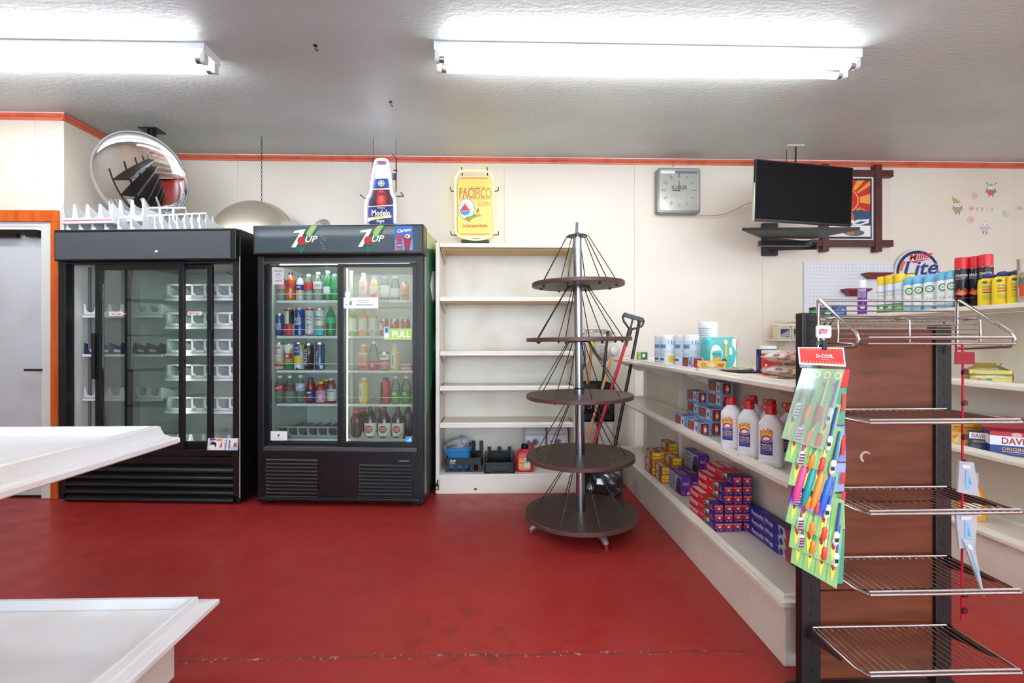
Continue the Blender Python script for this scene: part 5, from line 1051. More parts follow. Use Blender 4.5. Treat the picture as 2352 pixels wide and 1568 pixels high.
sp = spray('hair_spray', 'slim purple hair spray can standing apart on the board', 1981, .026, .235, mat('purple can lacquer', '#6a2a9a', .25), '#e9e6ea', [('r', -.035, .115, .02, .175, '#b9a0d0'), ('t', 'AQUA', -.002, .150, .017, '#3a1f5a', {'w': .036}), ('t', 'NET', .002, .128, .017, '#3a1f5a', {'w': .03}), ('e', 0, .05, .014, .012, '#d9cfe6'), ('r', -.06, .0, -.035, .18, '#b04a9a')], None)
def jar_(label, u, r, h, c, lid, band, X=X2+.06):
    q = hit(u, 720, X=X); t = thing('gel_jar', label, 'jar', (X, q.y, T2+.001), -.6, 'gel jars on the board')
    MB().lathe([(r*.94, 0), (r, .006), (r, h*.68), (r*.9, h*.76)], 24).build('jar', mat('gel ' + c, c, .12, coat=.5), t, smooth=45)
    MB().lathe([(r*.97, h*.76), (r*.97, h*.97), (r*.9, h)], 24).build('lid', K(lid, .35), t, smooth=45)
    prints(t, round_(r), band, nu=12)
jar_('green gel jar with dark lid on the board', 1873, .045, .085, '#2a7a3c', '#33251f', [('r', -.03, .015, .03, .05, '#4fae5a')]); jar_('navy gel jar with green leaf label on the board', 1902, .042, .075, '#24346e', '#2c3f86', [('p', [(-.03, .03), (0, .045), (.03, .03), (0, .018)], '#8fd08a')]); jar_('blue gel jar beside the navy one', 1928, .045, .080, '#2f56a0', '#3f6ab8', [('r', -.03, .02, .03, .045, '#5a82c0')], X2+.10)
q = hit(1834, 724, X=X2+.04); carton('soap_box', 'small lime green soap box at the far end of the board', 'box', (X2+.06, q.y, T2+.001), -.5, (.085, .05, .05), '#b4d23c', {'front': [('e', .6, .5, .22, .3, '#7fae2c'), ('e', .2, .5, .14, .2, '#e6efd0'), ('e', .66, .6, .06, .1, '#2a3a1c')]})
ca = {'front': [('t', 'HAVOLINE', .38, .86, .07, '#9a8f80', {'w': .4}), ('t', '24', .86, .86, .1, '#4a4a54'), ('r', .14, .1, .86, .72, '#9a98a8'), ('p', [(.14, .3), (.86, .72), (.14, .72)], '#3a4a94'), ('p', [(.14, .1), (.86, .1), (.86, .6), (.14, .25)], '#b8b4ba'), ('p', [(.5, .14), (.8, .16), (.7, .22)], '#3a3a44')]}
cw = .118
CB = carton('cream_carton', 'cream carton with blue triangle print, left of two on the bracket shelf', 'box', (BSX+.075, 4.25, BSZ+.001), 0, (cw, .10, .125), '#ecdcb8', ca, 'cream cartons on the bracket shelf'); dup(CB, (BSX+.075+cw+.004, 4.25, BSZ+.001), 0, 'cream carton with blue triangle print, right one partly behind the rack post')
# lower shelves behind the rack
z9 = Z2[2]+.019
q = hit(2258, 845, X=X2+.10); SP = carton('sponge_pack', 'yellow and green scrub sponges in clear film on the shelf behind the rack', 'sponges', (X2+.12, q.y, z9), R(-30), (.16, .10, .022), '#f0d84a', {'front': [('r', .08, .1, .35, .9, '#f0a83c'), ('e', .46, .5, .08, .5, '#3f9a4c'), ('e', .22, .5, .05, .4, '#d83a2c')]})
for z in (.023, .034): MB().box(-.08, .08, -.05, .05, z, z+(.010 if z > .03 else .021)).build('sponge', K('#3f8a5a' if z > .03 else '#ecd24a'), SP)
MB().box(-.08, .08, -.05, .05, .045, .064).build('sponge', K('#ecd24a'), SP)
MB().loft([(0, .088, .056, 5), (.03, .094, .06, 4), (.06, .090, .056, 4), (.085, .05, .02, 3), (.10, .06, .006, 3)], 20).build('film', clear('thin film', '#ffffff', .06, .06, '#cfe6dc', k=1.0), SP, smooth=50)
z8 = Z2[1]+.019
q = hit(2330, 1040, X=X2+.02)
da = [('r', 0, .42, 1, .82, '#eeeef0'), ('r', 0, .82, 1, 1, '#c8202c'), ('t', 'DAVID', .5, .62, .26, '#b81f2c', {'w': .58}), ('e', .5, .9, .10, .1, '#e6b89a'), ('t', 'ORIGINAL', .5, .27, .13, '#e8a850', {'w': .58}), ('r', .22, .14, .78, .17, '#c9b9a0'), ('r', .3, .07, .7, .085, '#8f96c0')]
dbx = carton('seed_box', 'blue, white and red display box lettered DAVID at the right edge', 'box', (X2+.163, hit(2262, 1017, X=X2+.045).y-.02, z8), R(-34), (.19, .14, .115), '#233a8a', {'front': da, 'right': da, 'top': [('r', 0, 0, 1, 1, '#b8202c')], 'left': [('r', 0, .42, 1, .82, '#eeeef0')]})
MB().add([(-.095, .07, .115), (.095, .07, .115), (.095, .07, .175), (-.095, .07, .175)], [(0, 1, 2, 3)]).add([(-.095, .072, .115), (.095, .072, .115), (.095, .072, .175), (-.095, .072, .175)], [(3, 2, 1, 0)]).build('display_flap', K('#b01f2c'), dbx)
carton('seed_box', 'small blue and white box lettered DAVID behind the larger one', 'box', (X2+.085, hit(2246, 1010, X=X2+.05).y+.03, z8), R(-40), (.075, .05, .095), '#26304f', {'front': [('r', 0, .62, 1, .95, '#eeeef0'), ('t', 'DAVID', .5, .78, .2, '#b81f2c', {'w': .8}), ('t', 'ORIGINAL', .5, .48, .1, '#d8a060', {'w': .7}), ('r', .1, .1, .6, .3, '#5a5a5c')]})
carton('candy_box', 'yellow candy box on the shelf beside the rack post', 'box', (X2+.08, hit(2200, 990, X=X2+.06).y+.02, z8), R(-35), (.09, .06, .075), '#f0b83c', {'front': [('e', .55, .5, .3, .35, '#f6d88a'), ('p', [(.1, .7), (.5, .8), (.3, .5)], '#e07a2c')]})
cb2 = carton('yellow_tray', 'yellow display tray on blue boxes on the shelf behind the rack', 'box', (X2+.19, hit(2215, 940, X=X2+.16).y, z8), R(-30), (.20, .10, .15), {'all': '#3f6ab0'}, {'front': [('r', 0, .42, 1, 1, '#e6aa2c'), ('r', .1, .6, .6, .64, '#8a5a1c'), ('r', .1, .76, .6, .8, '#8a5a1c'), ('e', .82, .6, .1, .1, '#c8502c'), ('r', 0, .0, 1, .1, '#2a4a90')]})
z7 = Z2[0]+.019
q = hit(2222, 1150, X=X2+.1); t = thing('detergent_bottle', 'orange detergent bottle with white cap on the lowest shelf behind the rack', 'bottle', (X2+.12, q.y, z7), -.7)
MB().loft([(0, .055, .036, 3), (.01, .06, .04, 3), (.13, .058, .038, 3), (.17, .04, .03, 2.5), (.19, .024, .024, 2)], 26).build('body', mat('orange jug plastic', '#f0a23c', .3), t, smooth=50)
MB().lathe([(.03, .188), (.032, .24), (.028, .25)], 18).build('cap', WH, t, smooth=40)
prints(t, lambda u, v, o: (u, -.0405-o, v), [('r', -.04, .03, .035, .11, '#f2ead8'), ('e', -.02, .10, .02, .014, '#d8402c'), ('r', -.03, .05, .02, .058, '#3a5a9a')])
# ================================================================ things on the wall and ceiling
def onY(Y): return lambda u, v, o: (lambda q: (q.x, Y-o, q.z))(hit(u, v, Y=Y))
def px3(pts, Y): return [tuple(hit(u, v, Y=Y)) for u, v in pts]
def pxz(pts, Y): return [(hit(u, v, Y=Y).x, hit(u, v, Y=Y).z) for u, v in pts]
def smooth_path(pts, n=4):
    out = []; L = len(pts)
    for i in range(L-1):
        p0, p1, p2, p3 = [Vector(pts[max(0, min(L-1, i+k))]) for k in (-1, 0, 1, 2)]
        for j in range(n):
            t = j/n; out.append(.5*((2*p1) + (p2-p0)*t + (2*p0-5*p1+4*p2-p3)*t*t + (3*p1-p0-3*p2+p3)*t**3))
    return out + [Vector(pts[-1])]
NEONW = mat('lit white neon', '#ffffff', .3, emit='#e9e6ff', es=9.0); NEONY = mat('lit yellow neon', '#fff7a0', .3, emit='#fff35c', es=1.5)
HOOK = mat('black steel rod', '#121214', .4)
# ---- bottle-shaped neon sign
YM = 3.96
MO = [(839, 512), (841, 462), (850, 444), (853, 424), (859, 388), (861, 373), (867, 366.5), (885, 366.5), (891, 373), (892, 386), (896, 410), (899, 441), (906, 455), (907.5, 480), (907.5, 512)]
sg = thing('neon_bottle_sign', 'bottle-shaped neon beer sign with white tube hanging above the drinks fridge', 'neon sign', (0, 0, 0))
inner = [(845, 512), (847, 463), (855, 445), (859, 420), (864, 392), (866, 374), (886, 374), (888, 392), (893, 422), (896, 444), (903, 458), (904, 512)]
outer = [(845, 513), (847, 463), (855, 445), (859, 420), (864, 392), (866, 373), (871, 370), (893, 370), (899, 377), (902, 405), (908, 440), (915, 456), (917, 480), (917, 510)]
BLU = mat('blue acrylic sign box', '#2f66a8', .2, coat=.4)
q0 = pxz([(847, 513), (849, 463), (857, 445), (861, 420), (866, 392), (868, 373), (886, 373), (889, 392), (894, 422), (897, 444), (904, 458), (905, 513)], YM)
MB().prism(q0, YM, YM+.10, 'y').build('sign_box', BLU, sg, bev=.004)
MB().prism(pxz(inner, YM), YM-.004, YM, 'y').build('face', K('#28346e', .25), sg)
prints(sg, onY(YM-.004), [('p', [(861, 412), (864, 385), (866, 376), (887, 376), (889, 386), (892, 411)], '#c9ccd2'), ('p', [(866, 378), (868, 373), (885, 372), (887, 378)], '#3a2f58'), ('p', [(861, 412), (866, 390), (870, 412)], '#eeeef0'), ('p', [(857, 432), (861, 411), (891, 410), (895, 430)], '#1c3a78'), ('e', 876, 421, 7.5, 7.5, '#d9d8c8'), ('e', 876, 421, 5.8, 5.8, '#26304a'), ('p', [(871, 421), (876, 416), (881, 421), (876, 426)], '#e6dfb0'), ('p', [(855, 434), (895.5, 432), (895, 435), (855, 437)], '#efeacc'), ('p', [(848, 472), (854, 447), (857, 436), (894, 435), (896, 446), (902, 460), (903, 470)], '#3a1c26'), ('p', [(864, 472), (866, 440), (886, 438), (890, 455), (889, 471)], '#8c2230'), ('e', 876, 460, 9.5, 13, '#d23a34'), ('e', 876, 458, 5.5, 8, '#f0604c'), ('e', 876, 440, 7, 3, '#c8402e'), ('p', [(846, 474), (903, 470.5), (903, 472.5), (846, 476)], '#efe6b8'), ('p', [(845, 512), (846, 476), (903, 472.5), (904, 512)], '#26306a'), ('t', 'CERVEZA', 876, 478, -3, '#d8d8e4', {'w': 18}), ('t', 'Modelo', 875, 489, -13, '#f6f6fa', {'w': 43}), ('p', [(845, 501), (868, 497), (900, 495), (899, 500), (866, 504), (845, 508)], '#e6d98a'), ('p', [(845, 505), (860, 502), (846, 510)], '#eeeef2'), ('t', 'Negra', 874, 507.5, -7, '#dfe6f6', {'w': 18, 'shear': .2})], step=.0004)
pts = smooth_path([hit(u, v, Y=YM-.022) for u, v in MO], 3)
MB().tube(pts, .0085, 8).build('neon_tube', NEONW, sg, smooth=60)
for A in ([(849, 358, 3.86), (857, 367, YM+.02), (857.5, 395, YM+.02)], [(902, 355, 3.86), (910, 365, YM+.06), (909.5, 440, YM+.06)], [(827, 447, 3.9), (837, 455, YM-.01), (845, 455, YM)], [(911, 451, YM+.04), (927, 450.5, YM+.02), (921, 442, 3.9)], [(903, 391.5, YM+.03), (913, 391, YM+.03)]):
    MB().tube([hit(u, v, Y=y) for u, v, y in A], .005, 6).build('support_rod', HOOK, sg)
for u in (857.5, 909.5): a = hit(u, 368, Y=YM+.04); MB().tube([(a.x, a.y, a.z), (a.x, a.y, CEIL)], .0016, 5).build('hanging_wire', HOOK, sg)
for u, v in ((905, 404),): a = hit(u, v, Y=YM+.06); MB().box(a.x-.012, a.x+.012, a.y-.012, a.y+.012, a.z-.03, a.z+.02).build('transformer_clip', HOOK, sg)
tag(MB().prism([(hit(846, 514, Y=3.9).x, -.0), (hit(955, 514, Y=3.9).x, 0), (hit(955, 514, Y=3.9).x, .014), (hit(846, 514, Y=3.9).x, .014)], 3.80, 4.02, 'y').build('brown_board', K('#5a463c'), None, (0, 0, H2-.008)), 'thin brown board lying on the drinks fridge under the bottle sign', 'board')
# ---- can-shaped neon sign
YP = 4.27
sg = thing('neon_can_sign', 'can-shaped yellow neon beer sign on the wall above the shelf unit', 'neon sign', (0, 0, 0))
PO = [(1091, 551), (1061, 545), (1050, 537), (1046.5, 527), (1046, 470), (1046, 417), (1052, 400), (1058, 393.5), (1090, 391.5), (1118, 393.5), (1125, 398), (1132, 415), (1134.5, 470), (1135.5, 527), (1131, 537), (1119, 546), (1093, 551)]
PI_ = [(1059, 405), (1121, 405), (1123, 412), (1129, 422), (1130, 535), (1122, 541), (1120, 546), (1062, 546), (1059, 541), (1052, 535), (1052, 422), (1058, 412)]
MB().prism(pxz(PI_, YP), YP-.006, YP, 'y').build('face', mat('lit yellow sign print', '#efbb5e', .3, emit='#f3bf70', es=.2), sg, bev=.002)
prints(sg, onY(YP-.006), [('r', 1059, 405, 1121, 408, '#c9cdd0'), ('p', [(1059, 407), (1121, 407), (1122, 411), (1058, 411)], '#e89a3c'), ('p', [(1054, 536), (1129, 536), (1122, 540), (1060, 540)], '#e89a4c'), ('p', [(1060, 541), (1121, 541), (1120, 546), (1062, 546)], '#d6dae0'), ('t', 'CERVEZA', 1096, 430, -3, '#c9963c', {'w': 46, 'bold': 0}), ('t', 'PACIFICO', 1092, 443.2, -21, '#6a3418', {'w': 75}), ('t', 'PACIFICO', 1092.6, 443.2, -19.5, '#f0b05a', {'w': 74, 'bold': 0}), ('r', 1054, 456, 1128, 457.2, '#d8742c'), ('t', 'CLARA', 1113, 467.5, -10, '#d88a4a', {'w': 30, 'bold': 0}),
    ('e', 1071.5, 480, 18.5, 24, '#3a4a6a'), ('e', 1071.5, 480, 17.5, 23, '#e6e9f2'), ('e', 1068.5, 481, 12.5, 14, '#3a4a6a'), ('e', 1068.5, 481, 11.8, 13.2, '#dbe6f2'), ('p', [(1056, 484), (1068, 468), (1080, 484)], '#cf3a38'), ('p', [(1057, 485), (1080, 485), (1076, 492), (1068, 494), (1060, 491)], '#4f8ac8'), ('p', [(1064, 504), (1072, 498), (1082, 496), (1093, 490), (1095, 498), (1084, 502), (1078, 510), (1070, 505)], '#8a9a4a'), ('p', [(1094, 488), (1098, 478), (1101, 482), (1097, 490)], '#6a7a3a'), ('p', [(1094, 493), (1104, 492), (1106, 497), (1096, 497)], '#a8a85a'), ('t', 'La Cerveza del Pacifico', 1092, 518.5, -6.5, '#d2502c', {'w': 58, 'shear': .15})], step=.0004)
MB().tube(smooth_path([hit(u, v, Y=YP-.03) for u, v in PO], 3), .0085, 8).build('neon_tube', NEONY, sg, smooth=60)
for A in ([(1034, 430, 4.2), (1037, 439, YP-.02), (1044, 439.5, YP-.02)], [(1144.5, 430, 4.2), (1144, 438, YP-.02), (1136, 439, YP-.02)], [(1034.5, 532, 4.2), (1037, 539.5, YP-.02), (1050, 540, YP-.02)], [(1145, 532, 4.2), (1144.5, 539, YP-.02), (1131, 539.5, YP-.02)], [(1060, 385, 4.2), (1061.5, 391, YP-.02), (1062, 403, YP)], [(1118.5, 384, 4.2), (1119.5, 391, YP-.02), (1120, 403, YP)]):
    MB().tube([hit(u, v, Y=y) for u, v, y in A], .005, 6).build('support_rod', HOOK, sg)
a, b_ = hit(1059, 557, Y=4.22), hit(1123, 549, Y=4.22)
MB().box(a.x, b_.x, 4.24, WY, a.z, b_.z).build('transformer', HOOK, sg, bev=.006)
for u in (1062, 1120): q = hit(u, 559, Y=4.24); MB().box(q.x-.006, q.x+.006, 4.24, 4.26, q.z-.004, a.z).build('transformer_foot', HOOK, sg)
# ---- wall clock
YC = 4.30; a, b_ = hit(1510, 489, Y=YC), hit(1609, 386, Y=YC)
ck = thing('wall_clock', 'square grey wall clock lettered KOHLER', 'clock', (0, 0, 0)); xw = (b_.x-a.x)
MB().prism(rrect(a.x, b_.x, a.z, b_.z, .025), YC, WY, 'y').build('case', mat('grey clock case', '#8d8b84', .3, .5), ck, bev=.006)
MB().prism(rrect(a.x+.015, b_.x-.015, a.z+.022, b_.z-.012, .02), YC-.008, YC, 'y').build('dial', mat('silver dial', '#b9b8ae', .22, .35), ck)
ccx, ccz = hit(1559.5, 437, Y=YC-.008).x, hit(1559.5, 437, Y=YC-.008).z
it = [('r', a.x+.03, b_.z-.055, b_.x-.03, b_.z-.03, '#6f7078'), ('r', a.x+.03, b_.z-.055, a.x+.16, b_.z-.03, '#eceef2')]
fc = lambda u, v, o: (u, YC-.008-o, v)
for k in range(12):
    an = R(30*k); dx, dz = math.sin(an), math.cos(an); L0, L1 = .125, .165
    for off_ in ((-.006, .006) if k in (0, 8, 9, 10, 11, 7) else (0,)):
        ox, oz = off_*dz, -off_*dx
        p = [(ccx+dx*L+ox+s*dz*.0026, ccz+dz*L*.95+oz-s*dx*.0026) for L, s in ((L0, -1), (L0, 1), (L1, 1), (L1, -1))]; prints(ck, fc, [('p', p, '#5b5a56')], 'hour_mark', base=.0012)
it += [('t', 'KOHLER', ccx+.004, ccz+.028, .034, '#4a4a4a', {'w': .145}), ('t', 'PLUMBING', ccx-.005, ccz-.025, .022, '#a3a298', {'w': .14, 'bold': 0}), ('t', 'PRODUCTS', ccx-.005, ccz-.056, .022, '#a3a298', {'w': .14, 'bold': 0})]
prints(ck, fc, it, 'print')
MB().box(ccx-.003, ccx+.003, YC-.0135, YC-.012, ccz-.015, ccz+.085).build('hand', K('#5a5a58'), ck); MB().box(ccx-.062, ccx+.015, YC-.012, YC-.0105, ccz-.004, ccz+.004).build('hand', K('#5a5a58'), ck)
a2 = hit(1547, 384, Y=WY-.02); MB().tube([(a2.x, WY-.02, a2.z), (a2.x-.004, WY-.02, a2.z+.05), (a2.x-.003, WY-.02, CEIL-.03)], .0025, 5).build('hanger_wire', K('#7a6a58'), ck)
cp = smooth_path([hit(u, v, Y=y) for u, v, y in ((1605, 494, 4.33), (1625, 495, 4.34), (1655, 493, 4.34), (1685, 484, 4.33), (1708, 471, 4.28), (1731, 464, 4.2), (1760, 458, 4.0))], 4)
tag(MB().tube(cp, .0035, 6).build('power_cord', K('#b99a62')), 'thin tan cord running along the wall from the clock to the television', 'cord')
# ---- television on its wall arm
PL, PR = hit(1732, 440, Y=3.50), hit(1955, 450, Y=3.66)
tv = thing('television', 'black flat television on a wall arm near the ceiling', 'television', (0, 0, 0)); yaw = math.atan2(PR.y-PL.y, PR.x-PL.x); tw = math.hypot(PR.x-PL.x, PR.y-PL.y)
zt, zb = (hit(1731, 368, Y=3.50).z + hit(1952, 386, Y=3.66).z)/2, (hit(1735, 510, Y=3.50).z + hit(1956, 517, Y=3.66).z)/2
tv.location = ((PL.x+PR.x)/2, (PL.y+PR.y)/2, zb); tv.rotation_euler = (R(2.5), 0, yaw); th = zt-zb
SCR = mat('dark television screen', '#08080a', .45, spec=.12); BZ = mat('black bezel', '#101012', .3)
MB().box(-tw/2, tw/2, 0, .022, 0, th).build('bezel', BZ, tv, bev=.003)
MB().box(-tw/2+.01, tw/2-.01, -.002, .001, .018, th-.01).build('screen', SCR, tv)
MB().box(-tw/2+.1, tw/2-.1, .022, .055, .03, th*.6).build('rear_case', BZ, tv, bev=.01)
MB().box(-tw/2-.003, -tw/2, .0, .022, 0, th*.62).build('bezel_edge', WIRE, tv)
zsf = zb - .012
ar = thing('tv_wall_mount', 'black wall arm and tray under the television', 'wall mount', (0, 0, 0))
poly = [hit(1704, 523, Z=zsf), hit(1976, 521, Z=zsf), hit(1868, 543, Z=zsf), hit(1745, 540, Z=zsf)]
MB().prism([(q.x, q.y) for q in poly], zsf-.022, zsf).build('tray', mat('black tray laminate', '#1c1c1f', .5), ar, bev=.002)
a, b_ = hit(1752, 587, Y=WY-.03), hit(1787, 541, Y=WY-.03)
MB().prism(rrect(a.x, b_.x, a.z, b_.z+.12, .01), WY-.03, WY, 'y').build('wall_plate', mat('black steel plate', '#26272a', .45), ar)
ax = (a.x+b_.x)/2
MB().box(hit(1745, 542, Y=4.0).x, hit(1862, 542, Y=4.0).x, 3.98, 4.03, zsf-.075, zsf-.03).build('tilt_bar', BZ, ar, bev=.003)
MB().obox((ax, WY-.02, a.z+.08), (ax+.22, 4.02, zsf-.07), .03, .06).build('arm', BZ, ar, bev=.003)
MB().obox((ax, WY-.02, a.z+.16), (ax+.20, 4.02, zsf-.05), .02, .03).build('arm', K('#3a3b3f'), ar)
a = hit(1797, 345, Z=CEIL); c = hit(1842, 330, Z=CEIL)
cm = thing('ceiling_bracket', 'white plated bracket with black rods on the ceiling above the television', 'bracket', ((a.x+c.x)/2, (a.y+c.y)/2, CEIL))
MB().box(-.075, .075, -.06, .06, -.012, 0).build('plate', K('#d6d2ca'), cm, bev=.002)
MB().tube([(.015, -.03, -.012), (.015, -.02, -.5)], .007, 8).build('rod', HOOK, cm); MB().tube([(-.03, .03, -.012), (-.03, .03, -.4)], .004, 6).build('rod', K('#5a4a3a'), cm)
MB().box(-.05, .10, -.03, .06, -.26, -.25).build('lower_plate', K('#cfcac0'), cm); MB().box(.035, .055, -.01, .01, -.5, -.26).build('strut', K('#6a655e'), cm)
# ---- framed poster with crossed bars
YPF = 4.34; fr = thing('framed_picture', 'sunset and bottle picture in a crossed-bar dark wood frame behind the television', 'picture', (0, 0, 0))
FW = mat('dark red wood', '#5a2a22', .45, noise=(8, '#472018', .4, .7), scl=(3, 3, 3))
pic = [hit(1898, 554, Y=YPF), hit(2008, 404, Y=YPF)]; X0, X1, Z0, Z1 = pic[0].x, pic[1].x, pic[0].z, pic[1].z
X0 = X1 - (Z1-Z0)*.80
MB().box(X0, X1, YPF, WY, Z0, Z1).build('panel', K('#eceae8'), fr)
fw, fh = X1-X0, Z1-Z0; fF = lambda u, v, o: (X0+u*fw, YPF-o, Z0+v*fh)
rays = []
for k in range(9):
    a0 = R(90 - 22*k + 6); a1 = R(90 - 22*k - 6); rays.append(('p', [(.46, .62), (max(.08, min(.92, .46+.75*math.cos(a0))), min(.93, max(.42, .62+.75*math.sin(a0)))), (max(.08, min(.92, .46+.75*math.cos(a1))), min(.93, max(.42, .62+.75*math.sin(a1))))], '#eaa23c'))
prints(fr, fF, [('r', .05, .04, .95, .96, '#2c1c30'), ('r', .08, .40, .92, .93, '#c8281f')] + rays + [('e', .46, .62, .26, .20, '#d2321f'), ('e', .46, .62, .235, .18, '#eaa23c'), ('e', .46, .62, .21, .16, '#c8281f'), ('r', .08, .2, .92, .46, '#2f4a68'), ('p', [(.08, .46), (.3, .49), (.5, .45), (.7, .48), (.92, .45), (.92, .43), (.08, .43)], '#2f4a68'), ('r', .08, .07, .92, .24, '#efeeea'), ('p', [(.5, .26), (.66, .33), (.9, .34), (.88, .28), (.7, .24)], '#e6e9ec'), ('p', [(.6, .27), (.74, .31), (.84, .30), (.7, .26)], '#39587a'), ('e', .6, .13, .2, .05, '#6a6466'), ('p', [(.44, .1), (.60, .1), (.60, .38), (.56, .45), (.55, .62), (.49, .62), (.48, .45), (.44, .38)], '#b9702c'), ('r', .44, .2, .60, .32, '#efe9e2'), ('r', .47, .24, .57, .28, '#c0392c'), ('r', .49, .55, .55, .64, '#3a5a2c')], 'print', step=.0003)
bw = .062
for x in (X0-.02, X1-.008): MB().box(x, x+bw, YPF-.03, WY-.012, Z0-.10, Z1+.10).build('frame_bar', FW, fr, bev=.003)
for z in (Z0-.05, Z1-.012): MB().box(X0-.13, X1+.17, YPF-.022, WY-.016, z, z+bw).build('frame_bar', FW, fr, bev=.003)
qn = hit(1952, 380, Y=WY-.02); MB().tube([(qn.x, WY-.02, Z1+.04), (qn.x-.004, WY-.02, CEIL-.05)], .002, 5).build('hanging_wire', HOOK, fr)
# ---- pegboard, ledges, round beer sign
YB_ = WY-.022; a, b_ = hit(1847, 697, Y=YB_), hit(2052, 602, Y=YB_)
pg = tag(MB().box(a.x, b_.x, YB_, WY, a.z-.1, b_.z).build('pegboard', mat('white pegboard', '#dfe0e2', .5)), 'white pegboard on the back wall left of the round beer sign', 'pegboard')
hb = MB(); nx, nz = 25, 12
for i in range(nx):
    for j in range(nz):
        x = a.x+.02+(b_.x-a.x-.04)*i/(nx-1); z = a.z+.0+(b_.z-a.z-.02)*j/(nz-1); hb.add([(x+.0035*math.cos(k*PI/3), YB_-.0004, z+.0035*math.sin(k*PI/3)) for k in range(6)], [tuple(range(6))])
o = hb.build('holes', K('#77767a'), pg); o['kind'] = 'stuff'
LEDGE = mat('dark red ledge wood', '#7a2a30', .35)
for u0, u1, v0, v1, l in ((1995, 2053, 625, 638, 'dark red crown ledge mounted high on the pegboard'), (1947, 2004, 662, 678, 'dark red crown ledge mounted low on the pegboard')):
    y0 = WY-.12; a, b_ = hit(u0, v1, Y=y0), hit(u1, v0, Y=y0); w = b_.x-a.x
    t = thing('ledge_shelf', l, 'shelf', ((a.x+b_.x)/2, y0, a.z)); hh = b_.z-a.z
    MB().box(-w/2, w/2, 0, .095, hh*.75, hh).build('top', LEDGE, t, bev=.002); b = MB(); s1, s2 = w/2-.01, w/2-.06
    b.add([(-s1, .004, hh*.75), (s1, .004, hh*.75), (s1, .095, hh*.75), (-s1, .095, hh*.75), (-s2, .06, 0), (s2, .06, 0), (s2, .095, 0), (-s2, .095, 0)], [(0, 1, 2, 3), (7, 6, 5, 4), (0, 4, 5, 1), (1, 5, 6, 2), (2, 6, 7, 3), (3, 7, 4, 0)]); b.build('crown', LEDGE, t)
YL = WY-.03; c = hit(2108, 626, Y=YL); rr = .228
ml = thing('round_beer_sign', 'round Miller Lite beer sign on the back wall behind the spray cans', 'sign', (c.x, YL, c.z))
MB().prism(arc(0, 0, rr, 0, 355, 71), 0, .03, 'y').build('disc', mat('grey sign disc', '#d6d4d4', .3), ml, bev=.003)
def ring(a0, a1, r0, r1, col): return ('p', arc(0, 0, r1, a0, a1, 18) + list(reversed(arc(0, 0, r0, a0, a1, 18))), col)
prints(ml, lambda u, v, o: (u, -o, v), [('e', 0, 0, rr*.93, rr*.93, '#dcdadb'), ring(-40, 215, rr*.80, rr*.92, '#262a52'), ring(140, 175, rr*.66, rr*.79, '#d8703c'), ring(-35, 0, rr*.7, rr*.79, '#c23a5a'), ('t', 'Miller', .02, .158, .058, '#c2304c', {'w': .23, 'shear': .3, 'rot': 9}), ('p', [(-.09, .105), (.13, .135), (.02, .105), (-.02, .09)], '#c2304c'), ('t', 'Lite', .01, .045, .145, '#eeeef2', {'w': .36, 'shear': .3, 'rot': 4}), ('t', 'Lite', .01, .045, .132, '#2a3a78', {'w': .345, 'shear': .3, 'rot': 4})], 'print', step=.0005)
# ---- wall stickers
sk = WY-.0006
def stick(label, items, cat='sticker', group='holiday stickers on the back wall', name='wall_sticker'):
    a = MB(); o = prints(None, onY(WY-.0005), items, name, step=.0002); tag(o, label, cat, group)
def owl(cx, cy, c1, c2, hat, label, antl=False):
    it = [('e', cx, cy, 11, 13, c1), ('e', cx, cy+5, 8, 8, c2), ('e', cx-4, cy-5, 4.5, 4.5, '#eef0ea'), ('e', cx+4, cy-5, 4.5, 4.5, '#eef0ea'), ('e', cx-4, cy-5, 1.3, 1.3, '#4a4a4a'), ('e', cx+4, cy-5, 1.3, 1.3, '#4a4a4a'), ('p', [(cx-1.6, cy-2), (cx+1.6, cy-2), (cx, cy+1.5)], '#e0b84c'), ('p', [(cx-10, cy), (cx-15, cy+7), (cx-9, cy+5)], c2), ('p', [(cx+10, cy), (cx+14, cy+7), (cx+9, cy+5)], c2), ('r', cx-5, cy+12, cx-3, cy+17, '#8a6a5a'), ('r', cx+3, cy+12, cx+5, cy+17, '#8a6a5a')]
    if antl: it += [('p', [(cx-8, cy-11), (cx-13, cy-17), (cx-11, cy-17), (cx-6, cy-11)], '#7a5a4a'), ('p', [(cx+8, cy-11), (cx+13, cy-17), (cx+11, cy-17), (cx+6, cy-11)], '#7a5a4a')]
    elif hat: it += [('p', [(cx-9, cy-10), (cx+6, cy-13), (cx-12, cy-24)], hat), ('e', cx-13, cy-24, 2, 2, '#d9cf7a')]
    stick(label, it)
owl(2276, 436, '#9aa06a', '#c2647a', None, 'green owl wall sticker with antlers', True); owl(2199, 476, '#c98a8a', '#a8a880', '#c9a05a', 'pink owl wall sticker with pointed hat'); owl(2262, 520, '#cfd8a0', '#d8b8c8', None, 'pale green owl wall sticker below the word Happy')
def flake(cx, cy, c, label):
    it = []
    for k in range(8):
        a = R(45*k+10); dx, dy = math.cos(a), math.sin(a); it.append(('p', [(cx+dy*.7, cy-dx*.7), (cx+dx*8.5+dy*.7, cy+dy*8.5-dx*.7), (cx+dx*8.5-dy*.7, cy+dy*8.5+dx*.7), (cx-dy*.7, cy+dx*.7)], c)); it.append(('e', cx+dx*7, cy+dy*7, 1.6, 1.6, c))
    stick(label, it)
flake(2238, 450, '#e6b49a', 'orange snowflake wall sticker'); flake(2229, 505, '#d8a0a8', 'pink snowflake wall sticker'); flake(2309, 492, '#b9cba0', 'green snowflake wall sticker')
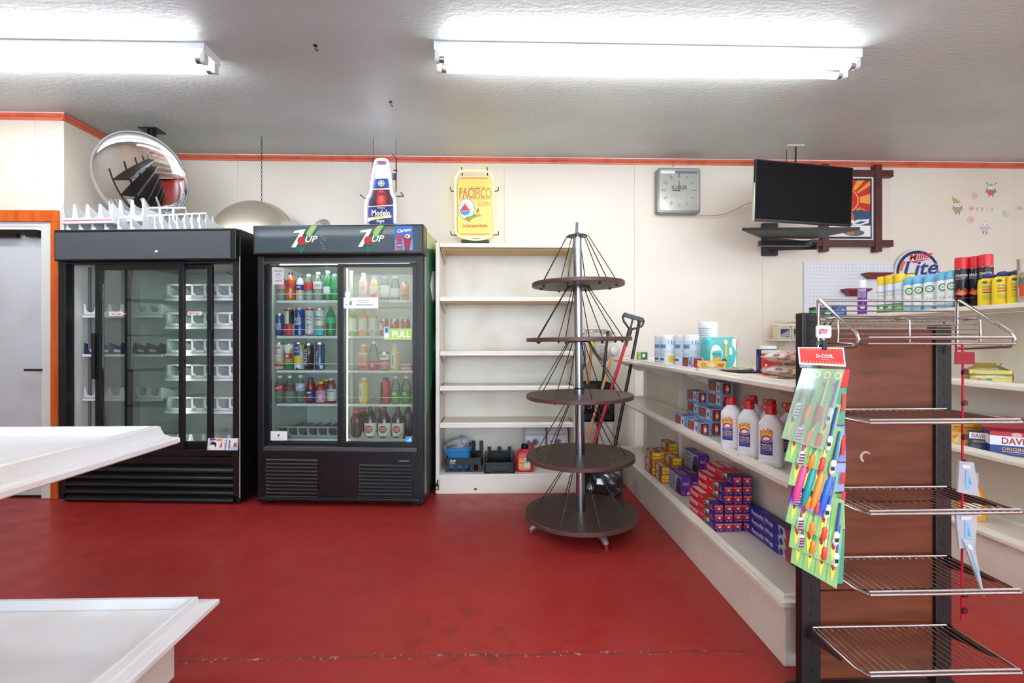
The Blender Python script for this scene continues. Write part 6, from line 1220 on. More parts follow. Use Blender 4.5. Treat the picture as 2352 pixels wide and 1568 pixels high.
stick('pastel wall letters spelling Happy', [('t', ch, x, 478, -9.5 if ch == 'H' else -9, col, {'asp': 1}) for ch, x, col in (('H', 2231, '#d87a8a'), ('a', 2244, '#a0b89a'), ('p', 2256, '#e0a0b4'), ('p', 2268, '#e0d0a0'), ('y', 2279, '#a8bc8a'))], name='wall_lettering'); stick('green wall letter H at the right edge', [('t', 'H', 2341, 478, -9.5, '#8fae8a', {'asp': 1}), ('t', 'o', 2353, 478, -9, '#d89a8a', {'asp': 1})], name='wall_lettering')
# ---- round convex mirror
mc = hit(322, 410, Y=3.72); cmx = thing('convex_mirror', 'round convex security mirror hanging from the ceiling above the black cooler', 'mirror', mc, rot=(R(90+18), 0, R(6)))
RM = .336; sag = .050; prof = [(RM, 0)] + [(RM*math.cos(R(9*k)), sag*math.sin(R(9*k))) for k in range(1, 10)] + [(.002, sag)]
MB().lathe(prof, 64, caps=False).build('mirror_dome', mat('mirror acrylic', '#eceeee', .02, 1.0), cmx, smooth=60)
MB().lathe([(RM, -.012), (RM+.006, -.008), (RM+.006, .004), (RM-.002, .004)], 64, caps=False).build('rim', mat('grey mirror rim', '#a9adb4', .3, .4), cmx, smooth=60)
MB().lathe([(RM, -.010), (RM*.9, -.030), (.1, -.045), (.002, -.045)], 48, caps=False).build('back_shell', K('#3a3a3c'), cmx, smooth=60)
a = hit(349, 299, Z=CEIL); mb = thing('mirror_bracket', 'black ceiling bracket holding the round mirror', 'bracket', (a.x, a.y, CEIL))
MB().box(-.07, .07, -.06, .06, -.008, 0).build('plate', BLK, mb); MB().tube([(0, 0, -.008), (0, 0, -.07), (-.02, -.02, -.12)], .03, 10).build('swivel', BLK, mb, smooth=50)
MB().tube([(-.02, -.02, -.12), (mc.x-a.x, mc.y-a.y+.05, mc.z-CEIL+.02)], .010, 8).build('arm', BLK, mb)
# ---- ceiling hooks and chain
for u, v, l in ((724, 104, 'small black hook in the ceiling left of the long light'), (897, 234, 'small black hook in the ceiling above the bottle sign')):
    a = hit(u, v, Z=CEIL); t = thing('ceiling_hook', l, 'hook', (a.x, a.y, CEIL))
    MB().lathe([(.012, -.004), (.012, 0)], 10).build('plate', HOOK, t); MB().tube([(0, 0, 0), (0, 0, -.022), (.010, 0, -.034), (.016, 0, -.024)], .0028, 6).build('hook', HOOK, t)
a = hit(601, 312, Z=CEIL); z = hit(598, 468, Y=a.y).z
ch = thing('hanging_chain', 'thin dark chain hanging from the ceiling behind the gold dish', 'chain', (a.x, a.y, CEIL))
lk = MB().tube([(.006*math.cos(k*PI/4), 0, -.011+.011*math.sin(k*PI/4)) for k in range(8)], .0017, 5, closed=True).mesh('link', HOOK)
for k in range(int((CEIL-z)/.019)): put('link', lk, ch, (0, 0, -.004-k*.019), R(90*(k % 2)))
# ---- gold dish and clear tubs behind the headers
GOLD = mat('champagne metal dish', '#d6ccb6', .33, .7)
bc = hit(577, 560, Y=4.06); ds = thing('metal_dish', 'large champagne metal dish leaning on the wall behind the black cooler', 'dish', (bc.x, 4.06, bc.z+.045), rot=(R(78), 0, R(3)))
DR = .345; MB().lathe([(DR, 0), (DR, .006)] + [(DR*math.cos(R(9*k)), .17*math.sin(R(9*k))) for k in range(1, 10)] + [(.002, .17)], 56, caps=False).build('bowl', GOLD, ds, smooth=60); MB().tube([(DR*math.cos(k*PI/24), DR*math.sin(k*PI/24), 0) for k in range(48)], .006, 8, closed=True).build('rim', K('#7a7468'), ds, smooth=60)
TUB = clear('frosted tub plastic', '#f4f4f2', .1, .35, '#efefec')
for u, v, l, rz, s in ((668, 510, 'frosted plastic tub lying on the drinks fridge beside the gold dish', .4, 1.0), (765, 505, 'clear plastic tub lying on the drinks fridge left of the bottle sign', -.5, 1.1)):
    q = hit(u, v, Y=3.85); t = thing('plastic_tub', l, 'tub', (q.x, 3.85, H2-.01), rot=(R(62), 0, rz)); MB().loft([(.0, .05*s, .05*s, 4), (.10*s, .07*s, .07*s, 4)], 24).build('tub', TUB, t, (0, 0, .045), smooth=40)
    MB().tube([(.072*s*math.cos(k*PI/12), .072*s*math.sin(k*PI/12), .145*s) for k in range(24)], .004, 6, closed=True).build('rim', TUB, t)
# ---- white organisers piled on the black cooler
TOPZ = H1
for u0, u1, vt, y, zoff, n, st, l, rz in ((140, 262, 470, .06, .065, 4, 0, 'white scalloped organiser with red stripe at the left of the cooler top', -.1), (245, 335, 455, .16, .10, 3, 0, 'white scalloped organiser under the round mirror', -.25), (335, 425, 455, .26, .07, 3, 1, 'white windowed organiser standing in front of the round mirror', .1), (330, 480, 492, .10, .0, 8, 1, 'low white organiser at the front of the cooler top', -.28), (150, 330, 500, .08, .0, 6, 1, 'white organiser lying under the scalloped ones on the cooler top', -.05), (400, 492, 488, .30, .0, 5, 0, 'small white organiser next to the gold dish', -.2)):
    a, b_ = LF(u0, 500, M1, y), LF(u1, 500, M1, y); h = max(.05, LF(u0, vt, M1, y).z - TOPZ - zoff)
    o = organiser(None, 'bottle_organiser', l, b_.x-a.x, {470: .30, 455: .12, 492: .18, 500: .34, 488: .12}[vt], min(h, .17), n, TRAYW, M1 @ Vector(((a.x+b_.x)/2, y, TOPZ+zoff+.002)), R(-3.9)+rz*.4, 'organisers piled on the black cooler', st)
    if n == 4: prints(o, lambda u, v, of: (u, -of, v), [('r', -(b_.x-a.x)/2+.01, .02, (b_.x-a.x)/2-.01, .028, '#e0567a')])
# ================================================================ wall unit deck and the cleaning corner
# black bottle crate with a blue bin
YK = 3.70
def dkx(u, v=1050, Y=YK): return hit(u, v, Y=Y).x
x0, x1 = dkx(1023), dkx(1107); CRB = mat('black crate plastic', '#17171a', .38); BIN = mat('blue bin plastic', '#1f78b0', .35)
cr = thing('bottle_crate', 'black bottle crate lettered 7UP holding a blue bin on the unit deck', 'crate', ((x0+x1)/2, YK, dk+.001)); w = x1-x0; d_ = .27
MB().box(-w/2, w/2, 0, d_, 0, .012).build('base', CRB, cr)
for a, b_ in ((0, .01), (d_-.01, d_)):
    MB().box(-w/2, w/2, a, b_, .055, .108).build('band', CRB, cr, bev=.002)
for a in (-w/2, w/2-.01): MB().box(a, a+.01, 0, d_, .055, .108).build('band', CRB, cr, bev=.002)
for k in range(5): xx = -w/2 + (w-.03)*k/4; MB().box(xx, xx+.03, 0, .012, .012, .055).build('post', CRB, cr); MB().box(xx, xx+.03, d_-.012, d_, .012, .19).build('post', CRB, cr)
for k in range(1, 4): xx = -w/2 + w*k/4; MB().box(xx-.002, xx+.002, .012, d_-.012, .012, .09).build('divider', CRB, cr)
prints(cr, lambda u, v, o: (u, -o, v), [('t', '7UP', -w/2+.055, .085, .022, '#eef0f0', {'w': .045, 'shear': .2}), ('r', -w/2+.034, .064, -w/2+.08, .067, '#d8dada')])
bx0, bx1 = dkx(1024, Y=YK+.02), dkx(1081, Y=YK+.02); bw2 = bx1-bx0
bn = thing('blue_bin', 'blue plastic bin standing in the black bottle crate', 'bin', ((bx0+bx1)/2, YK+.125, dk+.016))
MB().loft([(0, bw2*.42, .08, 6), (.0, bw2*.44, .085, 6), (.145, bw2*.49, .098, 6), (.145, bw2*.53, .106, 6), (.168, bw2*.53, .106, 6), (.168, bw2*.49, .098, 6), (.05, bw2*.45, .088, 6)], 32).build('bin', BIN, bn, smooth=50)
pb = thing('plastic_jug', 'frosted plastic jug lying tilted in the blue bin', 'jug', ((bx0+bx1)/2-.02, YK+.12, dk+.19), rot=(R(20), R(62), R(-12)))
MB().loft([(-.10, .045, .05, 5), (-.09, .052, .058, 4), (.05, .052, .058, 4), (.075, .045, .05, 3.5), (.085, .04, .045, 3)], 26).build('body', clear('frosted jug plastic', '#dcdde2', .15, .62, '#c9cad2'), pb, smooth=50); MB().lathe([(.02, .085), (.02, .105)], 14).build('spout', K('#c9cad2'), pb)
cfm = clear('crinkled clear film', '#e9e9ee', .05, .25, '#d8d8e2', k=1.6)
def film(name, label, loc, sx, sy, sz, m, seed, cat='bag', par=None, n=14):
    rnd = random.Random(seed); b = MB(); vs = []; fs = []
    for i in range(n+1):
        for j in range(2*n):
            th_ = PI*i/n; ph = PI*j/n; k = 1 + .16*math.sin(3*ph+seed+i) + rnd.uniform(-.10, .10)
            vs.append((sx*k*math.copysign(abs(math.sin(th_)*math.cos(ph))**.7, math.cos(ph)), sy*k*math.copysign(abs(math.sin(th_)*math.sin(ph))**.7, math.sin(ph)), sz + sz*math.copysign(abs(math.cos(th_))**.7, math.cos(th_))))
    for i in range(n):
        for j in range(2*n): fs.append((i*2*n+j, i*2*n+(j+1) % (2*n), (i+1)*2*n+(j+1) % (2*n), (i+1)*2*n+j))
    b.add(vs, fs)
    if par: return b.build(name, m, par, loc)
    return tag(b.build(name, m, None, loc), label, cat)
film('clear_wrap', 'crumpled clear plastic wrap in the blue bin', ((bx0+bx1)/2, YK+.09, dk+.14), .08, .06, .035, cfm, 3, 'wrap')
# black open tray crate
x0, x1 = dkx(1112, 1080, 3.68), dkx(1182, 1080, 3.68); w = x1-x0
tc = thing('tray_crate', 'empty black tray crate beside the red fuel can', 'crate', ((x0+x1)/2, 3.655, dk+.001))
MB().box(-w/2, w/2, 0, .27, 0, .01).build('base', CRB, tc)
MB().prism([(-w/2, 0), (-w/2+.05, 0), (-w/2+.07, .012), (w/2-.07, .012), (w/2-.05, 0), (w/2, 0), (w/2, .085), (-w/2, .085)], 0, .01, 'y').build('front', CRB, tc, bev=.003)
MB().box(-w/2+.02, w/2-.02, .262, .27, 0, .115).build('rear', CRB, tc)
for s in (-1, 1): MB().prism([(0, 0), (.27, 0), (.27, .115), (.20, .115), (0, .085)], s*(w/2-.005)-.005, s*(w/2-.005)+.005, 'x').build('side', CRB, tc)
for xx in (-w/2+.035, 0, w/2-.035): MB().box(xx-.015, xx+.015, .25, .27, .115, .15).build('lug', CRB, tc, bev=.003)
for i in range(3):
    for j in range(2): MB().lathe([(.032, .01), (.032, .055), (.028, .055), (.028, .012)], 14, caps=False).build('cup', CRB, tc, (-w/2+.048+i*(w-.096)/2, .07+j*.1, 0), smooth=40)
prints(tc, lambda u, v, o: (u, -o, v), [('r', -.05, .042, .05, .045, '#5a5a5e')], 'moulded_line')
# fuel can
q = hit(1206, 1083, Y=3.70); FC = mat('red fuel can plastic', '#c81f28', .32)
fc_ = thing('fuel_can', 'red plastic fuel can with black cap on the unit deck', 'fuel can', (q.x, 3.74, dk+.001), R(-4))
MB().loft([(0, .066, .05, 5), (.008, .074, .058, 5), (.06, .073, .057, 5), (.12, .073, .057, 5), (.15, .062, .05, 4), (.17, .04, .04, 3), (.178, .03, .03, 2)], 32).build('body', FC, fc_, smooth=50)
MB().loft([(.178, .028, .028, 2), (.185, .03, .03, 2), (.205, .028, .028, 2), (.212, .02, .02, 2)], 18).build('cap', BLK, fc_, smooth=40)
MB().tube(smooth_path([(.01, 0, .195), (.04, 0, .21), (.062, 0, .19), (.068, 0, .14)], 4), .013, 8).build('handle', FC, fc_, smooth=60)
prints(fc_, lambda u, v, o: (u, -.0585-o, v), [('r', -.046, .028, .046, .112, '#e6c9a0'), ('r', -.046, .090, .0, .112, '#f0a04c'), ('r', .004, .072, .046, .112, '#d8dde6'), ('e', .018, .09, .012, .014, '#2f6ab0'), ('r', -.042, .062, -.002, .082, '#e88a3c'), ('r', .004, .034, .04, .064, '#e6dcb0'), ('r', -.042, .034, -.004, .052, '#e8a060'), ('r', -.04, .018, .04, .022, '#e6e0d4')])
# white printed packages at the back of the deck
PKM = mat('white printed film', '#d9dade', .3)
for u0, u1, l, sd_ in ((1204, 1254, 'white printed package standing on the deck behind the fuel can, left one', 0), (1257, 1306, 'white printed package standing on the deck behind the round stand, right one', 1)):
    a, b_ = hit(u0, 1000, Y=3.86).x, hit(u1, 1000, Y=3.86).x; w = b_-a; t = thing('printed_package', l, 'package', ((a+b_)/2, 3.91, dk+.001), 0, 'white printed packages')
    MB().loft([(0, w*.48, .05, 6), (.01, w*.5, .06, 6), (.27, w*.5, .06, 6), (.30, w*.48, .035, 5), (.32, w*.47, .008, 5)], 30).build('body', PKM, t, smooth=50)
    prints(t, lambda u, v, o: (u, -.0605-o, v), [('e', 0, .20, .032, .034, '#aeb2ba'), ('e', 0, .20, .020, .022, '#5a6472'), ('e', -.055, .205, .012, .012, '#7a808a'), ('r', -w*.42, .10, w*.42, .14, '#b9bcc4'), ('r', -w*.42, .255, w*.42, .27, '#b8b4ae')])
# ---- the corner: crate on a cream cabinet, mops and brooms
xc0, xc1 = hit(1330, 968, Y=3.93).x, hit(1411, 968, Y=3.93).x; zc0, zc1 = hit(1380, 968, Y=3.93).z, hit(1380, 882, Y=3.93).z
cabm = mat('cream cabinet paint', '#ddd4c2', .4)
cb = thing('cream_cabinet', 'small cream cabinet in the corner under the black milk crate', 'cabinet', ((xc0+xc1)/2, 3.94, 0)); w = xc1-xc0-.02
MB().box(-w/2, w/2, 0, .34, .0, zc0-.002).build('body', cabm, cb, bev=.003); MB().box(-w/2+.01, w/2-.01, -.006, 0, .02, zc0-.10).build('door', cabm, cb, bev=.002); MB().box(-w/2+.01, w/2-.01, -.006, 0, zc0-.09, zc0-.015).build('drawer', cabm, cb, bev=.002)
mk = thing('milk_crate', 'black milk crate on the cream cabinet in the corner', 'crate', ((xc0+xc1)/2, 3.93, zc0+.001)); w = xc1-xc0; hh = zc1-zc0
MB().box(-w/2, w/2, 0, .32, 0, .012).build('base', CRB, mk)
for y0, y1 in ((0, .012), (.308, .32)):
    MB().box(-w/2, w/2, y0, y1, hh-.05, hh).build('rim', CRB, mk, bev=.002); MB().box(-w/2, w/2, y0, y1, 0, .06).build('skirt', CRB, mk)
for s in (-1, 1):
    MB().box(s*(w/2-.006)-.006, s*(w/2-.006)+.006, 0, .32, hh-.05, hh).build('rim', CRB, mk); MB().box(s*(w/2-.006)-.006, s*(w/2-.006)+.006, 0, .32, 0, .06).build('skirt', CRB, mk)
    MB().box(s*(w/2-.02)-.02, s*(w/2-.02)+.02, 0, .012, .06, hh-.05).build('corner', CRB, mk)
for k in range(-2, 5):
    xx = -w/2+.04+k*.045
    for sg_ in (1, -1):
        p0 = Vector((xx if sg_ > 0 else xx+.12, .006, .06)); p1 = Vector(((xx+.12) if sg_ > 0 else xx, .006, hh-.05)); 
        cl_ = lambda p: Vector((max(-w/2+.04, min(w/2-.04, p.x)), p.y, p.z)); MB().obox(cl_(p0), cl_(p1), .01, .006, up=(0, 1, 0)).build('lattice', CRB, mk)
# poles
WOODH = mat('pale wood handle', '#d09a68', .5, noise=(6, '#b97f4e', .4, .7), scl=(6, 6, .5)); REDP = mat('red pole paint', '#cf1f26', .3)
def pole(name, label, A, B, r, m, cat='mop', floor_=True):
    t = thing(name, label, cat, (0, 0, 0)); p, q = hit(A[0], A[1], Y=A[2]), hit(B[0], B[1], Y=B[2])
    f_ = q + (q-p)*((q.z-.02)/(p.z-q.z)) if floor_ else q
    MB().tube([p, f_], r, 12).build('handle', m, t, smooth=60); return t, p, q
t, p, q = pole('mop_handle', 'red mop pole with grey plastic mop holder leaning in the corner', (1438, 786, 3.72), (1340, 1096, 3.61), .0125, REDP)
GR = mat('dark grey plastic', '#3a3a3d', .4)
H = lambda u, v, y=3.72: hit(u, v, Y=y)
hd_ = MB().tube([H(1436, 795), H(1441, 778), H(1445, 765), H(1449, 752)], [.0145, .015, .02, .018], 10).build('socket', GR, t, smooth=50)
MB().tube([H(1447, 757), H(1433, 738), H(1430, 727), H(1433, 720), H(1477, 733), H(1479, 737), H(1475, 748), H(1468, 752), H(1447, 757)], .009, 8).build('holder_frame', GR, t, smooth=40)
MB().obox(H(1432, 722), H(1477, 735), .035, .022, up=(0, -1, 0)).build('holder_jaw', GR, t, bev=.004); MB().tube([H(1449, 752), H(1452, 738), H(1455, 728)], .008, 8).build('holder_spine', GR, t); 
t, p, q = pole('broom_handle', 'black metal pole leaning beside the red mop pole', (1468, 742, 3.74), (1407, 1052, 3.68), .0125, mat('black pole paint', '#17171a', .3), 'broom'); MB().lathe([(.0135, 0), (.0135, .03), (.008, .034)], 12).build('end_cap', GR, t, p)
t, p, q = pole('broom_handle', 'black broom pole standing behind the round stand', (1396, 764, 3.90), (1368, 1040, 3.78), .011, mat('black pole paint', '#17171a', .3), 'broom'); MB().lathe([(.013, -.02), (.013, .012), (.007, .016)], 12).build('end_cap', BLK, t, p)
FUZZ = mat('pale mop yarn', '#d9d2c8', .9, noise=(60, '#a89f94', .4, .65), bump=(80, .8)); WRAPM = mat('white wrapped mop head', '#e9e6e2', .6, bump=(40, .6))
def fuzzy(name, par, p, rx, ry, rz_, m, seed, tilt=0.0):
    rnd = random.Random(seed); b = MB(); n = 16; vs = []; fs = []
    for i in range(n+1):
        for j in range(2*n):
            a, f = PI*i/n, PI*j/n; k = 1+rnd.uniform(-.11, .11); vs.append((rx*k*math.sin(a)*math.cos(f), ry*k*math.sin(a)*math.sin(f), rz_*k*math.cos(a)))
    for i in range(n):
        for j in range(2*n): fs.append((i*2*n+j, i*2*n+(j+1) % (2*n), (i+1)*2*n+(j+1) % (2*n), (i+1)*2*n+j))
    b.add(vs, fs); return b.build(name, m, par, p, rot=(0, tilt, 0), smooth=80)
t, p, q = pole('wet_mop', 'wood-handled mop with white wrapped head standing in the milk crate', (1406, 815, 3.86), (1339, 1040, 3.66), .0115, WOODH, 'mop', False); fuzzy('mop_head', t, hit(1411, 806, Y=3.86), .04, .04, .045, WRAPM, 4, R(20)); 
t, p, q = pole('duster', 'long yellow-tipped duster with pale yarn head in the milk crate', (1359, 800, 4.0), (1349, 888, 3.99), .013, WOODH, 'duster', False); fuzzy('yarn_head', t, hit(1378, 806, Y=4.0), .055, .05, .10, FUZZ, 6, R(-38)); fuzzy('yellow_tuft', t, hit(1359, 793, Y=3.985), .024, .03, .035, mat('yellow yarn', '#d8c42c', .8, bump=(70, .7)), 7)
t, p, q = pole('duster', 'short wood-handled silver tinsel duster beside the pole of the round stand', (1336, 850, 4.0), (1337, 888, 3.99), .012, mat('orange wood handle', '#c9702c', .5), 'duster', False); fuzzy('tinsel_head', t, hit(1336, 818, Y=4.0), .035, .03, .12, mat('silver tinsel', '#9a9da4', .25, .8, bump=(60, .9)), 8)
film('clear_bag', 'clear plastic bag over the mop heads in the corner', (hit(1370, 785, Y=4.02).x, 4.05, hit(1370, 790, Y=4.02).z), .15, .08, .065, clear('mop bag film', '#f6f4f2', .08, .12, '#efe9e4', k=1.4), 11)
q = hit(1384, 1140, Z=0); tb = thing('black_trash_bag', 'shiny black bag in clear film on the floor behind the round stand', 'bag', (.757, 3.465, 0))
film('bag', '', (0, .02, .0), .15, .07, .13, mat('black bag film', '#1a1a1c', .14), 21, par=tb, n=20); film('outer_film', '', (0, .02, .0), .158, .078, .137, clear('outer bag film', '#e6e6ea', .05, .05, '#cfcfd6', k=3.0), 22, par=tb, n=18)
b = thing('black_bucket_wheel', 'black plug with yellow tag on the floor between the fridge and the shelf unit', 'plug', hit(1003, 1112, Y=3.60)-Vector((0, 0, .02)))
MB().tube([(0, 0, .02), (0, .0, -.02)], .016, 10).build('body', BLK, b, smooth=50); MB().box(-.004, .01, -.018, -.015, -.012, .008).build('tag', K('#d8d040'), b)
MB().tube(smooth_path([(0, 0, .02), (.004, .05, .05), (0, .15, .2)], 4), .005, 6).build('cord', BLK, b)
# ================================================================ things hanging on the brown rack
YT = RY-.235
t = thing('rack_tag', 'small white rack tag with red wave logo on the wire basket', 'tag', (0, 0, 0)); a, b_ = hit(1875.5, 776, Y=YT), hit(1909.5, 747, Y=YT)
MB().prism(rrect(a.x, b_.x, a.z, b_.z, .006), YT, YT+.004, 'y').build('card', K('#e9e6e0'), t)
prints(t, onY(YT), [('p', [(1881, 757), (1888, 754), (1894, 757), (1901, 755), (1900, 764), (1893, 766), (1887, 764), (1881, 768)], '#c2283c'), ('p', [(1881, 768), (1888, 765), (1885, 768)], '#7a1a28'), ('t', 'Wonder', 1891, 760.5, -4.5, '#f0d0d4', {'w': 15})])
for u in (1898, 1911): MB().tube([hit(u, 733, Y=YT+.02), hit(u-2, 741, Y=YT+.004), hit(u-6, 748, Y=YT+.004)], .0022, 6).build('hook', HOOK, t)
cp_ = thing('binder_clip', 'black clip holding the toothbrush strip on the rack', 'clip', (0, 0, 0)); a, b_ = hit(1886.5, 803, Y=YT-.01), hit(1897.5, 781, Y=YT-.01)
MB().box(a.x, b_.x, YT-.016, YT+.002, a.z, b_.z).build('jaw', HOOK, cp_, bev=.002); MB().tube([hit(1891, 776, Y=YT), hit(1892, 790, Y=YT-.008)], .004, 6).build('stem', WIRE, cp_); MB().box(hit(1877, 1, Y=YT).x, hit(1886, 1, Y=YT).x, YT-.006, YT+.004, hit(1880, 792, Y=YT).z, hit(1880, 781, Y=YT).z).build('collar', WIRE, cp_)
GREENC = mat('green blister card', '#86b46c', .35, noise=(12, '#a2c68a', .4, .7)); BLIST = clear('blister film', '#fbfdfb', .04, 0, k=.9)
def quad_card(t, name, Q, Y, th, m, front=0.0):
    f = [hit(u, v, Y=Y+front*i) for i, (u, v) in enumerate(Q)]
    b = MB(); vs = f + [q + Vector((0, th, 0)) for q in f]
    return b.add(vs, [(0, 1, 2, 3), (7, 6, 5, 4), (0, 4, 5, 1), (1, 5, 6, 2), (2, 6, 7, 3), (3, 7, 4, 0)]).build(name, m, t)
def bil(Q, Y):                                  # Q: bottom left, bottom right, top right, top left
    P = [hit(u, v, Y=Y) for u, v in Q]
    def F(u, v, o):
        q = P[0]*(1-u)*(1-v) + P[1]*u*(1-v) + P[2]*u*v + P[3]*(1-u)*v; return (q.x, q.y-o, q.z)
    return F
rows = [((1795, 1005), (1892, 1034), (1940, 848), (1843, 845)), ((1802, 1057), (1897, 1083), (1932, 930), (1840, 900)), ((1810, 1112), (1908, 1138), (1938, 985), (1842, 955)), ((1811, 1153), (1890, 1187), (1930, 1040), (1850, 1008)), ((1804, 1197), (1894, 1239), (1926, 1090), (1838, 1050)), ((1812, 1255), (1923, 1303), (1940, 1150), (1830, 1110)), ((1816, 1291), (1922, 1352), (1938, 1200), (1832, 1150))]
rn = ['uppermost', 'second', 'third', 'fourth, bright striped', 'fifth', 'sixth', 'lowest']
brush = [('#a84a8a', '#efe9ee'), ('#2f9a6a', '#f08a2c'), ('#e6dc9a', '#e0503c'), ('#3f5fc0', '#f2f2f2')]
for i, Q in enumerate(rows):
    Y = YT-.028+i*.006; t = thing('toothbrush_card', 'green toothbrush blister card, %s in the hanging strip' % rn[i], 'blister card', (0, 0, 0), group='toothbrush cards hanging on the rack')
    F = bil(Q, Y); stripe = (i == 3)
    quad_card(t, 'card', Q, Y, .0012, mat('violet striped card', '#4a3f98', .35) if stripe else GREENC)
    if stripe: it = [('p', [(a, 0), (a+.17, 0), (a+.17, .9), (a, .9)], c) for a, c in ((.04, '#8a7fc0'), (.29, '#5a4fa8'), (.54, '#9a8fd0'), (.79, '#6a5fb8'))]
    else:
        it = [('p', [(.07+.25*k, .26), (.18+.25*k, .26), (.125+.25*k, .03)], '#e2d24c') for k in range(4)] + [('e', .12+.25*k, .28, .035, .05, '#a8302c') for k in range(4)] + [('r', .0+.25*k, 0, .006+.25*k, 1, '#4f8a3c') for k in range(1, 4)]
        if i == 0: it += [('e', .12+.25*k, .92, .09, .05, '#e6e08a') for k in range(4)] + [('e', .12+.25*k, .92, .05, .028, '#9aae5a') for k in range(4)] + [('e', .12+.25*k, .80, .07, .025, '#c24a4a') for k in range(4)] + [('p', [(.03+.25*k, .47), (.2+.25*k, .45), (.12+.25*k, .53)], '#e0a84c') for k in range(4)]
    prints(t, F, it, step=.0001)
    for k in range(4):
        if stripe:
            a, c = Vector(F(.10+.25*k, .05, .006)), Vector(F(.12+.25*k, .62, .006)); MB().tube([a, a.lerp(c, .2), a.lerp(c, .8), c], [.004, .0095, .010, .006], 8).build('toothbrush', K(['#f04a8a', '#1f9a9a', '#f0923c', '#3f6ae0'][k], .3), t, smooth=60); continue
        u = .12+.25*k; hc, bc_ = brush[k]; top = .86 if i == 0 else .95
        a, m_, c = Vector(F(u, .31, .006)), Vector(F(u+.01, .52, .006)), Vector(F(u+.03, top, .004))
        tb_ = MB().tube([a, a.lerp(m_, .25), a.lerp(m_, .55), a.lerp(m_, .8), m_], [.004, .0085, .0065, .0085, .004], 8).build('toothbrush', K(bc_, .35), t, smooth=60)
        MB().tube([m_, c], [.0035, .0028], 6).build('neck', K(hc, .3), tb_, smooth=60)
        if k == 3: MB().box(a.x-.004, a.x+.004, a.y-.0095, a.y-.007, a.z+.012, a.z+.022).build('spot', K('#2a2a30'), tb_)
        if k == 0:
            for z_ in range(4): s_ = a.lerp(m_, .2+.2*z_); MB().box(s_.x-.008, s_.x+.004, s_.y-.0098, s_.y-.0075, s_.z-.003, s_.z+.001).build('ridge', K('#7a2a5a'), tb_)
    if i == 0: quad_card(t, 'blister', [(u, v) for u, v in Q], Y-.017, .0004, clear('milky blister film', '#fbfdfb', .05, .12, '#eef2ee', k=1.6))
# red header card of the strip
t = thing('header_card', 'red header card lettered Dr.COOL at the top of the toothbrush strip', 'card', (0, 0, 0)); Q = ((1836, 836), (1943, 842), (1938, 798), (1833, 797)); Yh = YT-.012
quad_card(t, 'card', Q, Yh, .002, K('#f2ecec')); Q2 = ((1839, 832), (1939, 837), (1935, 801), (1836, 799)); F = bil(Q2, Yh-.0004)
prints(t, F, [('r', 0, 0, 1, 1, '#e02c24')] + [('e', .05+.072*k, .91, .022, .06, '#f07a3c') for k in range(13) if k not in (6, 7)] + [('e', .05+.072*k, .09, .024, .065, '#f07a3c') for k in range(13)] + [('t', 'Dr.COOL', .52, .5, .22, '#f6eeee', {'w': .40, 'asp': 2.8}), ('r', .43, .26, .6, .29, '#f0d0cc')], step=.0003)
Q = ((1840, 858), (1945, 862), (1943, 842), (1836, 836)); quad_card(t, 'clear_band', Q, Yh-.003, .0004, BLIST)
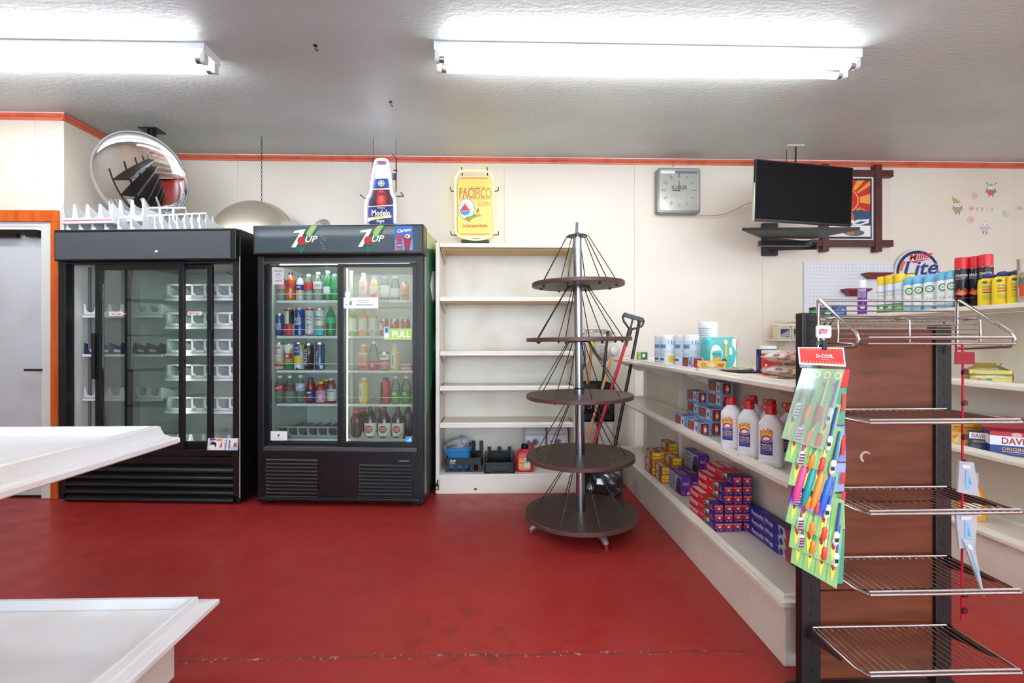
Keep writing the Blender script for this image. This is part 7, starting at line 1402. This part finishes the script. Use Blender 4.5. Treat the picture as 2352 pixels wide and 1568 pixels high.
# second strip behind
t = thing('toothbrush_strip', 'second toothbrush strip with red header hanging behind the first', 'blister strip', (0, 0, 0)); Y = YT+.03
quad_card(t, 'header', ((1926, 888), (1947, 888), (1952, 848), (1930, 848)), Y, .0015, K('#e02c24'))
vv = [(890, 975), (978, 1060), (1063, 1130), (1133, 1215), (1218, 1340)]
for k, (v0, v1) in enumerate(vv): o = quad_card(t, 'card', ((1908+k*2, v1), (1940+(k % 2)*4-k, v1), (1945-(k % 2)*3-k, v0), (1912+k, v0)), Y+.004*k, .0012, [K('#5a9a7a'), K('#7f8fc8'), K('#9aa8cc'), GREENC, mat('teal card', '#4f9a80', .35)][k])
for (v0, v1) in ((905, 945), (1000, 1045), (1085, 1112), (1128, 1160)): quad_card(t, 'price_label', ((1932, v1), (1940, v1), (1943, v0), (1935, v0)), Y-.003, .001, K('#d83a3c'))
# red merchandising strip with clear bags on the right
Yr = RY-.20; t = thing('clip_strip', 'thin red clip strip with red header hanging from the right of the wire basket', 'clip strip', (0, 0, 0)); REDS = mat('red strip plastic', '#b8142c', .3)
p, q = hit(2211.5, 800, Y=Yr), hit(2209, 1425, Y=Yr); MB().obox(p, q, .0045, .003, up=(0, 1, 0)).build('strip', REDS, t)
a, b_ = hit(2190.5, 836, Y=Yr), hit(2236, 808, Y=Yr); MB().box(a.x, b_.x, Yr-.004, Yr-.002, a.z, b_.z).build('header', mat('dark red card', '#8e1020', .35), t)
for u in (2197, 2211): MB().tube([hit(u, 808, Y=Yr-.002), hit(u+1, 797, Y=Yr), hit(u-2, 790, Y=Yr+.01)], .003, 6).build('hook', REDS, t)
for v in (853, 925, 1003, 1062, 1100, 1202, 1252, 1365, 1402):
    c = hit(2214, v, Y=Yr-.006); MB().prism([(-.004, -.008), (.006, -.007), (.009, .004), (.003, .008), (-.005, .003)], -.004, .004, 'y').build('clip', mat('dark red clip', '#5a1420', .35), t, c)
CB_ = clear('clear bag film', '#f6f8fa', .08, .38, '#f4f6fa', k=.8)
bg = thing('clear_bag', 'clear bags with blue print hanging on the red clip strip', 'bag', (0, 0, 0))
for k, Q in enumerate((((2200, 1130), (2250, 1140), (2237, 1062), (2204, 1058)), ((2204, 1260), (2240, 1255), (2246, 1175), (2196, 1178)), ((2246, 1330), (2262, 1372), (2236, 1240), (2212, 1238)))):
    quad_card(bg, 'bag', Q, Yr-.012-.006*k, .006, CB_)
    F = bil(Q, Yr-.013-.006*k); prints(bg, F, [('p', [(.35, .2), (.6, .15), (.55, .7), (.4, .75)], '#7fa8d0'), ('p', [(.5, .35), (.7, .3), (.6, .6)], '#4f9ab8'), ('r', .2, .8, .7, .9, '#c9cede')])
